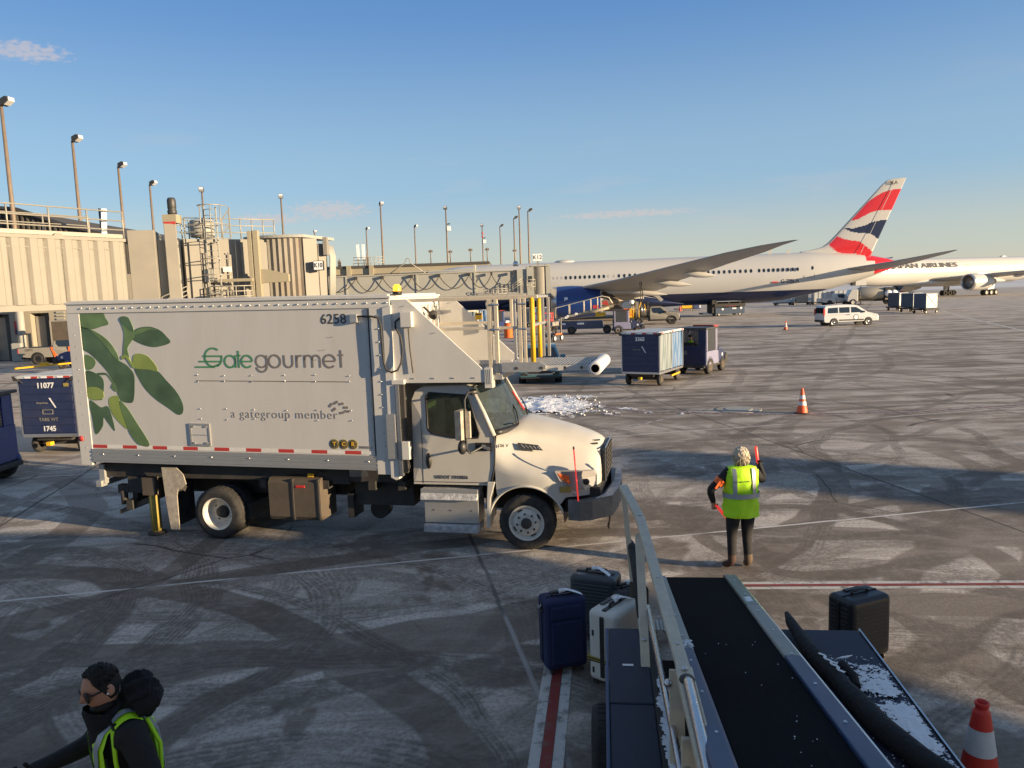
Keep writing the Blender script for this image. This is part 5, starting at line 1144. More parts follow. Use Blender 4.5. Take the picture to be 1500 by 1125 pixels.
def bridge_far():
    t = thing('jet_bridge', 'long grey jet bridge with looping cables and K12 sign, docked to the long airliner', 'jet bridge', (0,88.2,0))
    w = MB('bridge_grey'); w.box(-23,-3.9,0,2.9,3.75,6.22); w.box(-3.7,1.0,.25,2.65,3.85,6.25); w.build('tunnel', parent=t)
    f = MB('bridge_grey')
    for x in (-18.4,-10.4,-3.8): f.box(x-.09,x+.09,-.10,3.0,3.6,6.35 if x < -5 else 7.1)
    f.box(-23,-3.9,-.12,3.05,6.22,6.36); f.box(-23,-3.9,-.08,3.0,3.6,3.75); f.box(-12.2,-3.9,-.35,-.1,6.45,6.60); f.box(-3.7,1.0,.1,2.8,6.25,6.36); f.build('tunnel_frame', parent=t)
    cb = MB('dark_frame')
    xs = [-21.5,-17.2,-14.2,-10.9,-7.8,-4.4,-1.9,.6]
    for a, b in zip(xs, xs[1:]): cb.tube([(lerp(a,b,i/12), -.42, 5.95-1.45*(1-(2*i/12-1)**2)) for i in range(13)], .05, 6)
    for x in xs[1:]: cb.box(x-.12,x+.12,-.5,-.1,5.9,6.2)
    cb.build('festoon_cable', parent=t)
    c = MB('bridge_grey'); c.box(1.0,2.1,-.1,3.0,3.7,6.4); c.box(2.1,2.9,-.3,3.2,3.4,6.7); c.use('bridge_cream').rev([(1.0,3.5),(1.0,6.65)], (3.55,.7,0), (0,0,1), 24, caps=False); c.use('bridge_grey').box(2.6,4.6,-.4,3.2,6.65,6.8); c.box(4.25,4.75,-.2,3.2,3.4,6.9); c.box(2.0,4.7,-.4,3.2,3.3,3.5)
    c.use('dark_glass').box(2.25,2.7,-.32,-.28,4.9,5.6); co = c.build('cab', parent=t)
    st = MB('rail_grey'); railing(st, [(-2.8,-.9,3.5),(-.2,-.9,3.5)], .8, 5, .04); railing(st, [(-.1,-.9,3.6),(1.6,-.9,4.6)], .8, 3, .04); railing(st, [(1.6,-.9,4.0),(3.0,-.9,4.0)], 1.2, 3, .045); st.box(-2.8,1.6,-1.0,.1,3.4,3.5); st.build('service_stair', parent=t)
    sg = MB('tag_white'); sg.box(2.85,3.9,-.3,-.15,7.25,8.05); sg.use('bridge_cream').box(3.3,3.5,-.2,-.0,6.8,7.25); so = sg.build('gate_sign', parent=t)
    text('K12', .62, 'ink', (3.37,-.305,7.64), (pi/2,0,0), so, 'sign_lettering', bold=.012)
    d = MB('steel'); d.rev([(.3,6.8),(.32,7.1),(.2,7.35),(.02,7.4)], (.9,.9,0), n=12); d.use('rail_grey').tube([(-13.8,1.2,6.3),(-11.8,1.2,7.6),(-11.6,1.2,8.1),(-11.3,1.2,8.1),(-11.2,1.2,7.6),(-9.4,1.2,6.3)], .06, 6); d.build('roof_gear', parent=t)
    for x in (-21,-2.2):
        l = MB('bridge_grey'); l.box(x-.5,x+.5,.6,2.2,0,3.6); l.build('support_leg', parent=t)
bridge_far()
def low_terminal():
    t = thing('terminal_building', 'long low terminal with cream fascia and dark roof edge behind the jet bridges', 'building', (0,0,0))
    w = MB('wall_cream'); w.box(-75,-3,128,150,0,7.6); w.build('wall', parent=t)
    f = MB('bridge_yellow'); f.box(-75,-3,127.4,150,7.6,8.6); f.build('fascia', parent=t)
    r = MB('roof_dark'); r.box(-75,-3,127.2,150,8.6,9.0); r.build('roof', parent=t)
    g = MB('dark_glass')
    for i in range(12): g.box(-42+i*3.2,-39.4+i*3.2,127.9,128.05,5.6,7.2)
    g.build('window_band', parent=t)
    pl = MB('bridge_yellow')
    for x in (-28.6,-26,-22.3,-12.6): pl.box(x-.35,x+.35,126.9,127.35,0,9.0 if x < -20 else 7.9)
    pl.build('column', parent=t)
    rs = MB('rail_grey'); railing(rs, [(-25.5,129,9.0),(-20.6,129,9.0)], 1.4, 7, .05); rs.build('roof_railing', parent=t)
    for x, h in ((-29.4,2.6),(-28.3,1.4),(-23.6,2.0),(-12.9,2.4),(-9.6,2.2),(-6.2,2.4),(-3.4,2.4),(1.2,2.0)):
        a = MB('pole_brown'); a.cyl((x,131,9.0),(x,131,9.0+h),.09,n=6); a.box(x-.35,x+.35,130.97,131.03,8.9+h*.85,9.0+h*.95) if x > -20 else a.box(x-.25,x+.25,130.8,131.2,9.0,9.0+h*.75); a.build('roof_antenna', parent=t)
    for x in (-24.9,-24.0): 
        c = MB('tag_white'); c.box(x-.22,x+.22,130,130.3,10.2,12.6); c.use('rail_grey').cyl((x,130.2,9),(x,130.2,10.3),.08,n=6); c.build('panel_antenna', parent=t)
low_terminal()
def hangar():
    t = thing('hangar', 'dark ribbed hangar with sloping roof rising behind the near jet bridge railing', 'building', (0,0,0))
    w = MB('roof_dark'); prof = [(-75,0),(-26.0,0),(-26.0,8.2),(-29.9,8.95),(-34.6,10.2),(-38.6,11.65),(-41,11.9),(-75,11.9)]
    w.prism(prof, 'y', 62.2, 90); w.build('wall', parent=t)
    rb = MB('roof_dark')
    for i in range(90):
        x = -66+i*.42; zt = interp([(-66,11.6),(-41,11.6),(-38.6,11.35),(-34.6,9.9),(-29.9,8.65),(-26,7.9)], x)
        rb.box(x,x+.14,62.02,62.2,5,zt)
    rb.build('wall_ribs', parent=t)
    rf = MB('lamp_dark')
    for (a, za), (b, zb_) in zip([(-26.0,8.2),(-29.9,8.95),(-34.6,10.2),(-38.6,11.65),(-41,11.9)], [(-29.9,8.95),(-34.6,10.2),(-38.6,11.65),(-41,11.9),(-75,11.9)]): rf.bar((a,62,za+.1),(b,62,zb_+.1),.5,.22)
    rf.build('roof_edge', parent=t)
hangar()
def service_wall():
    t = thing('concourse_wall', 'sunlit cream ground-floor wall with recessed doors under the near jet bridge', 'building', (0,0,0))
    w = MB('wall_cream')
    doors = [(-38.9,-37.5),(-35.9,-34.5)]
    xs = [-48]+[v for d in doors for v in d]+[-25]
    for a, b in zip(xs[0::2], xs[1::2]): w.box(a,b,58,59.5,0,6.2)
    for a, b in doors: w.box(a,b,58,59.5,3.55,6.2); w.box(a,b,59.2,59.5,0,3.55)
    w.build('wall', parent=t)
    for a, b in doors:
        d = MB('bridge_cream'); d.box(a+.06,b-.5,58.5,59.1,.05,3.3); d.use('roof_dark').box(b-.5,b,58.3,59.15,0,3.5); d.build('door', parent=t)
    s = MB('tape_red'); s.box(-37.15,-36.55,57.95,57.99,2.0,3.0); s.use('navy').box(-37.1,-36.6,57.93,57.95,2.05,2.4); s.build('safety_sign', parent=t)
    c = MB('bridge_grey'); c.cyl((-36.3,57.4,0),(-36.3,57.4,4.0),.26,n=14); c.box(-36.8,-35.8,57.1,57.7,3.9,4.3); c.build('column', parent=t)
    b = MB('bridge_grey'); b.box(-37.0,-36.2,57.0,57.6,0,1.4); b.build('kerb_block', parent=t, bev=.1)
    v = MB('bridge_grey')
    for i in range(6): v.box(-33.9,-33.3,57.9,57.98,2.5+i*.25,2.62+i*.25)
    v.build('louvre', parent=t)
service_wall()
# light poles --------------------------------------------------------
def pole_master(face, label, loc, h=20.0):
    t = thing('light_pole', label, 'light pole', loc, 0, 'light poles along the terminal')
    p = MB('pole_brown'); p.rev([(.26,0),(.12,h-.4)], (0,0,0), n=10); p.build('pole', parent=t)
    a = MB('lamp_dark'); a.bar((0,0,h-.5),(.25*cos(face),.25*sin(face),h-.35),.14); 
    a.X = Matrix.Translation((.50*cos(face),.50*sin(face),h-.2)) @ Matrix.Scale(.78,4) @ Matrix.Rotation(face,4,'Z') @ Matrix.Rotation(R(-18),4,'Y')
    a.prism([(-.55,-.28),(-.35,.30),(.30,.34),(.62,.16),(.55,-.20),(-.1,-.36)], 'y', -.42, .42); ho = a.build('lamp_head', parent=t, bev=.03)
    g = MB('lamp_lens'); g.X = a.X; g.prism([(-.08,-.40),(.58,-.24),(.66,.12),(.62,.14),(.52,-.20),(-.08,-.36)], 'y', -.36, .36); g.build('lens', parent=ho)
    return t
poles = [((-38.6,61.6),R(-12),'tallest brown light pole at the left edge, in front of the dark hangar roof'),
 ((-41.0,75.6),R(-12),'second light pole from the left, behind the jet bridge roof railing'),
 ((-44.0,90.2),R(-12),'third light pole from the left, above the end of the roof railing'),
 ((-46.9,104.2),R(-12),'fourth light pole from the left, just left of the lift motor'),
 ((-43.1,112),R(-75),'light pole with square head above the cooling drum'),
 ((-34.8,122),R(-75),'light pole standing alone above the near jet bridge cab'),
 ((-45.9,187),R(-60),'short distant light pole just right of the K10 bridge cab'),
 ((-33.0,184),R(-40),'thin light pole left of the tall one at the panel antennas'),
 ((-21.7,136),R(-60),'tall light pole beside the rooftop panel antennas'),
 ((-21.4,182),R(-40),'thin light pole over the middle of the grey jet bridge'),
 ((-11.2,146),R(-95),'tall light pole with a white camera box below its square head'),
 ((-5.8,186),R(-95),'thin pole with red and white bands and a camera box'),
 ((-1.6,188),R(0),'thin light pole just left of the close group of three'),
 ((1.6,169),R(0),'shortest light pole of the close group of three left of the K12 sign'),
 ((2.5,150),R(-90),'light pole with square head in the close group of three'),
 ((4.3,154.6),R(0),'rightmost light pole of the close group of three left of the K12 sign')]
for (x, y), f, lab in poles:
    t = pole_master(f, lab, (x, y, 0))
    if 'camera box' in lab:
        c = MB('tag_white'); c.box(.1,.8,-.3,.3,15.6,16.4); c.use('lamp_dark').bar((0,0,16.8),(.7,0,16.9),.2); c.build('camera_box', parent=t)
        if 'red' in lab:
            b = MB('tape_red')
            for z in (17.0,17.8): b.cyl((0,0,z),(0,0,z+.4),.22,n=8)
            b.build('red_band', parent=t)
# ================================================================== AIRPORT VEHICLES
def baggage_cart(label, loc, rz, num, body='navy', curtain=True, tare=None, group='covered baggage carts'):
    t = thing('baggage_cart', label, 'baggage cart', loc, rz, group)
    b = MB(body); b.box(-1.42,-1.36,-.78,.78,.56,2.06); b.box(1.36,1.42,-.78,.78,.56,2.06)
    for i in range(7):
        z = .59+i*.21; b.box(-1.435,-1.42,-.74,.74,z,z+.175); b.box(1.42,1.435,-.74,.74,z,z+.175)
    b.box(-.02,.02,-.77,.77,.56,2.0); b.build('end_panel', parent=t, bev=.006)
    fl = MB('bare_metal'); fl.box(-1.42,1.42,-.80,.80,.47,.56); fl.use('dark_frame').box(-1.3,1.3,-.5,.5,.36,.47); fl.build('floor', parent=t, bev=.01)
    r = MB('tarp_grey' if curtain else body); r.box(-1.46,1.46,-.83,.83,2.06,2.12)
    for i in range(4): r.box(-1.40+i*.72,-.76+i*.72,-.78,.78,2.12,2.135)
    r.use('dark_frame'); r.prism([(-.86,2.0),(-.70,2.0),(-.62,1.94),(-.80,2.10),(-.90,2.13)], 'x', -1.48, -1.38); r.prism([(.86,2.0),(.70,2.0),(.62,1.94),(.80,2.10),(.90,2.13)], 'x', -1.48, -1.38)
    r.build('roof', parent=t)
    p = MB('bare_metal')
    for x in (-1.39,1.39,0):
        for y in (-.79,.79): p.box(x-.035,x+.035,y-.02,y+.02,.56,2.06)
    p.build('corner_post', parent=t)
    rr = random.Random(len(label))
    for s in (-1, 1):
        for k, (x0, x1) in enumerate(((-1.34,-.04),(.04,1.34))):
            c = MB('curtain_pale' if k == 0 else 'curtain_blue'); n = 26; P = [lerp(x0,x1,i/n) for i in range(n+1)]
            ph = [rr.uniform(0,6) for _ in range(4)]
            rows = [[V3((x, s*(.76+.040*sin(x*13+ph[0]+z*.9+1.2*sin(x*5+ph[2]))+.026*sin(x*29+ph[1]-z*2.2)), z)) for x in P] for z in (.59,.9,1.2,1.6,2.02)]
            c.loft(rows, caps=False, closed=False); o = c.build('side_curtain', parent=t)
    tp = MB('tape_red','tag_white')
    for i in range(3): tp.use('tape_red').box(-1.47,-1.463,.18-i*.46,.36-i*.46,2.065,2.115); tp.use('tag_white').box(-1.47,-1.463,.36-i*.46,.54-i*.46,2.065,2.115)
    for i in range(3): tp.use('tape_red').box(-1.25+i*1.2,-1.07+i*1.2,-.838,-.831,2.07,2.112)
    tp.build('reflective_tape', parent=t)
    text(num, .20, 'tag_white', (-1.441,.0,1.86), (pi/2,0,-pi/2), t, 'cart_number', bold=.006)
    text('American', .085, 'rail_grey', (-1.441,.14,1.45 if not tare else 1.40), (pi/2,0,-pi/2), t, 'airline_lettering')
    lg = MB('tag_white'); zz = 1.45 if not tare else 1.40; lg.prism([(-.10,zz+.13),(-.06,zz+.13),(-.22,zz-.13),(-.25,zz-.13)], 'x', -1.443, -1.436); lg.build('flight_emblem', parent=t)
    if tare:
        text('TARE WT', .13, 'rail_grey', (-1.441,.0,.95), (pi/2,0,-pi/2), t, 'cart_lettering'); text(tare, .19, 'tag_white', (-1.441,0,.70), (pi/2,0,-pi/2), t, 'cart_number', bold=.005)
        fr = MB('rail_grey')
        for a in ((-.15,.15,1.205,1.22),(-.15,.15,1.095,1.11),(-.15,-.135,1.11,1.205),(.135,.15,1.11,1.205)): fr.box(-1.443,-1.436,a[0],a[1],a[2],a[3])
        fr.build('data_plate', parent=t); y_ = MB('yellow_dirty'); y_.box(-1.443,-1.436,-.66,-.52,1.83,1.92); y_.build('small_sticker', parent=t)
    h = MB('yellow_paint'); h.bar((1.3,0,.30),(2.2,0,.36),.07); h.box(-1.55,-1.4,-.06,.06,.26,.36); h.bar((.2,-.7,.26),(1.2,-.72,.30),.06); h.build('tow_bar', parent=t)
    for x in (-1.0,1.0):
        for s in (-1,1): wheel(t, x, s*.66, .25, .25, .14, s, rim='tank_dirty', style='plain', rr=.5)
        ax = MB('dark_frame'); ax.cyl((x,-.62,.25),(x,.62,.25),.04,n=8); ax.box(x-.08,x+.08,-.5,.5,.22,.36); ax.build('axle', parent=t)
    return t
baggage_cart('covered navy baggage cart numbered 3365 with pale curtains, towed by the lilac tug', (5.85,31.6,0), R(59), '3365')
baggage_cart('dark baggage cart numbered 11077 with tare weight lettering, at the rear of the box truck', (-12.22,21.72,0), R(84), '11077', 'navy', True, '1745')
def tug(label, loc, rz, body='gse_lilac', hood='navy', group='baggage tugs', driver=None):
    t = thing('baggage_tug', label, 'tug', loc, rz, group)
    b = MB(body)
    b.prism([(-1.0,.42),(-1.0,.95),(-.95,1.02),(.25,1.02),(.38,.95),(.42,.42)], 'y', -.68, .68)
    for x in (-.98,.16):
        for s in (-1,1): b.box(x,x+.10,s*.68,s*.60,1.02,1.98)
    b.box(.08,.30,-.66,-.60,1.02,1.98); b.box(.08,.30,.60,.66,1.02,1.98)
    b.box(-1.0,-.94,-.6,.6,1.02,1.25); bo = b.build('cab', parent=t, bev=.02)
    bk = MB(hood); bk.box(-1.03,-1.0,-.62,.62,.45,1.25); bk.box(-.99,-.95,-.58,-.3,1.25,1.95); bk.build('rear_panel', parent=t)
    text('50', .24, 'rail_grey', (-1.033,.34,.95), (pi/2,0,-pi/2), t, 'fleet_number', bold=.004)
    r = MB('lamp_dark'); r.box(-1.10,.34,-.72,.72,1.98,2.06); r.use('tape_red').box(.30,.37,-.5,.5,2.06,2.12); r.box(-.2,.2,-.74,-.70,2.06,2.13); r.build('roof', parent=t, bev=.015)
    g = MB('curtain_glass')
    for s in (-1,1): g.box(-.88,.10,s*.655,s*.66,1.04,1.97)
    g.box(.27,.275,-.6,.6,1.02,1.96); g.build('cab_window', parent=t)
    h = MB(hood); h.prism([(.40,.42),(.40,1.06),(.75,1.10),(1.15,.98),(1.45,.70),(1.48,.42)], 'y', -.60, .60); h.use('dark_frame').prism([(1.30,.34),(1.62,.34),(1.62,.62),(1.50,.80),(1.30,.7)], 'y', -.66, .66); h.box(-1.15,1.4,-.62,.62,.30,.42)
    h.build('bonnet', parent=t, bev=.04)
    l = MB('lamp_lens')
    for s in (-1,1): l.rev([(.07,0),(.06,.03)], (1.46,s*.42,.80), (.8,0,.5), 10); l.rev([(.09,0),(.08,.02)], (1.0,s*.605,.75), (0,s,0), 10)
    l.rev([(.06,0),(.05,.04)], (.45,-.66,1.05), (1,0,0), 10); l.build('headlight', parent=t)
    f = MB(hood)
    for s in (-1,1): f.tube([(-.62+.40*cos(R(a)), s*.62, .36+.40*sin(R(a))) for a in range(0,181,15)], .07, 6)
    f.build('mudguard', parent=t)
    sw = MB('black_plastic'); sw.rev([(.17,0),(.19,.01),(.17,.02)], (-.05,.3,1.18), (-.6,0,.8), 16, caps=False); sw.box(-.7,-.35,.05,.55,.85,.95); sw.box(-.75,-.68,.05,.55,.95,1.4); sw.build('seat', parent=t)
    for s in (-1,1): wheel(t, -.62, s*.60, .36, .36, .22, s, rim='tank_dirty', style='plain', rr=.58); wheel(t, 1.02, s*.56, .30, .30, .20, s, rim='tank_dirty', style='plain', rr=.55)
    return t
tug('blue and lilac cabbed tug pulling the cart numbered 3365', (8.55,34.55,0), R(54))
tug('blue tug cut off by the left edge, its big rear tyre showing', (-12.62,17.1,0), R(178), 'gse_blue', 'gse_blue')
tug('dark blue tug half hidden behind the rear of the box truck, beside the white pickup', (-27.6,49.6,0), R(178), 'gse_blue', 'gse_blue')
tug('blue grey cabbed tug behind the cart numbered 3365, at the foot of the cream conveyor', (9.9,66.2,0), R(-4), 'gse_lilac', 'navy')
tug('blue tug seen through the gangway railings of the box truck, under the airliner', (-.9,77,0), R(6), 'gse_blue', 'tag_white')
bar = MB('yellow_paint'); bar.bar((-29.9,46.2,.35),(-26.0,47.6,.55),.10); bar.box(-28.55,-28.2,46.5,46.9,.4,.62); tag(bar.build('tow_bar'), 'long yellow tow bar lying toward the dark blue tug at left', 'tow bar')
baggage_cart('covered baggage cart seen through the gangway railings, left of the orange drum', (-3.4,82,0), R(10), '2210')
baggage_cart('baggage cart parked under the airliner belly right of the yellow gangway posts', (2.6,84,0), R(-12), '2418')
# generic road vehicle ------------------------------------------------
def arch(mb, x, r, y0, y1, z): mb.cyl((x,y0,z),(x,y1,z),r,n=22)
def road_body(t, prof, W, mat, tumble=.12, belt=1.0, name='body', bev=.05, arches=(), ar=.38, az=.33):
    b = MB(mat); b.prism(prof, 'y', -W/2, W/2); 
    for v in range(len(b.v)):
        x, y, z = b.v[v]
        if z > belt: y *= 1-tumble*(z-belt)/(max(p[1] for p in prof)-belt)
        b.v[v] = (x, y, z)
    o = b.build(name, parent=t, bev=bev, seg=3)
    for p in o.data.polygons: p.use_smooth = False
    a = MB('black')
    for x in arches:
        for s in (-1,1): a.cyl((x,s*(W/2-.30),az),(x,s*(W/2+.004),az),ar,n=24)
    if arches: a.build('wheel_arch', parent=t)
    return o
def van():
    t = thing('passenger_van', 'small silver passenger van with round badge on its front door, alone on the open apron', 'van', (29.25,67.0,0), R(4))
    prof = [(-2.42,.42),(-2.44,.75),(-2.40,1.05),(-2.36,1.62),(-2.25,1.76),(-1.0,1.82),(.2,1.80),(.62,1.70),(1.45,1.14),(1.95,1.02),(2.30,.90),(2.42,.70),(2.42,.36),(-2.3,.32)]
    road_body(t, prof, 1.80, 'van_silver', .14, 1.0, arches=(-1.55,1.50), ar=.375, az=.33)
    g = MB('dark_glass')
    for P in ([(-2.12,1.12),(-2.05,1.56),(-1.18,1.60),(-1.18,1.12)],[(-1.08,1.12),(-1.08,1.60),(-.15,1.60),(-.15,1.12)],[(-.03,1.12),(-.03,1.60),(.45,1.58),(.80,1.36),(1.10,1.13)],[(1.16,1.13),(.92,1.30),(1.30,1.13)]):
        g.prism(P, 'y', -.90, .90)
    for v in range(len(g.v)):
        x, y, z = g.v[v]; y = (.905*(1-.14*(z-1.0)/.82)) * (1 if y > 0 else -1); g.v[v] = (x, y, z)
    g.build('side_window', parent=t)
    w = MB('dark_glass'); w.add([(.74,-.70,1.665),(1.46,-.80,1.16),(1.46,.80,1.16),(.74,.70,1.665)], [(0,1,2,3)]); w.add([(-2.40,-.66,1.60),(-2.43,-.70,1.12),(-2.43,.70,1.12),(-2.40,.66,1.60)], [(0,1,2,3)]); w.build('windscreen', parent=t)
    m = MB('black_plastic'); m.box(-1.1,1.1,-.912,-.898,.44,.56); m.box(2.40,2.44,-.7,.7,.40,.56); m.box(1.02,1.14,-1.02,-.86,1.10,1.24); m.box(-2.46,-2.40,-.8,.8,.36,.55); m.box(-2.0,-.2,-.91,-.89,.98,.99); m.build('trim', parent=t)
    l = MB('lamp_lens'); 
    for s in (-1,1): l.prism([(1.98,.86),(2.30,.78),(2.40,.88),(2.05,1.0)], 'y', s*.74, s*.905)
    l.build('headlight', parent=t)
    r = MB('red'); 
    for s in (-1,1): r.box(-2.46,-2.33,s*.78,s*.89,.95,1.5)
    r.build('tail_light', parent=t)
    bd = MB('logo_grey'); bd.rev([(.24,0),(.24,.006)], (.40,-.905,.72), (0,-1,0), 20); bd.use('tag_white').rev([(.17,0),(.17,.004)], (.40,-.911,.72), (0,-1,0), 18); bd.build('door_badge', parent=t)
    sm = MB('ba_blue'); sm.box(-.5,-.1,-.913,-.905,.93,.97); sm.build('blue_lettering_strip', parent=t)
    for x in (-1.55,1.50):
        for s in (-1,1): wheel(t, x, s*.82, .33, .33, .21, s, rim='bare_metal', style='spoke', rr=.62)
van()
def pickup(label, loc, rz, L0=-2.9, bed='plain', body='van_silver', group=None):
    t = thing('pickup_truck', label, 'pickup', loc, rz, group)
    prof = [(-.55,.48),(-.55,1.05),(-.55,1.72),(-.42,1.86),(.55,1.88),(.75,1.82),(1.32,1.26),(2.25,1.16),(2.42,1.05),(2.48,.55),(2.3,.45)]
    road_body(t, prof, 1.92, body, .16, 1.1, 'cab', .05, (1.68,), .44, .40)
    if bed != 'none':
        b = MB(body); b.prism([(L0,.62),(L0,1.15),(L0+.04,1.18),(-.62,1.18),(-.62,.50),(L0+.6,.5)], 'y', -.96, -.88); b.prism([(L0,.62),(L0,1.15),(L0+.04,1.18),(-.62,1.18),(-.62,.50),(L0+.6,.5)], 'y', .88, .96); b.box(L0,L0+.06,-.96,.96,.6,1.16); b.box(L0,-.62,-.9,.9,.6,.68); b.box(-.68,-.62,-.9,.9,.6,1.18)
        b.build('bed', parent=t, bev=.02)
        a = MB('black')
        for s in (-1,1): a.cyl((-1.65,s*.7,.42),(-1.65,s*.966,.42),.46,n=24)
        a.build('wheel_arch', parent=t)
        rl = MB('tape_red')
        for s in (-1,1): rl.box(L0-.01,L0+.05,s*.80,s*.965,.82,1.12)
        rl.build('tail_light', parent=t)
    g = MB('dark_glass')
    for s in (-1,1): g.prism([(-.40,1.20),(-.36,1.74),(.52,1.76),(.98,1.34),(1.04,1.2)], 'y', s*.90, s*.966)
    for v in range(len(g.v)):
        x, y, z = g.v[v]; y = .968*(1-.16*(z-1.1)/.78)*(1 if y > 0 else -1); g.v[v] = (x, y, z)
    g.add([(.82,-.72,1.76),(1.34,-.84,1.285),(1.34,.84,1.285),(.82,.72,1.76)], [(0,1,2,3)]); g.build('window', parent=t)
    m = MB('black_plastic'); m.box(2.44,2.56,-.95,.95,.42,.66); m.box(2.46,2.50,-.6,.6,.75,1.02); m.box(-.5,1.1,-.97,-.955,.50,.56); m.box(.95,1.1,-1.15,-.95,1.2,1.4); m.box(-3.0 if bed != 'none' else -.7,2.3,-.5,.5,.38,.55); m.tube([(1.68+.48*cos(R(a)),-.975,.40+.48*sin(R(a))) for a in range(0,181,15)], .05, 6); m.build('trim', parent=t)
    l = MB('lamp_lens')
    for s in (-1,1): l.box(2.38,2.49,s*.66,s*.93,.82,1.04)
    l.build('headlight', parent=t)
    for x in (-1.65,1.68):
        for s in (-1,1): wheel(t, x, s*.84, .40, .40, .27, s, rim='tank_dirty', style='spoke', rr=.55)
    return t
t = pickup('white pickup with orange flaps and a grey mesh cabin, under the near jet bridge', (-31.35,54.6,0), R(3), -2.95, body='bridge_cream', group=None)
fb = MB('rail_grey')
for x in (-.62,.9):
    for y in (-.85,.85): fb.box(x-.04,x+.04,y-.04,y+.04,1.2,3.0)
fb.box(-.66,.94,-.9,.9,2.95,3.02); fb.box(-.66,.94,-.9,-.84,1.2,1.4); fb.use('tank_dirty').box(-.55,.85,-.86,-.84,1.4,2.95); fb.build('mesh_cabin', parent=t)
of = MB('orange'); of.prism([(-.72,1.2),(-.60,1.2),(-.25,.45),(-.48,.45)], 'y', -1.0, -.96); of.box(.5,1.15,-1.02,-.95,.55,1.2); of.build('orange_flap', parent=t)
text('23072', .22, 'ink', (-2.2,-.965,1.03), (pi/2,0,0), t, 'fleet_number', bold=.004)
t = pickup('cream fuelling pickup carrying a stack of hoses, under the near wing of the long airliner', (15.2,80.9,0), R(-6), -2.6, body='bridge_cream', bed='none')
hs = MB('dark_frame','yellow_paint','orange','bridge_cream','tag_white','steel'); rr = random.Random(4)
hs.use('dark_frame').box(-3.3,-.6,-.9,.9,.5,.75); hs.use('yellow_paint').box(-3.2,-2.4,-.95,-.2,.8,1.75); hs.use('bridge_cream').box(-2.0,-1.7,-.8,.8,.75,2.4)
for k in range(16):
    x = -2.3+k*.11; hs.use(rr.choice(['dark_frame','yellow_paint','bridge_cream','steel','dark_frame'])).tube([(x,-.7+rr.uniform(-.2,.2),.75),(x+rr.uniform(-.1,.1),-.8,1.6),(x+rr.uniform(-.2,.2),-.6,rr.uniform(1.9,2.5))], .05, 6)
hs.use('orange').bar((-3.3,-.95,.6),(-3.2,-.95,1.7),.06); hs.bar((-3.3,-.95,1.2),(-2.3,-.95,1.1),.06); hs.bar((-2.9,-.97,.5),(-2.6,-.97,1.4),.05)
hs.use('steel').rev([(.45,0),(.5,.1),(.5,.5),(.45,.6)], (-2.9,-.3,2.0), (0,1,0), 18); hs.use('tag_white').rev([(.25,0),(.3,.2),(.2,.4)], (-2.4,-.6,2.2), n=12)
hs.build('fuelling_rig', parent=t)
hm = MB('dark_frame'); hm.tube([(-1.5,-.4,2.3),(-1.4,-.2,3.2),(-1.45,.6,4.4)], .05, 6); hm.tube([(-1.3,-.4,2.3),(-1.2,-.1,3.2),(-1.3,.5,4.5)], .05, 6); hm.build('lifted_hose', parent=t)
t = pickup('white pickup parked beneath the tail of the long airliner, beyond the silver van', (51.6,121.5,0), R(2), -2.9, body='plane_white')
# far belt loader -------------------------------------------------------
def far_loader():
    t = thing('belt_loader', 'blue conveyor loader with cream railings rising right, parked before the blue engine', 'belt loader', (6.6,68.3,0), R(-8))
    b = MB('gse_slate'); b.prism([(-2.4,.45),(-2.4,1.0),(-2.0,1.12),(1.6,1.12),(1.7,.45)], 'y', -.95, .95); b.box(-3.2,-2.4,-.7,.7,.45,.8); b.use('tag_white').box(-2.0,-1.6,-.97,-.94,.85,1.0); b.box(-.6,0,-.97,-.94,.85,1.0); b.build('chassis', parent=t, bev=.05)
    c = MB('bridge_yellow'); c.prism([(-2.6,1.20),(2.6,2.30),(2.6,2.48),(-2.6,1.36)], 'y', -.62, -.5); c.prism([(-2.6,1.20),(2.6,2.30),(2.6,2.48),(-2.6,1.36)], 'y', .5, .62); c.use('belt_black').prism([(-2.6,1.28),(2.6,2.38),(2.6,2.42),(-2.6,1.32)], 'y', -.5, .5); c.use('bridge_yellow').cyl((-.2,-.7,1.72),(2.2,-.7,2.22),.12,n=10); c.build('conveyor', parent=t)
    r = MB('rail_beige')
    for y in (-.66,.66):
        r.tube([(-2.5,y,1.35),(-2.5,y,2.35),(1.6,y,3.25),(2.2,y,3.1),(2.5,y,2.6)], .04, 6)
        for x in (-1.3,0,.6,1.2): r.cyl((x,y,1.55+.21*(x+1.3)),(x,y,2.62+.22*(x+1.3)),.035,n=6)
    r.build('railing', parent=t)
    w_ = MB('tag_white','rail_grey'); rr = random.Random(2)
    for k in range(9): w_.use(rr.choice(['tag_white','rail_grey'])).cbox((-2.1+k*.18,-.75,1.3+.05*k+rr.uniform(-.05,.1)), (.2,.3,.18))
    w_.use('tag_white'); w_.build('control_boxes', parent=t)
    yb = MB('yellow_paint'); yb.box(1.0,1.9,-.85,-.5,1.5,1.85); yb.build('yellow_box', parent=t)
    rd = MB('tape_red'); rd.prism([(1.5,2.6),(2.2,2.4),(2.0,2.9)], 'y', -.68, -.62); rd.box(.8,1.3,-.68,-.62,2.2,2.5); rd.build('red_flag', parent=t)
    for x in (-1.1,2.0):
        for s in (-1,1): wheel(t, x, s*.85, .36, .36, .25, s, rim='tank_dirty', style='plain', rr=.5)
far_loader()
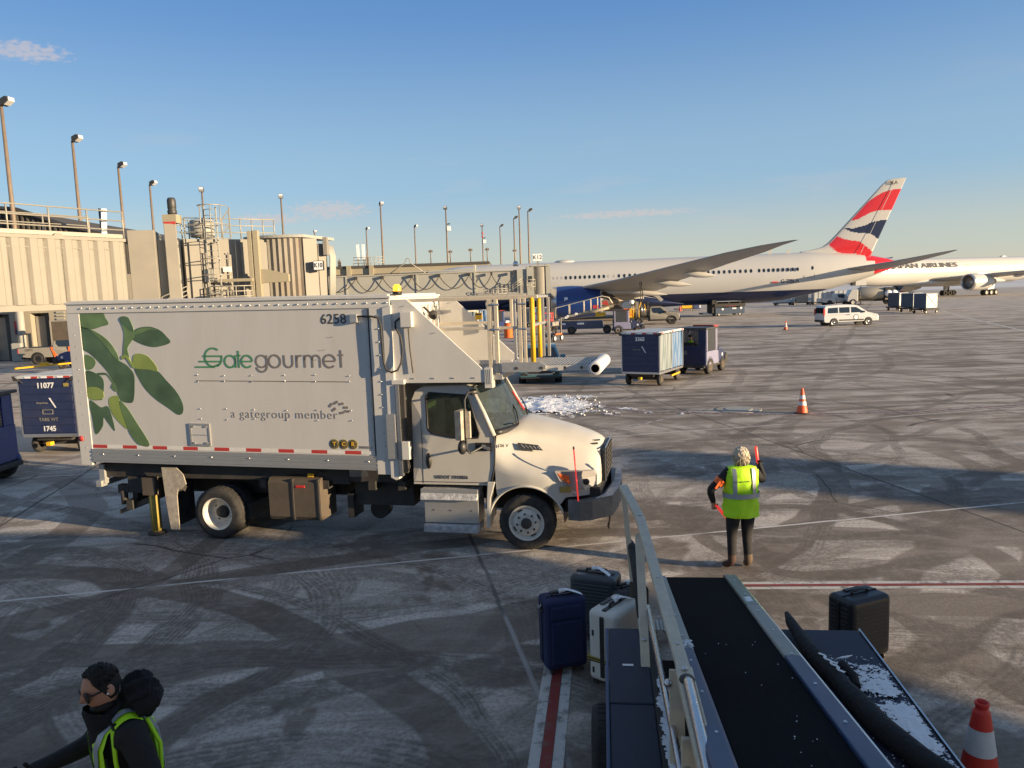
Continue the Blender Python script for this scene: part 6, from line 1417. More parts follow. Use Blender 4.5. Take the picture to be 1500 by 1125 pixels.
def start_cart():
    t = thing('ground_power_cart', 'cream wheeled service cart tangled with hoses, its red triangle upright, beyond the teal car', 'service cart', (3.25,59.6,0), R(60))
    b = MB('bridge_cream','rail_grey','dark_frame','orange'); rr = random.Random(6)
    b.use('dark_frame').box(-.9,.9,-.5,.5,.35,.5); b.use('bridge_cream').box(-.8,.3,-.45,.45,1.2,1.5)
    for k in range(14):
        p = (rr.uniform(-.8,.8),rr.uniform(-.5,.5),rr.uniform(.5,1.0)); q = (rr.uniform(-.8,.8),rr.uniform(-.5,.5),rr.uniform(1.0,1.7)); b.use(rr.choice(['rail_grey','bridge_cream','dark_frame'])).tube([p,((p[0]+q[0])/2+.15,(p[1]+q[1])/2,(p[2]+q[2])/2),q], .035, 5)
    b.use('orange').box(-.5,.6,-.55,-.48,.5,.6); b.use('bridge_cream').box(.75,.85,-.4,-.3,.5,1.7); b.build('frame', parent=t)
    tr = MB('tape_red'); tr.prism([(-.18,1.5),(.18,1.5),(0,2.15)], 'x', -.5, -.46); tr.build('red_triangle', parent=t)
    for x in (-.6,.6):
        for s in (-1,1): wheel(t, x, s*.5, .24, .24, .12, s, rim='tag_white', style='plain', rr=.6)
start_cart()
def stand(label, loc, rz, h, col, wd):
    t = thing('maintenance_stand', label, 'stand', loc, rz)
    f = MB(col)
    for x in (-wd,wd):
        for y in (-.5,.5): f.cyl((x,y,.1),(x,y,h),.05,n=6)
    for z in (h,h*.6): 
        for y in (-.5,.5): f.cyl((-wd,y,z),(wd,y,z),.05,n=6)
        f.cyl((-wd,-.5,z),(-wd,.5,z),.05,n=6); f.cyl((wd,-.5,z),(wd,.5,z),.05,n=6)
    f.box(-wd,wd,-.5,.5,.4,.5); f.build('frame', parent=t)
    for x in (-wd,wd):
        for s in (-1,1): wheel(t, x, s*.45, .14, .14, .08, s, style='plain')
stand('red railed stand under the engine, left of the cream conveyor', (3.3,76,0), R(5), 1.7, 'tape_red', .9)
stand('cream railed stand seen between the gangway posts of the box truck', (-4.2,70,0), R(8), 2.3, 'rail_beige', 1.3)
t = thing('oil_drum', 'orange drum seen between the gangway posts of the box truck', 'drum', (-.15,66,0)); o = MB('orange'); o.rev([(.36,0),(.38,.05),(.36,.4),(.38,.45),(.36,.8),(.38,.85),(.36,1.25)], (0,0,0), n=18); o.build('shell', parent=t); o = MB('dark_frame'); o.rev([(.33,1.252),(.33,1.27)], (0,0,0), n=16); o.build('lid', parent=t)
def car():
    t = thing('parked_car', 'teal hatchback facing the camera, seen beneath the gangway of the box truck', 'car', (1.30,34.2,0), R(-93))
    prof = [(-2.05,.35),(-2.12,.7),(-2.05,1.0),(-1.6,1.42),(-.9,1.53),(.0,1.52),(.35,1.42),(1.05,1.02),(1.75,.88),(2.05,.74),(2.15,.55),(2.12,.28),(-1.9,.26)]
    road_body(t, prof, 1.82, 'teal_paint', .26, .9, 'body', .09, (-1.35,1.33), .36, .32)
    g = MB('dark_glass'); g.add([(.40,-.60,1.405),(1.02,-.76,1.045),(1.02,.76,1.045),(.40,.60,1.405)], [(0,1,2,3)])
    for s in (-1,1): g.add([(-1.5,s*.78,1.05),(-1.3,s*.66,1.40),(.25,s*.665,1.42),(.85,s*.80,1.05)], [(0,1,2,3)])
    for v in range(len(g.v)): g.v[v] = (g.v[v][0]+.012, g.v[v][1]*1.015, g.v[v][2]+.012)
    g.build('window', parent=t)
    m = MB('black_plastic'); m.prism([(-.5,.45),(.5,.45),(.42,.60),(-.42,.60)], 'x', 2.10, 2.165); m.box(2.05,2.17,-.8,.8,.26,.32)
    for s in (-1,1): m.box(2.08,2.15,s*.52,s*.80,.38,.52)
    m.build('grille', parent=t)
    c = MB('chrome'); c.box(2.12,2.18,-.52,.52,.42,.45)
    for s in (-1,1): c.bar((2.15,s*.5,.44),(2.10,s*.78,.60),.04,.03); c.ball((2.0,s*.70,.70), .12,.16,.06,10,6)
    c.build('chrome_trim', parent=t)
    pl = MB('tag_white'); pl.box(2.155,2.18,-.18,.18,.62,.78); pl.build('number_plate', parent=t)
    mr_ = MB('teal_paint')
    for s in (-1,1): mr_.ball((.65,s*1.0,1.05), .08,.13,.09,10,8)
    mr_.build('door_mirror', parent=t)
    for x in (-1.35,1.33):
        for s in (-1,1): wheel(t, x, s*.82, .32, .32, .2, s, rim='bare_metal', style='spoke', rr=.62)
car()
def cargo_loader():
    t = thing('container_loader', 'low dark blue container loader parked under the belly of the long airliner', 'loader', (26.9,96.6,0), R(2))
    b = MB('uld_blue'); b.box(-1.5,2.2,-1.2,1.2,.28,1.05); b.box(-3.0,-1.5,-.9,.9,.25,.45); b.use('dark_frame').box(-1.6,2.25,-1.25,1.25,1.15,1.55); b.use('steel').box(-1.4,2.3,-1.2,1.2,1.75,1.88)
    for x in (-1.3,.2,1.6): b.use('dark_frame').box(x-.08,x+.08,-1.1,1.1,1.0,1.8)
    b.use('dark_frame').box(-1.9,-1.4,-1.1,1.1,.4,2.0); b.build('body', parent=t, bev=.03)
    d = MB('tag_white'); d.rev([(.14,0),(.14,.02)], (-.6,-1.205,.85), (0,-1,0), 12); d.rev([(.14,0),(.14,.02)], (1.7,-1.205,.95), (0,-1,0), 12); d.box(.6,1.1,-1.215,-1.2,.85,1.0); d.build('marking', parent=t)
    for i in range(4): pass
    tp = MB('tape_red'); 
    for i in range(4): tp.box(-.2+i*.35,-.05+i*.35,-1.27,-1.25,1.2,1.28)
    tp.build('red_strip', parent=t)
    for x in (-1.0,1.6):
        for s in (-1,1): wheel(t, x, s*1.1, .24, .24, .2, s, style='plain')
cargo_loader()
def uld(label, loc, rz):
    t = thing('container_dolly', label, 'container dolly', loc, rz, 'wrapped cargo containers in a line of three')
    b = MB('uld_blue'); b.prism([(-.75,.55),(.75,.55),(.75,2.15),(-.75,2.15)], 'x', -1.0, .78); b.build('container', parent=t, bev=.03)
    c = MB('tarp_grey'); n = 8
    c.box(.78,.81,-.72,.72,.6,2.12); c.box(-.95,.76,-.775,-.75,.62,2.1); c.box(-.95,.76,-.75,.75,2.15,2.17); 
    for s in (-1,1): c.bar((-.9,-.782,1.36-.68*s),(.72,-.782,1.36+.68*s),.08,.02); c.bar((.82,-.65,1.36-.68*s),(.82,.65,1.36+.68*s),.08,.02)
    c.build('wrap', parent=t)
    d = MB('dark_frame'); d.box(-1.15,1.0,-.9,.9,.36,.5); d.bar((1.0,0,.4),(1.7,0,.38),.07)
    for x in (-.9,.75):
        for y in (-.7,.7): d.box(x-.06,x+.06,y-.05,y+.05,.2,.4)
    d.build('dolly', parent=t)
    for x in (-.9,.75):
        for s in (-1,1): wheel(t, x, s*.72, .18, .18, .1, s, style='plain')
uld('wrapped cargo container on a dolly, nearest and largest of the line of three', (45.45,84.2,0), R(24))
uld('wrapped cargo container on a dolly, middle one of the line of three', (46.25,88.6,0), R(28))
uld('wrapped cargo container on a dolly, farthest of the line of three', (47.4,94.0,0), R(28))
def far_dolly(label, loc, rz, kind):
    t = thing('cargo_dolly', label, 'cargo dolly', loc, rz, 'cargo dollies beneath the airliner tail')
    d = MB('dark_frame'); d.box(-1.6,1.6,-.8,.8,.35,.5); d.build('frame', parent=t)
    b = MB('tarp_grey' if kind != 2 else 'bridge_cream')
    if kind == 0: b.box(-1.4,1.4,-.75,.75,.5,2.2); b.use('rail_grey'); [b.box(-1.4+i*.7,-1.32+i*.7,-.78,-.75,.5,2.2) for i in range(5)]
    elif kind == 1: [b.box(x,x+.08,y,y+.08,.5,1.6) for x in (-1.5,1.42) for y in (-.75,.67)]; b.box(-1.5,1.5,-.7,.7,.5,1.0)
    else: b.box(-.9,.9,-.75,.75,.5,2.0)
    b.build('load', parent=t)
    for x in (-1.2,1.2):
        for s in (-1,1): wheel(t, x, s*.7, .2, .2, .12, s, style='plain')
far_dolly('low empty cargo dolly, leftmost under the airliner tail', (46.5,131,0), R(-5), 1)
far_dolly('pale container on a dolly, second from left under the airliner tail', (49.0,129.6,0), R(-5), 2)
far_dolly('grey wrapped cargo dolly, third from left under the airliner tail', (51.9,128.5,0), R(-5), 0)
far_dolly('grey wrapped cargo dolly beside the white pickup under the airliner tail', (54.9,127.6,0), R(-5), 0)
def hydrant_truck():
    t = thing('fuel_tanker', 'pale fuel tanker with hose reels on its rear, under the nose of the farther airliner', 'tanker', (56.5,119,0), R(172))
    b = MB('rail_grey'); b.use('rail_grey').rev([(.9,-1.0),(1.0,-.8),(1.0,2.4),(.9,2.6)], (0,0,1.75), (1,0,0), 24); b.build('tank', parent=t)
    f = MB('dark_frame'); f.box(-3.0,4.6,-.6,.6,.55,.8); f.box(-2.4,-1.0,-1.0,1.0,.8,2.6); f.build('chassis', parent=t)
    c = MB('plane_white'); c.prism([(2.9,.6),(2.9,2.4),(3.9,2.4),(4.4,1.5),(4.5,.6)], 'y', -1.0, 1.0); c.build('cab', parent=t, bev=.08)
    r = MB('tag_white')
    for x in (-2.2,-1.4): 
        for s in (-1,1): r.rev([(.12,0),(.5,.02),(.5,.3),(.12,.32)], (x,s*1.02,1.7), (0,s,0), 18)
    r.use('tape_red').box(-2.0,-1.7,-1.1,-1.0,1.0,1.6); r.box(-2.0,-1.7,1.0,1.1,1.0,1.6); r.use('bridge_yellow').box(-2.8,-1.0,-1.05,1.05,.75,.95); r.build('hose_reel', parent=t)
    for x in (-1.8,3.6):
        for s in (-1,1): wheel(t, x, s*.95, .48, .48, .28, s, style='plain')
hydrant_truck()
lt = thing('light_box', 'small white lit cabinet on a post between the airliner tail and the farther airliner', 'cabinet', (55.2,122,0)); o = MB('plane_white'); o.box(-.7,1.0,-.4,.4,3.0,3.9); o.use('dark_frame').box(-1.2,-.7,-.4,.4,3.0,3.9); o.build('housing', parent=lt); o = MB('dark_frame'); o.cyl((.3,0,0),(.3,0,3.0),.07,n=8); o.box(0,.6,-.3,.3,0,.1); o.build('post', parent=lt)
tug('dark tug beyond the wrapped containers, under the farther airliner', (55.0,107.5,0), R(185), 'uld_blue', 'uld_blue')
t = thing('service_cart', 'small yellow service cart beside a blue bin, far under the airliner belly', 'service cart', (27.6,120.5,0)); o = MB('yellow_paint'); o.prism([(-.9,.4),(.8,.4),(.8,1.0),(.2,1.9),(-.4,1.9)], 'y', -.5, .5); o.build('body', parent=t); o = MB('dark_frame'); o.box(-1.8,1.5,-.6,.6,.25,.4); o.build('frame', parent=t)
for x in (-.7,.7): wheel(t, x, -.5, .22, .22, .12, -1, style='plain')
t = thing('storage_bin', 'blue upright bin beside the small yellow cart, far under the airliner belly', 'bin', (29.4,120.8,0)); o = MB('gse_blue'); o.box(-.7,.5,-.5,.5,.2,1.9); o.build('body', parent=t, bev=.04); o = MB('tag_white'); o.box(.2,.4,-.52,-.5,.4,1.8); o.build('strip', parent=t)
# cones ---------------------------------------------------------------
def cone(label, loc, h, cols, base=True, bands=((0,.30,0),(.30,.46,1),(.46,.56,0),(.56,.72,1),(.72,1,0)), r0=.15, r1=.028):
    t = thing('traffic_cone', label, 'traffic cone', loc, random.uniform(0,3), 'traffic cones on the apron')
    if base:
        b = MB('rubber'); b.prism([(-.19,-.17),(-.17,-.19),(.17,-.19),(.19,-.17),(.19,.17),(.17,.19),(-.17,.19),(-.19,.17)], 'z', 0, .035); b.build('base', parent=t, bev=.008)
    c = MB(*cols)
    def rad(f): return lerp(r0, r1, f)
    z0 = .035 if base else 0
    for a, b_, k in bands:
        e = .0015*k
        c.use(cols[k]).rev([(rad(a)*h/.71+e, z0+a*(h-z0)),(rad(b_)*h/.71+e, z0+b_*(h-z0))], (0,0,0), n=32, caps=False)
    c.use(cols[0]).rev([(rad(1)*h/.71, h),(rad(1)*h/.71*.75, h),(rad(1)*h/.71*.7, h-.08)], (0,0,0), n=24, caps=False)
    c.build('body', parent=t)
    return t
cone('orange traffic cone with two pale bands and black base, mid-distance beyond the signalling marshaller', (8.62,22.65,0), .76, ('cone_orange','cone_white'))
cone('small orange cone standing alone left of the silver van', (22.7,63.4,0), .74, ('cone_orange','cone_white'))
cone('tiny red cone far off, right of the cream fuelling pickup', (26.4,119.5,0), .95, ('cone_red','cone_red'))
# big foreground cone, red and white with a rolled lip
t = thing('traffic_cone', 'red and white banded cone in the bottom right corner beside the conveyor loader', 'traffic cone', (3.395,5.36,0), 0, 'traffic cones on the apron')
b = MB('rubber'); b.prism([(-.2,-.2),(.2,-.2),(.2,.2),(-.2,.2)], 'z', 0, .04); b.build('base', parent=t, bev=.02)
c = MB('cone_red','cone_white'); H_ = .75
for a, b_, k in ((0,.22,1),(.22,.42,0),(.42,.60,0),(.60,.60,1)): pass
def rr_(z): return lerp(.165,.050,z/H_)
for a, b_, k in ((.04,.12,0),(.12,.27,1),(.27,.38,0),(.38,.57,1),(.57,.695,0)): c.use(('cone_red','cone_white')[k]).rev([(rr_(a)+.0015*k,a),(rr_(b_)+.0015*k,b_)], (0,0,0), n=40, caps=False)
c.use('cone_red').rev([(rr_(.695),.695),(.043,.715),(.044,.735),(.050,.745),(.050,.765),(.044,.77),(.036,.765),(.034,.70),(.03,.60)], (0,0,0), n=36, caps=False); c.build('body', parent=t)
# ================================================================== FOREGROUND CONVEYOR LOADER
def belt_loader():
    t = thing('belt_loader', 'dark blue baggage conveyor loader with black belt and beige handrail, filling the bottom right foreground', 'belt loader', (1.93,8.09,0), R(83.14))
    def P(h, v, z): return (h, -v, z)
    def bz(h): return .73-.164*h
    N_ = -7.4
    b = MB('belt_black'); b.add([P(0,-.31,bz(0)),P(0,.31,bz(0)),P(N_,.31,bz(N_)),P(N_,-.31,bz(N_)),P(0,-.31,bz(0)-.05),P(0,.31,bz(0)-.05),P(N_,.31,bz(N_)-.05),P(N_,-.31,bz(N_)-.05)], [(0,1,2,3),(4,7,6,5),(0,4,5,1),(1,5,6,2),(2,6,7,3),(3,7,4,0)])
    b.cyl(P(0,-.31,bz(0)-.045),P(0,.31,bz(0)-.045),.046,n=18); bo = b.build('belt', parent=t)
    def beam(mb, h0, h1, v0, v1, dz0, dz1):
        mb.add([P(h,v,bz(h)+dz) for h in (h0,h1) for v, dz in ((v0,dz0),(v1,dz0),(v1,dz1),(v0,dz1))], [(0,1,2,3),(4,7,6,5),(0,4,5,1),(1,5,6,2),(2,6,7,3),(3,7,4,0)])
    f = MB('loader_green'); beam(f, .06,-1.25,.315,.43,-.16,.025); f.use('loader_navy').cbox(P(.06,.37,.66), (.05,.12,.14)); f.use('tag_white')
    for i in range(3): f.cbox(P(-1.0-.06*i,.37,bz(-1.0-.06*i)+.027), (.035,.07,.004), rz=.5)
    f.build('end_frame', parent=t, bev=.008)
    f = MB('bridge_grey'); beam(f, -1.25,-2.75,.315,.43,-.16,.025); f.build('side_frame', parent=t, bev=.01)
    f = MB('loader_blue'); beam(f, -2.75,N_,.315,.43,-.16,.027); f.build('side_frame', parent=t, bev=.01)
    f = MB('steel'); beam(f, 0.05,N_,.431,.442,-.14,.02); f.build('trim_strip', parent=t)
    f = MB('bridge_grey'); beam(f, 0.02,-2.6,-.43,-.315,-.16,.02); f.build('side_frame', parent=t, bev=.02)
    f = MB('loader_blue'); beam(f, -2.6,N_,-.46,-.315,-.16,.028); f.build('side_frame', parent=t, bev=.025)
    sn = MB('snow'); rr = random.Random(12)
    for i in range(60): lump(sn, P(-2.55+rr.uniform(-.08,.08), rr.uniform(-.45,-.32), bz(-2.6)+.02), rr.uniform(.004,.012), .4, rr)
    for i in range(26):
        h = rr.uniform(-5.5,-2.2); lump(sn, P(h, rr.gauss(0,.13), bz(h)+.002), rr.uniform(.002,.005), .5, rr)
    def kd(h, y):
        v = -y; c0 = .84+.10*(-1.95-h); e = min((v-c0)/.10, (1.235-v)/.04, (h+3.42)/.25, (-2.02-h)/.22)
        gap = abs(h+2.62-.1*(v-1))/.05
        return min(e, gap*.6)+.9*frac_(h, v, 6, 2)+.9*frac_(h, v, 24, 5)+.7*frac_(h, v, 70, 8) > .60
    snow_sheet(sn, -3.5, -1.95, -1.24, -.80, .008, kd, lambda x, y: .8+.006+.012*abs(frac_(x,y,14,4)))
    def kr(h, y): return 1-abs(y-.555)/.055+.8*frac_(h, y, 9, 1) > .35
    snow_sheet(sn, -5.0, -2.35, .50, .615, .012, kr, lambda x, y: .802+.012+.012*abs(frac_(x,y,16,4)))
    for i in range(220):
        h = rr.uniform(-3.5,-1.9); v = rr.uniform(.8,1.23); lump(sn, P(h, v, .801), rr.uniform(.002,.007), .5, rr)
    tag(sn.build('snow_patch', weld=False), kind='stuff'); SN = [o for o in COL.objects if o.name.startswith('snow_patch')][-1]
    SN.location = t.location; SN.rotation_euler = t.rotation_euler; tag(SN, 'thin snow drift and crumbs lying on the conveyor loader deck beside the black ski bag', 'snow')
    # chassis with decks
    c = MB('loader_navy'); c.box(-1.40,-7.2,-.44,-1.26,.28,.795); c.build('right_deck', parent=t, bev=.015)
    c = MB('steel'); c.box(-1.395,-7.2,-1.262,-1.275,.74,.806); c.build('trim_strip', parent=t)
    c = MB('loader_navy'); c.box(-1.44,-2.74,.62,.955,.30,.795); c.box(-2.745,-7.2,.62,.955,.30,.79); c.build('left_deck', parent=t, bev=.012)
    c = MB('loader_blue'); c.box(-1.45,-7.2,.957,.985,.55,.80); c.build('left_side_rail', parent=t, bev=.01)
    c = MB('dark_frame'); c.box(-1.7,-7.2,-.44,.62,.25,.62); c.box(-1.5,-7.0,.52,.62,.62,.80); c.build('chassis', parent=t)
    c = MB('galvanised')
    for i in range(6): c.box(-1.30,-1.52,.46+.035*i-.0,.48+.035*i,.80,.82)
    c.box(-1.28,-1.54,.44,.455,.79,.82); c.box(-1.28,-1.54,.665,.68,.79,.82); c.build('step_grating', parent=t)
    tb = MB('tag_white'); tb.cbox(P(-2.15,-.80,.798), (.03,.09,.003)); tb.build('sticker', parent=t)
    for h in (-2.6,-5.6):
        for s in (-1,1): wheel(t, h, s*.98, .33, .33, .24, s, style='plain')
    # handrail
    r = MB('rail_beige')
    A_, B_, C_, D_ = P(-.45,-.775,1.87), P(-1.15,-.64,1.75), P(-3.45,-.475,1.43), P(-5.6,-.42,1.32)
    for p, q in ((A_,B_),(B_,C_)): r.bar(p, q, .085, .05)
    r.bar(C_, D_, .105, .06); r.build('handrail', parent=t, bev=.008)
    p = MB('rail_beige'); p.bar(A_, P(-.62,-.70,.92), .055,.055); p.build('rail_post', parent=t, bev=.008)
    p = MB('tank_dirty'); p.bar(P(-.62,-.70,.92), P(-.66,-.69,.50), .062,.062); p.build('rail_post', parent=t, bev=.01)
    pd = MB('rubber'); pd.tube([P(-.50,-.715,1.30),P(-.62,-.69,1.26),P(-.85,-.655,1.05),P(-1.1,-.63,.80),P(-1.22,-.62,.66)], [.03,.05,.055,.055,.04], 10)
    for k in range(4): pd.use('steel').ball(P(-.60-.17*k,-.64,1.30-.15*k), .016,.016,.01,8,5)
    pd.build('rubber_bumper', parent=t)
    p = MB('rail_beige'); p.bar(P(-1.25,-.655,1.62), P(-2.45,-.655,.50), .075,.05); p.use('black').bar(P(-1.3,-.668,1.52), P(-1.75,-.668,1.10), .05,.055)
    for h in (-2.0,-2.22,-2.4): p.use('steel').cyl(P(h,-.655,lerp(1.62,.50,(-1.25-h)/1.2)+.02), P(h-.01,-.655,lerp(1.62,.50,(-1.25-h)/1.2)+.045), .02, n=10)
    p.build('rail_brace', parent=t, bev=.006)
    u = MB('steel'); u.tube([P(-1.72,-.61,1.12),P(-3.6,-.545,1.02),P(-5.6,-.50,.95)], .024, 10); u.build('tube_rail', parent=t)
    u = MB('steel'); u.tube([P(-.9,-.60,1.0),P(-1.9,-.60,.62),P(-2.6,-.60,.52)], .012, 8); u.build('tie_rod', parent=t)
    u = MB('steel'); u.tube([P(-3.62,-.470,1.462),P(-3.70,-.470,1.475),P(-4.4,-.455,1.42),P(-6.0,-.42,1.34)], [.02,.036,.036,.036], 12); u.use('black').ball(P(-3.62,-.472,1.455), .06,.05,.03,12,8); u.build('telescopic_tube', parent=t)
    q = MB('rail_beige'); q.bar(P(-3.35,-.51,1.38), P(-3.55,-.53,.60), .10,.045); q.build('rail_post', parent=t, bev=.006); q = MB('rail_beige'); q.bar(P(-4.0,-.50,1.30), P(-4.1,-.52,.6), .09,.045); q.build('rail_post', parent=t, bev=.006)
    bl = MB('steel')
    for k in range(9):
        h = -.25-.62*k; bl.rev([(.014,0),(.010,.008)], P(h,.372,bz(h)+.026), (0,0,1), 8); bl.rev([(.012,0),(.009,.007)], P(h-.2,-.372,bz(h-.2)+.027), (0,0,1), 8)
    for h, v, z in ((-1.15,-.64,1.778),(-.5,-.765,1.885),(-2.3,-.557,1.615),(-3.2,-.49,1.49)): bl.rev([(.013,0),(.010,.008)], P(h,v,z), (0,0,1), 8)
    bl.build('bolts', parent=t)
    s = MB('steel'); s.ball(P(-3.50,-.475,1.468), .022,.022,.016,12,6); s.ball(P(-3.38,-.57,1.30), .03,.03,.03,10,6); s.tube([P(-3.9,-.52,1.16),P(-4.3,-.51,1.06)], .03, 10); s.build('bolt', parent=t)
belt_loader()
# long black ski bag lying on the deck
def to_world(h, v, z):
    a = R(83.14); return (1.93+h*cos(a)+v*sin(a), 8.09+h*sin(a)-v*cos(a), z)
sb = thing('ski_bag', 'long black ski bag with white slash lettering, lying along the conveyor loader deck', 'ski bag', (0,0,0))
m = MB('jacket_black'); pts = [to_world(*q) for q in ((-1.32,.66,.91),(-1.45,.665,.88),(-1.9,.70,.855),(-2.3,.76,.86),(-2.42,.78,.855),(-2.7,.82,.865),(-3.1,.89,.865),(-3.45,1.01,.865),(-3.8,1.20,.86),(-4.3,1.32,.84))]
m.tube(pts, [.02,.045,.062,.072,.058,.078,.082,.078,.07,.03], 12); m.build('bag', parent=sb)
m = MB('tag_white')
for k in range(7): 
    h = -2.14-.045*k; p_ = to_world(h, .735+.012*k+(.014 if k % 2 else -.014), .930); q_ = to_world(h-.04, .745+.012*k-(.014 if k % 2 else -.014), .930); m.bar(p_, q_, .022, .004)
m.build('slash_lettering', parent=sb)
m = MB('tag_white'); p_ = to_world(-2.20,.90,.93); m.cbox(p_, (.07,.11,.005), rz=.5, rx=-.5); m.use('jacket_black').tube([to_world(-2.25,.86,.90),to_world(-2.38,.92,.86),to_world(-2.50,.90,.84)], .035, 8); m.build('tag', parent=sb)
# ================================================================== LUGGAGE
def suitcase(label, loc, rz, w, d, h, mat, ribs=0, band=None, soft=False, tagp=True, belt=None, group='suitcases by the conveyor loader'):
    t = thing('suitcase', label, 'suitcase', loc, rz, group)
    zb_ = .055
    s = MB(mat); s.box(-w/2,w/2,-d/2,d/2,zb_,h); s.build('shell', parent=t, bev=.055 if not soft else .045, seg=4)
    if ribs:
        r = MB(mat); n = ribs
        for i in range(n):
            z = zb_+.10+(h-zb_-.20)*i/(n-1)
            r.box(-w/2+.05,w/2-.05,-d/2-.006,-d/2+.03,z-.014,z+.014); r.box(-w/2-.006,-w/2+.03,-d/2+.05,-.03,z-.014,z+.014); r.box(-w/2-.006,-w/2+.03,.03,d/2-.05,z-.014,z+.014)
        r.build('ribs', parent=t, bev=.008)
    zp = MB('black'); k = .03; e = .004
    P2 = [(-w/2-e,zb_+.06),(-w/2-e,h-.06),(-w/2+.05,h+e),(w/2-.05,h+e),(w/2+e,h-.06),(w/2+e,zb_+.06)]
    ring = [(x,z) for x,z in P2]
    for (xa,za),(xb,zb2) in zip(ring, ring[1:]): zp.bar((xa,0,za),(xb,0,zb2), (band or .016), .012, up=(0,1,0)) if False else zp.cbox(((xa+xb)/2,0,(za+zb2)/2), (hypot(xb-xa,zb2-za)+.004,(band or .016),.010), ry=-atan2(zb2-za,xb-xa))
    zp.build('zip_band', parent=t)
    hn = MB('black_plastic'); hn.tube([(-.11,0,h),(-.10,0,h+.03),(0,0,h+.036),(.10,0,h+.03),(.11,0,h)], .014, 8); hn.box(-.10,.10,d*.22,d*.36,h-.004,h+.012); hn.build('handle', parent=t)
    if soft:
        ps = MB(mat); ps.box(-w/2+.05,w/2-.05,-d/2-.022,-d/2+.02,zb_+.06,h-.22); ps.box(-w/2+.05,w/2-.05,-d/2-.018,-d/2+.02,h-.20,h-.06); ps.build('front_pocket', parent=t, bev=.015)
        hn2 = MB('black_plastic'); hn2.tube([(-w/2-.004,-.06,h-.1),(-w/2-.03,-.05,h-.13),(-w/2-.03,.05,h-.13),(-w/2-.004,.06,h-.1)], .010, 6); hn2.use('steel').tube([(-w/2-.012,-.02,h-.06),(-w/2-.03,.02,h-.14),(-w/2-.02,.05,h-.09)], .006, 6); hn2.build('side_handle', parent=t)
    if tagp:
        g = MB('tag_white'); g.tube([(-.035,-.02,h+.05),(.025,-.015,h+.055)], .022, 8); g.loft([[V3((x,y,z)) for x,y,z in r] for r in ([(-.03,-.035,h+.056),(-.03,.025,h+.06)],[(.05,-.05,h+.058),(.05,.012,h+.062)],[(.12,-.075,h+.036),(.12,-.012,h+.04)],[(.19,-.11,h+.012),(.19,-.045,h+.014)])], caps=False, closed=False); g.build('bag_tag', parent=t)
    if belt:
        bb = MB('yellow_dirty','black')
        for dz, mm in ((.0,'yellow_dirty'),(.012,'black'),(.024,'yellow_dirty'),(-.012,'black')): bb.use(mm).box(-w/2-.008,w/2+.008,-d/2-.010,d/2+.010,belt+dz,belt+dz+.0118)
        bb.build('luggage_strap', parent=t)
    wz = MB('black_plastic')
    for x in (-w/2+.06,w/2-.06):
        for y in (-d/2+.05,d/2-.05): wz.cyl((x-.014,y,.028),(x+.014,y,.028),.028,n=12); wz.box(x-.012,x+.012,y-.02,y+.02,.03,zb_+.01)
    wz.build('castors', parent=t)
    return t
suitcase('navy soft suitcase with white tag, standing on the red and white line', (.435,7.60,0), R(16), .44,.29,.79, 'case_navy', soft=True)
suitcase('dark grey ribbed hard suitcase with black band, behind the navy one', (.86,8.28,0), R(-24), .52,.32,.76, 'case_grey', ribs=14, band=.05)
suitcase('smaller black suitcase with white tag, right of the dark grey one', (1.20,8.10,0), R(28), .40,.26,.66, 'case_black', ribs=5)
wc = suitcase('cream hard suitcase with black zip band and striped strap, beside the loader deck', (.95,7.35,0), R(52), .52,.33,.78, 'case_cream', ribs=0, band=.045, belt=.27)
rb = MB('case_cream','black_plastic')
for z in (.20,.30,.42,.52,.60):
    for y in (-.10,.10): rb.use('case_cream').box(-.256,-.24,y-.035,y+.035,z-.006,z+.006)
for z in (.17,.55):
    for y in (-.105,.105): rb.use('black_plastic').box(-.262,-.245,y-.012,y+.012,z-.03,z+.03)
for z in (.2,.35,.5): rb.use('case_cream').box(-.2,.2,-.156,-.145,z-.006,z+.006)
rb.build('corner_studs', parent=wc)
suitcase('large black ribbed hard suitcase standing alone beyond the right loader deck', (3.50,7.60,0), R(22), .54,.34,.70, 'case_black', ribs=11, tagp=False)
# ================================================================== PEOPLE
def skin_body(name, verts, edges, parent, mat_of, mats, roots=(0,), sub=2):
    """verts: (x,y,z,rx,ry); one continuous surface grown along the edges"""
    me = bpy.data.meshes.new(name); me.from_pydata([v[:3] for v in verts], edges, [])
    ob = bpy.data.objects.new(name, me); COL.objects.link(ob)
    md = ob.modifiers.new('skin', 'SKIN'); md.use_smooth_shade = True
    sv = me.skin_vertices[0].data
    for i, v in enumerate(verts): sv[i].radius = (v[3], v[4]); sv[i].use_root = i in roots
    ss = ob.modifiers.new('sub', 'SUBSURF'); ss.levels = sub; ss.render_levels = sub
    dg = bpy.context.evaluated_depsgraph_get(); m2 = bpy.data.meshes.new_from_object(ob.evaluated_get(dg)); bpy.data.objects.remove(ob)
    m2.materials.clear()
    for m_ in mats: m2.materials.append(MATS[m_])
    for p in m2.polygons: p.material_index = mats.index(mat_of(p.center)); p.use_smooth = True
    o = bpy.data.objects.new(name, m2); COL.objects.link(o); o.parent = parent
    return o
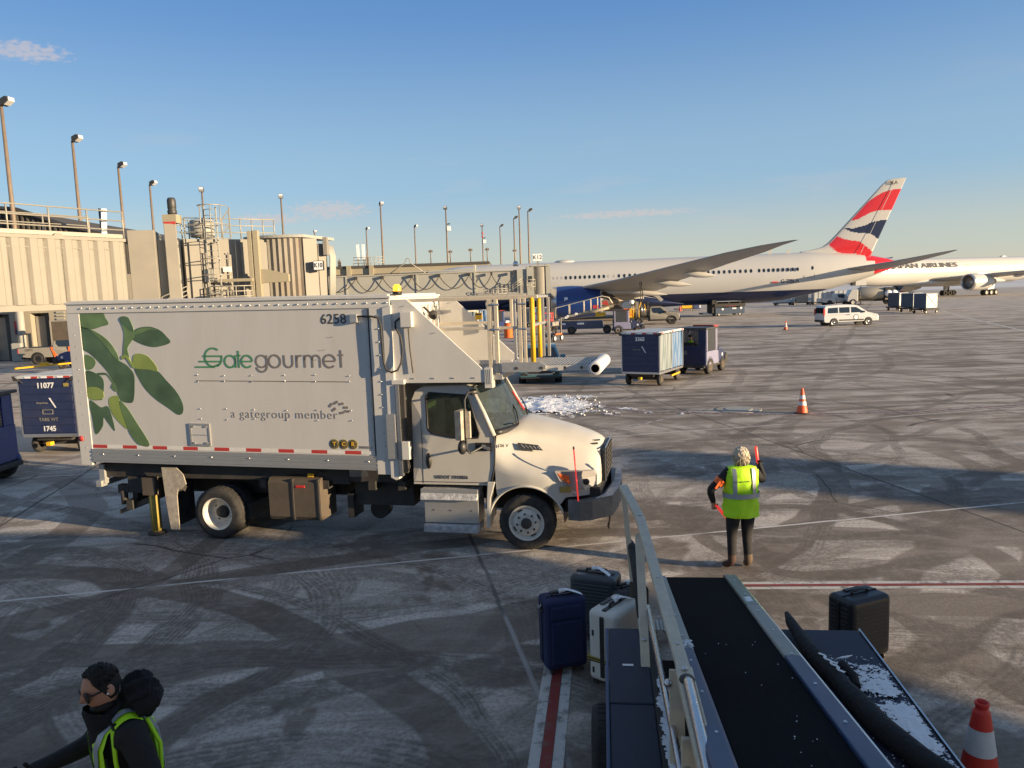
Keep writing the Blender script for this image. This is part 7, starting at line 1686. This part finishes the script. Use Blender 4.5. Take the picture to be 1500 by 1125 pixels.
def hand_chains(verts, edges, wrist_i, wpos, d, side, curl, s=1.0):
    """adds palm and five finger chains; d = direction of the forearm, side = thumb direction"""
    d = V3(d).normalized(); sd_ = V3(side); sd_ = (sd_-d*sd_.dot(d)).normalized(); n = d.cross(sd_).normalized(); w = V3(wpos)
    k = len(verts); pc = w+d*.045*s; verts.append((*pc, .028*s, .020*s)); edges.append((wrist_i, k)); pm_ = w+d*.085*s; verts.append((*pm_, .030*s, .018*s)); edges.append((k, k+1)); root = k+1
    for i, (o, l) in enumerate(((.030,.062),(.010,.074),(-.011,.068),(-.031,.052))):
        c = pm_+sd_*o*s; a = len(verts)
        verts.append((*c, .010*s,.010*s)); edges.append((root, a)); dd = d.copy(); p = c
        for j in range(3):
            ang = curl*(.5+.35*j); q = (d*cos(ang*(j+1)*.55)+n*sin(ang*(j+1)*.55)); p = p+q*l*s/3*1.1; verts.append((*p, (.0095-.001*j)*s, (.0095-.001*j)*s)); edges.append((len(verts)-2, len(verts)-1))
    a = len(verts); c = w+d*.04*s+sd_*.03*s; verts.append((*c, .012*s,.012*s)); edges.append((k, a)); q = (d*.6+sd_*.7+n*.5*min(curl,1)).normalized()
    for j in range(2): c = c+q*.028*s; verts.append((*c, .0105*s,.0105*s)); edges.append((len(verts)-2, len(verts)-1)); q = (q+n*.6*min(curl,1)+d*.3).normalized()
def ring(cx, cy, z, a, b, n=36, bulge=0):
    return [V3((cx+a*cos(2*pi*i/n)*(1+bulge*abs(sin(4*pi*i/n))), cy+b*sin(2*pi*i/n), z)) for i in range(n)]
def vest(parent, secs, name='safety_vest', wr=.006, seed=1, skip=()):
    rr = random.Random(seed); m = MB('hi_vis'); R_ = []
    full = []
    for q, w in zip(secs, secs[1:]): full += [tuple(lerp(q[c], w[c], k/4) for c in range(5)) for k in range(4)]
    full.append(secs[-1])
    for cx, cy, z, a, b in full:
        f = min(1, max(.15, (1.42-z)/.3))
        R_.append([p+V3((p.x-cx, p.y-cy, 0)).normalized()*f*(.0075*sin(5*2*pi*i/36+z*9+seed)+.007*sin(9*2*pi*i/36-z*14)+.006*sin(z*38+3*sin(2*2*pi*i/36))+rr.uniform(-.002,.002)) for i, p in enumerate(ring(cx,cy,z,a,b))])
    m.loft(R_, caps=False)
    return m.build(name, parent=parent)
# -- marshaller -----------------------------------------------------------
def marshaller():
    t = thing('person', 'person in lime vest seen from behind, raising a red wand on the apron', 'person', (3.06,10.2,0), R(3))
    V_ = [(0,0,.92,.15,.125),(0,0,1.08,.155,.125),(0,.0,1.24,.165,.12),(0,0,1.36,.13,.10),(0,.01,1.44,.058,.058),(0,.02,1.51,.06,.065),(0,.02,1.58,.075,.085),(0,.015,1.645,.06,.07),
          (-.175,0,1.385,.075,.075),(-.285,.015,1.25,.066,.066),(-.415,.02,1.14,.058,.058),(-.39,.06,1.04,.05,.05),(-.355,.09,.95,.038,.038),
          (.175,0,1.385,.075,.075),(.27,.07,1.27,.068,.068),(.345,.13,1.19,.062,.062),(.36,.17,1.28,.052,.052),(.345,.20,1.37,.038,.038),
          (-.10,0,.84,.12,.12),(-.115,.01,.66,.098,.098),(-.12,.02,.48,.068,.072),(-.125,.0,.28,.062,.066),(-.13,-.02,.12,.058,.062),(-.17,.09,.05,.05,.05),(-.20,.16,.04,.042,.038),
          (.10,0,.84,.12,.12),(.095,.01,.66,.098,.098),(.09,.02,.48,.068,.072),(.095,.0,.28,.06,.064),(.10,-.02,.12,.058,.062),(.115,.10,.05,.05,.05),(.125,.18,.04,.042,.038)]
    E_ = [(0,1),(1,2),(2,3),(3,4),(4,5),(5,6),(6,7),(3,8),(8,9),(9,10),(10,11),(11,12),(3,13),(13,14),(14,15),(15,16),(16,17),(0,18),(18,19),(19,20),(20,21),(21,22),(22,23),(23,24),(0,25),(25,26),(26,27),(27,28),(28,29),(29,30),(30,31)]
    hand_chains(V_, E_, 12, (-.355,.09,.95), (.1,.25,-1), (.8,.4,0), 1.5, .95); hand_chains(V_, E_, 17, (.345,.20,1.37), (-.05,.1,1), (-1,.1,0), 1.7, .95)
    def mo(c):
        if c.z > 1.50 and abs(c.x) < .12: return 'skin'
        if c.z < .22: return 'boot_brown' if c.x < 0 else 'boot_brown_lit'  # right boot painted lighter, as if sunlit
        if c.z < .90 and abs(c.x) < .26: return 'trouser_black'
        if c.x < -.30 and c.z < .935: return 'skin'
        return 'jacket_black'
    skin_body('body', V_, E_, t, mo, ['jacket_black','trouser_black','skin','boot_brown','boot_brown_lit'])
    vest(t, [(0,0,.765,.238,.172),(0,0,.80,.243,.175),(0,0,.90,.240,.17),(0,0,1.02,.232,.165),(0,0,1.14,.232,.16),(0,0,1.26,.232,.15),(0,0,1.34,.238,.140),(0,0,1.40,.236,.120),(0,.0,1.443,.20,.098),(0,.01,1.462,.085,.08)], seed=3)
    st = MB('reflective'); st.loft([ring(0,0,z,a,b) for z, a, b in ((1.035,.250,.185),(1.068,.251,.183),(1.10,.250,.181))], caps=False); st.build('reflective_band', parent=t)
    for sx in (-1,1):
        st = MB('reflective'); L_ = []
        for z, a, b in ((1.10,.232,.162),(1.18,.232,.157),(1.26,.232,.15),(1.34,.238,.140),(1.40,.236,.120),(1.44,.205,.10)):
            x0, x1 = sx*.105*min(1,a/.2), sx*.158*min(1,a/.2)
            L_.append([V3((x, -b*sqrt(max(0,1-(x/a)**2))-.020, z)) for x in (x0,(x0+x1)/2,x1)])
        st.loft(L_, caps=False, closed=False); st.build('reflective_band', parent=t)
    sq = MB('ink'); rr = random.Random(8); x = -.085; pts = []
    while x < .11: pts.append((x, -.170, 1.272+rr.uniform(-.006,.010)+.05*(x+.08)*.2)); x += .007
    sq.tube(pts, .0032, 5); sq.tube([(-.09,-.171,1.262),(-.06,-.172,1.288),(-.07,-.172,1.262)], .0035, 5); sq.build('back_lettering', parent=t)
    cl = MB('jacket_black'); cl.loft([ring(0,.01,z,a,b,24) for z, a, b in ((1.43,.085,.08),(1.47,.078,.075),(1.505,.072,.072))], caps=False); cl.build('collar', parent=t)
    rr = random.Random(3)
    def hf(d, p):
        k = 1+.03*sin(d.x*13+d.z*9)+.03*sin(d.x*9-d.z*17+d.y*13)+rr.uniform(-.02,.02)
        if d.y > .45 and d.z < .15: k *= .80
        return p*k
    h = MB('hair_blond'); h.ball((0,.008,1.600), .104,.112,.118,30,22,f=hf)
    for i in range(200):
        a = rr.uniform(pi*.95,2.05*pi); z = rr.uniform(-.09,.10); r = sqrt(max(.1,1-(z/.125)**2)); c = V3((.100*cos(a)*r, .008+.108*sin(a)*r, 1.600+z)); h.tube([c, c+V3((cos(a)*.012+rr.uniform(-.012,.012), sin(a)*.012, -.022)), c+V3((cos(a)*.010+rr.uniform(-.018,.018), sin(a)*.010, -.05))], [.006,.005,.002], 5)
    h.build('hair', parent=t)
    ab = MB('orange'); ab.tube([(-.262,.013,1.275),(-.318,.018,1.212)], [.078,.074], 14, caps=False); ab.cbox((-.34,-.055,1.21), (.03,.02,.10), ry=.6); ab.build('armband', parent=t)
    for p, q, lab in (((.325,.235,1.40),(.30,.26,1.66),'red marshalling wand held upright in the raised right hand'),((-.315,.12,.90),(-.16,.10,.70),'red marshalling wand pointing down from the lowered left hand')):
        w = thing('marshalling_wand', lab, 'wand', t.matrix_world.translation if False else (0,0,0), 0, 'marshalling wands')
        M = Matrix.Translation((3.06,10.2,0)) @ Matrix.Rotation(R(3),4,'Z'); a, b = M @ V3(p), M @ V3(q); d = (b-a).normalized()
        m = MB('wand_red'); m.tube([a, a+d*.01, b-d*.02, b], [.018,.021,.021,.012], 12); m.build('tube', parent=w); m = MB('black'); m.cyl(a-d*.11, a, .016, n=12); m.build('grip', parent=w)
marshaller()
# -- man in the corner -----------------------------------------------------
def corner_man():
    t = thing('person', 'man in dark sunglasses, black gaiter and lime vest in the bottom left corner', 'person', (-2.31,4.28,0), R(127)); t.scale = (1.02,1.02,1.02)
    V_ = [(0,0,.98,.16,.12),(0,.02,1.14,.165,.125),(0,.04,1.30,.18,.135),(0,.05,1.43,.15,.11),(0,.075,1.53,.072,.072),(0,.10,1.59,.066,.07),
          (-.19,.035,1.455,.085,.085),(-.265,.0,1.32,.078,.078),(-.295,-.03,1.17,.07,.07),(-.28,.05,1.06,.058,.058),(-.25,.14,.96,.042,.042),
          (.19,.045,1.455,.085,.085),(.27,.10,1.34,.075,.075),(.30,.19,1.23,.066,.066),(.26,.33,1.225,.055,.055),(.22,.46,1.23,.045,.045),
          (-.10,0,.88,.125,.125),(-.11,.02,.50,.075,.078),(-.12,0,.10,.05,.055),(-.13,.15,.045,.045,.04),
          (.10,0,.88,.125,.125),(.11,.02,.50,.075,.078),(.12,0,.10,.05,.055),(.13,.15,.045,.045,.04)]
    E_ = [(0,1),(1,2),(2,3),(3,4),(4,5),(3,6),(6,7),(7,8),(8,9),(9,10),(3,11),(11,12),(12,13),(13,14),(14,15),(0,16),(16,17),(17,18),(18,19),(0,20),(20,21),(21,22),(22,23)]
    hand_chains(V_, E_, 10, (-.25,.14,.96), (.2,.7,-.7), (.8,-.2,.3), 1.2, 1.05); hand_chains(V_, E_, 15, (.22,.46,1.23), (-.25,1,.05), (-.7,0,.7), 1.4, 1.15)
    skin_body('body', V_, E_, t, lambda c: 'trouser_black' if c.z < .92 and abs(c.x) < .24 else ('boot_brown' if c.z < .12 else 'jacket_black'), ['jacket_black','trouser_black','boot_brown'])
    # head: own frame, looking along +y, tipped down
    hx = thing('x', None, None); bpy.data.objects.remove(hx)
    M = Matrix.Translation((0,.135,1.695)) @ Matrix.Rotation(R(9),4,'Z') @ Matrix.Rotation(R(-12),4,'X') @ Matrix.Rotation(R(5),4,'Y')
    def g(x, s): return math.exp(-(x/s)**2)
    def hf(d, p):
        x, y, z = p
        if z < 0: x *= 1-.26*(-d.z)**1.4; y *= 1-.05*(-d.z)
        if d.y > 0:
            y += .006*g(d.z-.28,.14)*g(d.x,.45)                          # brow
            y -= .010*(g(d.x-.36,.20)+g(d.x+.36,.20))*g(d.z-.06,.13)       # eye sockets
            y += .030*g(d.x,.13)*g(d.z+.20,.13)+.016*g(d.x,.11)*g(d.z-.0,.14)     # nose
            y += .008*g(d.x,.30)*(g(d.z+.50,.06)+g(d.z+.60,.06))         # lips
            y -= .006*g(d.x,.34)*g(d.z+.555,.025)
            y += .012*g(d.x,.32)*g(d.z+.82,.14)                          # chin
        if d.y < 0 and z < -.02: y *= .86
        return V3((x, y, z))
    hd = MB('skin'); hd.X = M; hd.ball((0,0,0), .079,.099,.122,56,44,f=hf)
    for s in (-1,1):
        hd.ball((s*.078,-.016,-.014), .010,.018,.030,14,10); hd.ball((s*.083,-.022,-.008), .007,.019,.031,14,10)
    hd.build('head', parent=t)
    yl = MB('lamp_lens'); yl.X = M; yl.ball((-.094,.002,-.018), .007,.007,.007,8,6); yl.build('earplug', parent=t)
    rr = random.Random(4)
    def hair(d, p): return V3(hf(d, p))*(1.0)
    h = MB('hair_black'); h.X = M
    nu, nv = 44, 20; vs = []; fs = []
    def hairline(a):      # lowest polar angle of the hair at azimuth a (front = +y)
        f = sin(a); return R(40) if f > .72 else (R(52) if f > .45 else (R(84) if f > .12 else R(124)))
    sm_ = [sum(hairline(2*pi*(i+k)/nu) for k in (-1,0,1))/3 for i in range(nu)]
    for j in range(nv+1):
        for i in range(nu):
            tt = sm_[i]*j/nv; a = 2*pi*i/nu; d = V3((sin(tt)*cos(a), sin(tt)*sin(a), cos(tt))); p = hf(d, V3((d.x*.079, d.y*.099, d.z*.122)))
            thick = (.013 if tt < R(50) else lerp(.013,.004,min(1,(tt-R(50))/R(40))))*(.35 if j == nv else 1); vs.append(p+d*(thick+rr.uniform(-.001,.001)))
    for j in range(nv):
        for i in range(nu): fs.append((j*nu+i,(j+1)*nu+i,(j+1)*nu+(i+1)%nu,j*nu+(i+1)%nu))
    h.add(vs, fs, True)
    for k in range(520):
        tt = R(74)*sqrt(rr.random()); a = rr.uniform(0, 2*pi)
        if tt > sm_[int(a/2/pi*nu) % nu]-.03: continue
        d = V3((sin(tt)*cos(a), sin(tt)*sin(a), cos(tt))); p = hf(d, V3((d.x*.079, d.y*.099, d.z*.122)))+d*.008; e = (d+V3((rr.uniform(-.5,.5), .5+rr.uniform(-.4,.4), .2))).normalized()
        h.tube([p, p+e*.006, p+e*.012], [.0035,.003,.001], 4)
    h.build('hair', parent=t)
    sg = MB('black'); sg.X = M
    for s in (-1,1):
        sg.prism([(s*.008,-.020),(s*.010,.020),(s*.040,.028),(s*.070,.024),(s*.076,.0),(s*.064,-.028),(s*.030,-.034)], 'y', .090, .100)
        sg.bar((s*.070,.092,.014),(s*.084,.060,.010),.006,.012); sg.bar((s*.084,.060,.010),(s*.086,-.015,.006),.005,.010)
    sg.bar((-.014,.098,.010),(.014,.098,.010),.006,.006)
    o = sg.build('sunglasses', parent=t, bev=.002)
    bd = MB('hair_black'); bd.X = M; bd.ball((0,.028,-.098), .062,.068,.032,24,14,f=lambda d,p: p*(1+.05*sin(d.x*30+d.z*20))); bd.build('beard', parent=t)
    ga = MB('fleece_black'); n = 30; L_ = []
    for k, (cy, z, a, b, tl_) in enumerate(((.150,1.568,.088,.088,.028),(.140,1.552,.100,.105,.02),(.120,1.51,.114,.118,.0),(.105,1.46,.125,.120,-.0),(.10,1.39,.135,.125,-.02),(.105,1.33,.12,.112,-.02))):
        L_.append([V3((a*cos(2*pi*i/n)+rr.uniform(-.004,.004), cy+b*sin(2*pi*i/n)+rr.uniform(-.004,.004), z-tl_*sin(2*pi*i/n)*-1.0)) for i in range(n)])
    ga.loft(L_, caps=False); ga.build('neck_gaiter', parent=t)
    ho = MB('fleece_black'); ho.ball((.0,-.055,1.585), .150,.105,.125,40,26,f=lambda d,p: p*(1+.07*sin(d.x*9+d.z*7)+.05*sin(d.z*15-d.x*9+d.y*6)+rr.uniform(-.03,.03))); ho.tube([(-.13,.0,1.56),(-.12,-.09,1.58),(0,-.13,1.56),(.12,-.09,1.58),(.13,.0,1.56)], .055, 10); ho.build('hood', parent=t)
    # vest: open at the sides, wide armholes
    vs_ = MB('hi_vis'); n = 12
    fr = [(.92,.20,.165,.02),(1.05,.205,.17,.03),(1.18,.21,.172,.035),(1.30,.20,.175,.045),(1.40,.175,.17,.05),(1.48,.15,.13,.05),(1.53,.135,.06,.045)]
    def sheet(mb, s, x_in, x_out, rows, offs=.0):
        L_ = []
        for z, w, b, cy in rows:
            L_.append([V3((lerp(x_in(z), x_out(z), i/n), cy+s*(b+offs)*sqrt(max(.02,1-(lerp(x_in(z),x_out(z),i/n)/(w+.10))**2)), z)) for i in range(n+1)])
        mb.loft(L_, caps=False, closed=False)
    for sx in (-1,1):
        sheet(vs_, 1, lambda z: sx*.035, lambda z: sx*(.205 if z < 1.18 else lerp(.205,.150,(z-1.18)/.35)), fr)
        sheet(vs_, -1, lambda z: 0, lambda z: sx*(.225 if z < 1.18 else lerp(.225,.165,(z-1.18)/.35)), fr)
        # side panels joining front and back below the armhole, shoulder straps over the top
        vs_.loft([[V3((sx*(.205+.05*sin(pi*k/6)), lerp(.145,-.115,k/6), z)) for k in range(7)] for z in (.92,1.05,1.16)], caps=False, closed=False)
        vs_.loft([[V3((sx*x, lerp(.115,-.03,k/6)+.0, 1.525+.035*sin(pi*k/6)+(.0 if x < .14 else -.012))) for k in range(7)] for x in (.07,.12,.185)], caps=False, closed=False)
        vs_.tube([(sx*.165,.125,1.50),(sx*.205,.13,1.34),(sx*.222,.12,1.20),(sx*.25,.02,1.13),(sx*.235,-.09,1.2),(sx*.205,-.10,1.36),(sx*.165,-.05,1.51)], .012, 6)
    vo = vs_.build('safety_vest', parent=t)
    for sx in (-1,1):
        b = MB('reflective'); sheet(b, 1, lambda z: sx*.09, lambda z: sx*.140, fr, .010); 
        b.loft([[V3((sx*x, lerp(.118,-.032,k/6), 1.531+.036*sin(pi*k/6))) for k in range(7)] for x in (.09,.14)], caps=False, closed=False)
        sheet(b, -1, lambda z: sx*.09, lambda z: sx*.14, fr, .010); b.build('reflective_band', parent=t)
        b = MB('reflective'); sheet(b, 1, lambda z: sx*.03, lambda z: sx*.206, [(1.10,.206,.172,.03),(1.15,.208,.172,.033)], .008); sheet(b, -1, lambda z: 0, lambda z: sx*.226, [(1.10,.206,.172,.03),(1.15,.208,.172,.033)], .008)
        b.loft([[V3((sx*(.211+.05*sin(pi*k/6)), lerp(.145,-.115,k/6), z)) for k in range(7)] for z in (1.09,1.15)], caps=False, closed=False); b.build('reflective_band', parent=t)
corner_man()
# driver of the tug towing the cart, seen through the side window
def driver():
    t = thing('person', 'driver in a lime vest seated inside the lilac tug that tows the cart', 'person', (8.55,34.55,0), R(54))
    V_ = [(-.45,.3,.98,.14,.12),(-.47,.3,1.2,.14,.12),(-.46,.3,1.38,.11,.09),(-.44,.3,1.48,.05,.05),(-.43,.3,1.56,.07,.07),(-.43,.3,1.65,.07,.08),(-.46,.12,1.36,.06,.06),(-.3,.08,1.16,.05,.05),(-.12,.18,1.24,.04,.04),(-.46,.48,1.36,.06,.06),(-.3,.52,1.16,.05,.05),(-.12,.42,1.24,.04,.04),(-.3,.2,.98,.1,.1),(-.02,.2,.98,.08,.08),(.05,.2,.6,.06,.06),(-.3,.4,.98,.1,.1),(-.02,.4,.98,.08,.08),(.05,.4,.6,.06,.06)]
    E_ = [(0,1),(1,2),(2,3),(3,4),(4,5),(2,6),(6,7),(7,8),(2,9),(9,10),(10,11),(0,12),(12,13),(13,14),(0,15),(15,16),(16,17)]
    hand_chains(V_, E_, 8, (-.12,.18,1.24), (.9,.2,.2), (0,.6,.6), 1.5); hand_chains(V_, E_, 11, (-.12,.42,1.24), (.9,-.2,.2), (0,-.6,.6), 1.5)
    skin_body('body', V_, E_, t, lambda c: 'skin' if c.z > 1.5 else ('hi_vis' if c.x < -.32 and 1.0 < c.z < 1.46 and .14 < c.y < .46 else ('jacket_black' if c.z > 1 else 'trouser_black')), ['jacket_black','skin','hi_vis','trouser_black'])
    h = MB('hair_black'); h.ball((-.45,.3,1.665), .08,.085,.07,14,10); h.build('hair', parent=t)
driver()
